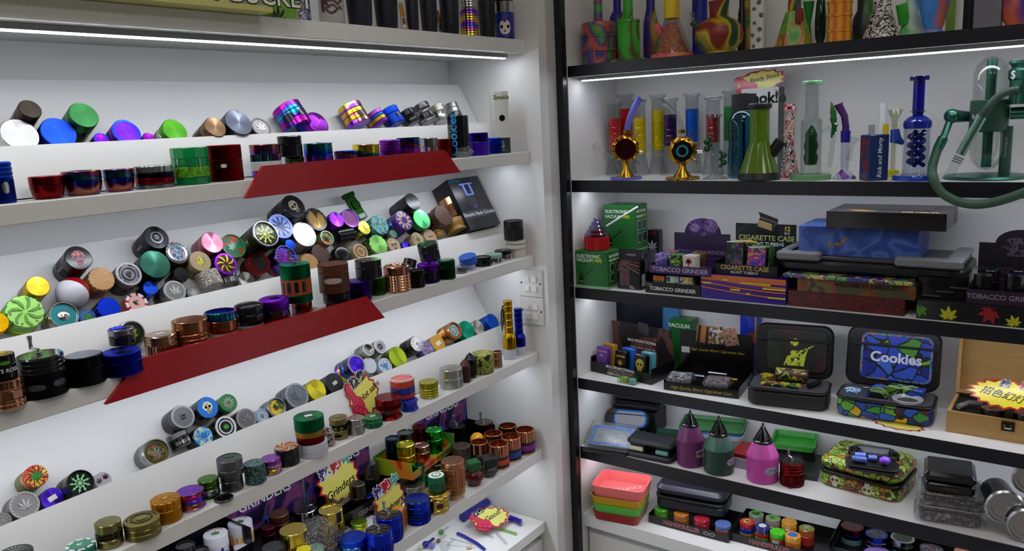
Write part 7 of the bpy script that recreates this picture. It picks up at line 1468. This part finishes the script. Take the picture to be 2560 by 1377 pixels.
for i in range(2): o = tag(ob('printed_grinder', mk(*lathe([(0, 0), (.026, 0), (.026, .02), (0, .02)], 30)), 'p141416', None, M @ Matrix.Translation((.095 + .07 * i, .034 - .002 * i, h - .0078))), ('black grinder with red and white lid, left in the bamboo box', 'black grinder with red and white lid, right in the bamboo box')[i], 'grinder'); ob('lid_picture', mk(*lathe([(0, 0), (.024, 0), (.024, .0006), (0, .0006)], 28)), 'cc8a8a0-8a2028-3a5a3a-d8d0c8@120', o, Matrix.Translation((0, 0, .0203)))
Pc = M @ V((.12, .03, h + .052))
card('yellow burst card with Chinese handwriting leaning on the bamboo box', Matrix.Translation(Pc) @ Matrix.Rotation(-.22, 4, 'Z') @ Matrix.Rotation(.75, 4, 'X'), .165, .082, '招色幻灯', [('抢', 'p2a1a70'), ('购', 'pb01828'), ('中', TEAL)], hz=(.22, .34), hs=.24, wz=.3, ww=(-.04, -.04), rot=-6, cols=('pb82020', 'pf0e030'), n=17)
# ---------------------------------------------------------------- right cabinet, bottle shelf
shelf(-1.053, 1, 'on the bottle shelf', 'cone-topped bottles')
Z = SH['z']; frame(1430, 970, 3.383)
def softcase(label, BL, BR, D, h, m, z=None, group=None, name='zip_case', top=None, r=.02, kids=None):
    M, W = place2(*BL, *BR, z); t = thing(name, label, 'case', M @ Matrix.Translation((0, 0, .0006)), group)
    ob('bottom_shell', mk(*rbox(0, 0, 0, W, D, h * .45, r, 6, .008)), m, t); ob('zip_band', mk(*rbox(-.002, -.002, h * .45 + .0003, W + .002, D + .002, h * .56, r, 6, .0015)), 'q0c0c0e', t); ob('top_shell', mk(*rbox(0, 0, h * .56 + .0003, W, D, h, r, 6, .012)), top or m, t); return t, M, W
BLK = 'q1a1c22~.4'
t, W, H, zb_ = bx('black_carton', 'plain black carton under the ribbed zip case', 'box', 345, 700, 0, 2.30, .09, 'k0e0e10', None, 0, Hh=.075)
M, W = place2(345, 150, 735, 205, zb_); softcase('black ribbed zip case at the back left of the bottle shelf', (345, 165), (735, 215), .075, .05, BLK, z=zb_)
t, M, W, lid = zipcase('open black zip case with blue framed card, behind the wrapped one', (180, 440), (560, 480), .07, .022, BLK, BLK, .07, 'p9a9ea4', 'p2a70c8', mesh=True, lean_=-.5, tr=(.2, .95, .1, .9))
M, W = place2(95, 510, 470, 560)
t = thing('wrapped_pack', 'clear-wrapped pack with bright blue square frame', 'pack', M @ Matrix.Translation((0, -.002, .004)) @ Matrix.Rotation(.42, 4, 'X'))
ob('card', mk(*rbox(.004, .01, .004, W - .004, .1, .012, .006, 3, .001)), 'p8a9094~.2', t); ob('blue_frame', mk(*join([boxm(.008, .014, .0122, .018, .094, .013), boxm(W - .018, .014, .0122, W - .008, .094, .013), boxm(.0181, .014, .0122, W - .0181, .024, .013), boxm(.0181, .084, .0122, W - .0181, .094, .013)]), smooth=False), 'p2a80d8', t)
v, f = rbox(-.006, -.002, 0, W + .006, .112, .018, .012, 4, .006); rnd = random.Random(4); ob('film_wrap', mk([(x + rnd.uniform(-.003, .003), y + rnd.uniform(-.003, .003), max(z, .0) + rnd.uniform(0, .004)) for x, y, z in v], f, smooth=False), 'ue8ecf0@60', t)
tag(ob('black_pouch', mk(*rbox(0, 0, 0, W * 1.02, .03, .005, .01, 4, .002)), 'q141418', None, M @ Matrix.Translation((0, -.022, 0))), 'flat black pouch edge under the clear-wrapped pack', 'pouch')
M, W = place2(445, 575, 840, 655)
t = thing('zip_case', 'small half-open black zip case holding cream and teal pipes', 'case', M)
ob('bottom_shell', mk(*rbox(0, 0, 0, W, .075, .018, .02, 6, .006)), BLK, t); ob('top_shell', mk(*rbox(0, .0, 0, W, .075, .022, .02, 6, .009)), BLK, t, Matrix.Translation((0, .006, .038)) @ Matrix.Rotation(.05, 4, 'X'))
ob('hinge_cloth', mk(*boxm(.01, .07, .016, W - .01, .074, .04), smooth=False), BLK, t)
for i, (x, m, l) in enumerate(((.012, 'qd8d8c0', .045), (W - .055, 'q6aa898', .038))): tag(ob('silicone_pipe', mk(*tube([(0, 0, 0), (l, 0, 0)], .008, 14)), m, None, M @ Matrix.Translation((x, .015, .0275))), ('cream silicone pipe inside the half-open case', 'pale teal silicone pipe inside the half-open case')[i], 'pipe')
def rolltray(label, BL, BR, D, h, m, z=None, group=None, tilt=0, wall=.004, r=.02, name='rolling_tray', lift=0):
    M, W = place2(*BL, *BR, z); t = thing(name, label, 'tray', M @ Matrix.Translation((0, 0, .0004 + lift)) @ Matrix.Rotation(tilt, 4, 'X'), group)
    v1, f1 = rbox(.006, .006, 0, W - .006, D - .006, .003, r, 6, .001)
    def ring(i, z): return [p for p in rbox(i, i, 0, W - i, D - i, 1, max(r - i * .5, .004), 6, 0)[0][:28]], z
    rs = [(6e-3, .0), (0, h), (wall, h), (.006 + wall, .0034)]; v, f = [], []
    for i, z_ in rs: v += [(x, y, z_) for x, y, _ in rbox(i, i, 0, W - i, D - i, 1, max(r - i * .3, .004), 6, 0)[0][:28]]
    for a in range(4):
        b = (a + 1) % 4
        for i in range(28): f.append((a * 28 + i, a * 28 + (i + 1) % 28, b * 28 + (i + 1) % 28, b * 28 + i))
    ob('tray_body', mk(*join([(v1, f1), (v, f)])), m, t); return t, M, W
G5 = 'rolling trays behind the bottles'
rolltray('dark teal green tray behind the half-open case', (505, 500), (1000, 560), .14, .02, 'q0e4a3c~.35', None, G5, 0)
t, W, H, _ = bx('pale_carton', 'pale lilac carton between the green and pink bottles', 'box', 1340, 1495, 0, 2.19, .1, 'kb0aebc', None, 0, Hh=.032)
zc_ = _; t, W, H, zc2 = bx('red_carton', 'thin red carton on the pale lilac one', 'box', 1340, 1495, 0, 2.192, .1, 'k8a1418', zc_, 0, Hh=.012)
for i, (m, c, dz) in enumerate((('pd8d8e0', 'white', 0), ('p2a60a8', 'blue', .007), ('q2c7a34~.35', 'green', .014))):
    rolltray(c + ' rolling tray in the tilted stack behind the dark green bottle', (960, 470 - 2 * i), (1500, 530 - 2 * i), .13, .014, m, None, G5, 0, lift=.047 + dz, r=.015)
t, M, W = rolltray('bright green rolling tray on black boxes beside the pink bottle', (1680, 640), (2060, 690), .12, .018, 'q2aa02c~.35', None, G5, 0, r=.012, lift=.052)
tag(ob('black_carton', mk(*rbox(0, 0, 0, W * .9, .1, .05, .003, 2, .002)), 'k121214~.2', None, M @ Matrix.Translation((.01, .012, .0008))), 'glossy black carton under the bright green tray', 'box')
t, M, W = (lambda q: (thing('flat_carton', 'flat dark grey carton beside the red crank grinder', 'box', q[0]), q[0], q[1]))(place2(1935, 770, 2075, 790)); ob('carton', mk(*rbox(0, 0, 0, W, .15, .018, .001, 2, .001)), 'k2a2a2a~.4', t)
for lb, x0, x1, yt, yb, ct, m, m2, st_ in (('plum purple bottle with black cone cap', 887, 1118, 272, 682, 188, 'p6a2a60~.35', 'p7a3a70~.25', .85), ('dark green bottle with black cone cap', 1112, 1370, 345, 750, 235, 'p1e4034~.35', 'p4a7468~.25', .95), ('bright pink bottle with black cone cap', 1483, 1756, 402, 822, 300, 'pc848a8~.35', 'pd858b8~.3', .5)):
    C_, d, R, H = stand_at(x0, x1, yt, yb); r = thing('cone_bottle', lab(lb), 'bottle', facing(C_, d), SH['group']); upright(r, C_, R * 1.03, H)
    ob('bottle_body', mk(*lathe([(0, 0), (R * .92, 0), (R, .004), (R, H * .66), (0, H * .66)], 40)), m, r); ob('shoulder', mk(*lathe([(0, H * .6605), (R, H * .6605), (R * .98, H * .69), (R * .58, H), (0, H)], 40)), m2, r)
    hc = (yt - ct) / F[2] * (C_.xy.length / FPX) * .98 + R * .35; z0 = H + .0004
    ob('cap_ring', mk(*lathe([(0, z0), (R * .62, z0), (R * .62, z0 + .005), (R * .5, z0 + .008), (0, z0 + .008)], 32)), 'p121214', r)
    cg = [tube([(R * .52 * cos(a), R * .52 * sin(a), z0 + .0085), (R * .04 * cos(a), R * .04 * sin(a), z0 + hc)], .0014, 5) for a in [2 * pi * i / 10 for i in range(10)]] + [tube([(R * q * cos(a), R * q * sin(a), z0 + hc * zz) for a in [2 * pi * i / 20 for i in range(21)]], .0010, 5) for q, zz in ((.42, .25), (.28, .5), (.15, .75))] + [tube([(0, 0, z0 + hc * .9), (0, 0, z0 + hc * 1.12)], .003, 8)]
    ob('cone_cage', mk(*join(cg)), 'p101012', r); ob('cone_core', mk(*lathe([(0, z0 + .0085), (R * .3, z0 + .0085), (R * .06, z0 + hc * .8), (0, z0 + hc * .8)], 16)), 'p1a1a1c', r)
    th = -90 + {.85: 52, .95: 62, .5: 38}[st_]
    ob('sticker', patch(R * 1.008, th, H * .36, 62, H * .2), 'pb8b4cc', r); ob('sticker', patch(R * 1.014, th - 2, H * .36, 54, H * .15), 'c7a7a90-a8a8b8-8a8aa0@120', r)
    me = textm('SUPERHITTER', .0085, off=.03)
    for v in me.vertices: x, y, zz = v.co; an = radians(th) + x / R; rad = R * 1.022 + zz; v.co = (rad * cos(an), rad * sin(an), H * .37 + y)
    ob('lettering', me, 'p7a1a3a', r)
SH['group'] = ''
T('dark red crank grinder with studded belt', 1742, 1952, 572, 845, 'm5a1414~.3|m6a1818~.25/d|m7a1c1c~.3/r', 'disc m4a3a3a~.15 .9', fr=[.1, .36, .54], cr=1)
settle()
frame(1980, 1040, 4.086)
GP = 'oa8c838-98b830-b8d048-c8d878-8a3a38-a8c840-c8882a-90b030-3a3a20@60'
t, M, W = softcase('lime green graffiti-print zip case with skulls', (262, 690), (1090, 912), .17, .085, GP, top=GP, r=.03)
for (x, y, nm, lt, rz, m) in ((.22, .0, 'skull', None, 0, None), (.62, 0, 'skull', None, 0, None)):
    ob('skull_print', mk(*flat([disc(.014, 0, .004, 20, .012), [(-.008, -.005), (.008, -.005), (.006, -.016), (-.006, -.016)]], .0004), smooth=False), 'pd8d0b0', t, Matrix.Translation((W * x, -.0004, .022)) @ FRONT @ Matrix.Rotation(pi if x > .5 else 0, 4, 'Z'))
    ob('skull_eyes', mk(*flat([disc(.0045, -.006, .003, 12), disc(.0045, .006, .003, 12)], .0004), smooth=False), 'p3a4a1a', t, Matrix.Translation((W * x, -.0009, .022)) @ FRONT @ Matrix.Rotation(pi if x > .5 else 0, 4, 'Z'))
for s_, x, z_, m, sz in (('SICK', .1, .066, 'p222', .012), ('FTW', .82, .066, 'pd8c830', .014), ('YOLO', .42, .018, 'p2a2a2a', .012), ('BOO', .84, .02, 'p2a3020', .014)): txt(t, s_, sz, m, W * x, -.0006, z_, rz=8, off=.03)
t2, M2, W2, l2 = zipcase('small open black zip case with violet and blue pipes on the graffiti case', (540, 560), (1080, 640), .062, .018, BLK, BLK, .045, 'p8a8e94', 'p3a3a3e', z=Z + .087, lean_=-.95, mesh=False, foam='q141416', tr=(.15, .85, .2, .8))
PB = 'c7a38c0-3a88c8-6a50c0-48a0d0@150'
for i, (u, y, a, b, r) in enumerate(((.12, .020, (0, 0, 0), (.036, 0, 0), .008), (.16, .044, (0, 0, 0), (.026, .004, 0), .009), (.42, .040, (0, 0, 0), (.02, .004, 0), .008))): tag(ob('silicone_pipe', mk(*tube([a, b], r, 16)), PB, None, M2 @ Matrix.Translation((W2 * u, y, .0305))), ('violet blue scaled pipe piece, front left in the small case', 'violet blue scaled pipe piece, back left in the small case', 'violet blue scaled pipe piece, middle of the small case')[i], 'pipe')
tag(ob('silicone_pipe', mk(*ball((0, 0, 0), .014, 20, 1, 1, .8)), 'i7a30c8-8a38d0-3a90d0@40', None, M2 @ Matrix.Translation((W2 * .74, .028, .0335))), 'round violet blue silicone bowl in the small case', 'pipe')
# wrapped black cases
M, W = place2(1260, 1070, 1960, 1185); zz = Z + .0005
for i in range(3):
    t = thing('wrapped_case', ('bottom film-wrapped patterned case of the stack', 'middle film-wrapped case with grey rim', 'upper film-wrapped dark case of the stack')[i], 'case', M @ Matrix.Translation((.002 * i, .0, zz - M.translation.z)), 'film-wrapped cases'); h = (.030, .026, .026)[i]
    ob('case_shell', mk(*rbox(.006, .006, .001, W - .006, .12, h - .003, .018, 5, .005)), ('c2a2a30-5a5060-3a3038-8a8090@70', 'c5a6040-1c1c28-4a4a50@30', 'p141820~.2')[i], t)
    if i == 1: ob('grey_rim', mk(*rbox(.003, .003, h * .4, W - .003, .122, h * .52, .018, 5, .001)), 'p9a9aa0', t)
    rnd = random.Random(i); v, f = [], []; n = 64
    for j, (g, zq) in enumerate(((0, .0), (-.004, .3), (.001, .55), (-.003, .8), (.006, 1))):
        for k in range(n):
            a = 2 * pi * k / n; ex = .22; cx, sy = math.copysign(abs(cos(a)) ** ex, cos(a)), math.copysign(abs(sin(a)) ** ex, sin(a))
            v.append((W / 2 + (W / 2 - g + rnd.uniform(-.003, .003)) * cx, .063 + (.062 - g + rnd.uniform(-.003, .003)) * sy, .0005 + (h - .001) * zq))
    for j in range(4):
        for k in range(n): f.append((j * n + k, j * n + (k + 1) % n, (j + 1) * n + (k + 1) % n, (j + 1) * n + k))
    f.append(tuple(range(4 * n, 5 * n))); ob('film_wrap', mk(v, f, smooth=False), 'ue8e8ee@70', t); zz += h + .001
t = thing('hard_case', 'glossy black hard case on top of the film-wrapped stack', 'case', M @ Matrix.Translation((.016, .004, zz - M.translation.z)))
ob('bottom_shell', mk(*rbox(0, 0, 0, W * .74, .11, .024, .012, 5, .004)), 'p101012~.12', t); ob('top_shell', mk(*rbox(-.002, -.002, .0245, W * .74 + .002, .112, .052, .014, 5, .008)), 'p121214~.12', t); ob('label_slot', mk(*boxm(W * .25, -.0025, .010, W * .48, -.0003, .017), smooth=False), 'p2c2c2e', t)
# mugs lying down
def mug(label, x, y, wpx, ln, m, rz, group='silver-ended mugs'):
    P = hit(*fp(x, y), 1, 2.125); R = wpx / F[2] / 2 * (P.xy.length + .1) / FPX * .95; P.z = max(P.z, SH['z'] + R * 1.05)
    t = thing('metal_mug', label, 'mug', Matrix.Translation(P) @ Matrix.Rotation(radians(rz), 4, 'Z') @ Matrix.Rotation(pi / 2, 4, 'X'), group)
    ob('mug_body', mk(*lathe([(0, -ln), (R * .8, -ln), (R * .88, -.012), (R * .88, -.006), (0, -.006)], 36)), m, t)
    ob('silver_end', mk(*lathe([(0, -.0055), (R * .96, -.0055), (R, 0), (R * .9, .004), (R * .86, .0), (R * .68, .0), (R * .64, -.003), (0, -.003)], 40)), 'mb8b8bc~.25', t); return t
mug('black mug lying on its side with brushed silver end', 2175, 930, 335, .09, 'p121214~.15', 18)
t = mug('pale silver can end at the lower right picture edge', 2400, 1210, 340, .08, 'm9a9aa4', 12); t.location.y -= .0
t = mug('white and silver can end high at the right picture edge', 2430, 650, 290, .08, 'mc8c8cc', 8)
# ---------------------------------------------------------------- right counter
shelf(-1.290, 1, 'on the right counter', '')
Z = SH['z']; frame(1430, 970, 3.383)
zz = 0; GT = 'stacked coloured trays on the right counter'
for i, (c, m, bl, br) in enumerate((('dark red', 'q9a1c1c~.25', (165, 1110), (560, 1183)), ('light green', 'q58b848~.25', (160, 1112), (575, 1186)), ('mustard yellow', 'qc89a10~.25', (150, 1112), (585, 1188)), ('salmon pink', 'qf07878~.3', (160, 1110), (600, 1186)))):
    t, M, W = rolltray(c + ' rounded tray ' + ('at the bottom of the tray stack', 'second from the bottom of the stack', 'third from the bottom of the stack', 'with white script on top of the stack')[i], bl, br, .135, .030 + .006 * (i == 3), m, None, GT, 0, lift=.0275 * i + .001, r=.022, wall=.003)
    if i == 3: txt(t, 'Runtz', .042, 'pf8b8b8~.3', W * .58, .078, .0042, 'top', rz=38, shear=.3, off=.02)
H1 = [('HANDMULLER', .013, .0175, 'pe0c8cc')]
def handbox(label, BL, BR, D, z=None, h=.03):
    M, W = place2(*BL, *BR, z); t = dbox(label, M @ Matrix.Translation((0, 0, .0006)), W, D, h, 0, 'k101014~.3', None, lip=.026, group='low black display boxes on the right counter')
    txt(t, 'HANDMULLER', .0185, 'pe8dce0', W * .42, -.0005, .013, off=.03); txt(t, 'HANDMULLER', .0185, 'p9a1c30', W * .42, -.0011, .013, off=.005)
    for i in range(2): ob('ring_print', mk(*annul(.0065, .0085, 0, .0003)), 'pddd', t, Matrix.Translation((W * .73 + .019 * i, -.0005, .013)) @ FRONT @ Matrix.Scale(.62, 4, (0, 1, 0)))
    return t, M, W
t1, M1, W1 = handbox('black low display box with red lettering beneath the big black zip case', (648, 1133), (1325, 1312), .15)
def hm(label, M, x, y, R, segs, a='', h=.042, z=.0022, group='plastic grinders in the low display boxes'):
    t = thing('plastic_grinder', label, 'grinder', M @ Matrix.Translation((x, y, z + .0006)), group); turned(t, R, h, segs, a)
for i, (c, m) in enumerate((('green', 'p4a9a28'), ('amber', 'pb8702a'), ('crimson', 'pb02838'), ('orange and blue', 'pb85a2a'))): hm('dim %s plastic grinder in the box beneath the black zip case' % c, M1, .03 + (W1 - .06) * i / 3, .034, .024, '%s~.15|%s~.1/r' % (m, m if i < 3 else 'p5a70b0'), h=.040)
softcase('large black zip case lying across a low display box', (700, 1010), (1290, 1120), .13, .08, 'q181c2a~.35', z=Z + .045, r=.03)
t2, M2, W2 = handbox('black low display box filled with colourful plastic grinders', (1332, 1285), (2160, 1500), .16, h=.034)
for lb, x, y, segs, a, h in (('plastic grinder in red and blue with leaf sticker', .04, .045, 'pc0803a~.1|p1c38b0~.1|pb02830~.1/n', 'disc cc83028-d8c020-3a8a30@50 .55;leaf p141a10 .45', .05), ('plastic grinder in green and red with white disc', .088, .040, 'p4ab038~.1|pb83830~.1|p1c2470~.1/r', 'disc pd8e0e0 .5', .05), ('green toothed plastic grinder with price sticker', .135, .036, 'pb83a28~.1|p48c020~.1', 'fan p58e020 .9;studs p58e020 .7', .046), ('orange plastic grinder with blue disc', .18, .034, 'pb84a18~.1|pc87820~.1|pd89828~.1/r', 'disc p2a68c0 .6', .048), ('plastic grinder with green, black and yellow lid', .050, .100, 'p9a8a78~.1|p8a8a80~.1', 'rim p48b830 .7;disc c48b830-181818-e0d020@30 .5', .052), ('clear plastic grinder with green star lid', .102, .100, 'pa05838~.1|p9a9080~.1', 'flower p48b038 .95;disc c8a7a50-3a3a28@120 .35', .052), ('amber plastic grinder with orange star lid', .152, .096, 'p2a3a90~.1|pc88828~.1|pd09838~.1/r', 'flower pd88018 .95;disc pc8a030 .4', .056), ('brown plastic grinder with green skull disc', .205, .090, 'pa83028~.1|pa0582a~.1', 'flower p48a038 .95;disc c3a3a2a-b8b09a-6a5a40@140 .45', .050)):
    hm(lb, M2, x, y, .0225, segs, a, h)
tag(ob('price_sticker', patch(.0233, -90, .016, 50, .018, False), 'pdcdcd4', None, M2 @ Matrix.Translation((.135, .036, .003))), 'white handwritten price sticker on the green toothed grinder', 'sticker')
frame(1980, 1040, 4.086)
M3, W3 = place2(440, 1330, 1700, 1640); t = dbox('black tray of chrome-rimmed glass grinders at the bottom edge', M3, W3, .15, .05, 0, 'k0e0e12~.3', None, lip=.034)
SH['tail'] = 'in the bottom edge tray'; SH['group'] = 'chrome-rimmed grinders in the bottom edge tray'
for lb, x0, x1, y0, y1, sp, a in (('blue chrome grinder with dark red lid', 490, 726, 1068, 1330, 'p4a6a60~.1|m1c2890~.15|m8a2028~.2', 'disc p3a0c12 .85'), ('blue-ringed chrome grinder with figure lid', 735, 976, 1148, 1400, 'maab~.1|m6a6a90~.1|m2a3aa0~.15', 'disc c1a1c28-4a5a6a@120 .8'), ('chrome-ringed grinder with dark green lid', 995, 1245, 1182, 1450, 'm4a7a5a~.15|m4a5a50~.15|mb8b8b0~.15', 'disc p0c3018 .8'), ('netted silver grinder', 1290, 1545, 1285, 1520, 'p4a4a50|m6a6a70~.2/d', 'disc c2a3a30-6a3a60-8a8a90@120 .7')):
    T(lb, x0, x1, y0, y1, sp, a, z=Z + .003)
T('lavender domed lid', 715, 1065, 1340, 1560, 'p9a80c8|p9a80c8^d', z=Z + .003, name='round_tin', cat='tin')
T('orange plastic grinder at the far right', 1640, 1860, 1335, 1600, 'pb86048|pc87858', z=Z + .003)
UP.clear()
# ---------------------------------------------------------------- keep every piece inside its cabinet
bpy.context.view_layer.update()
for o in list(S.objects):
    if o.parent or 'label' not in o or o['category'] in ('cabinet', 'shelf', 'light', 'light switch', 'sign panel'): continue
    ms = [q for q in [o] + list(o.children_recursive) if q.type == 'MESH']
    P = [q.matrix_world @ V(c) for q in ms for c in q.bound_box]
    if not P: continue
    x0 = min(p.x for p in P); y1_ = max(p.y for p in P); x1 = max(p.x for p in P); y0 = min(p.y for p in P); m = V((0, 0, 0))
    if y1_ > 2.0 and x1 > -1.3: m.x = max(0, -1.3028 - x0); m.y = min(0, 2.3985 - y1_)
    else: m.x = max(0, -1.6665 - x0) if x1 < -1.3 else 0; m.y = min(0, 1.9765 - y1_)
    if m.length > 0:
        if m.length > .03: print('NUDGE', o['label'], round(m.length * 1000))
        o.matrix_world = Matrix.Translation(m) @ o.matrix_world
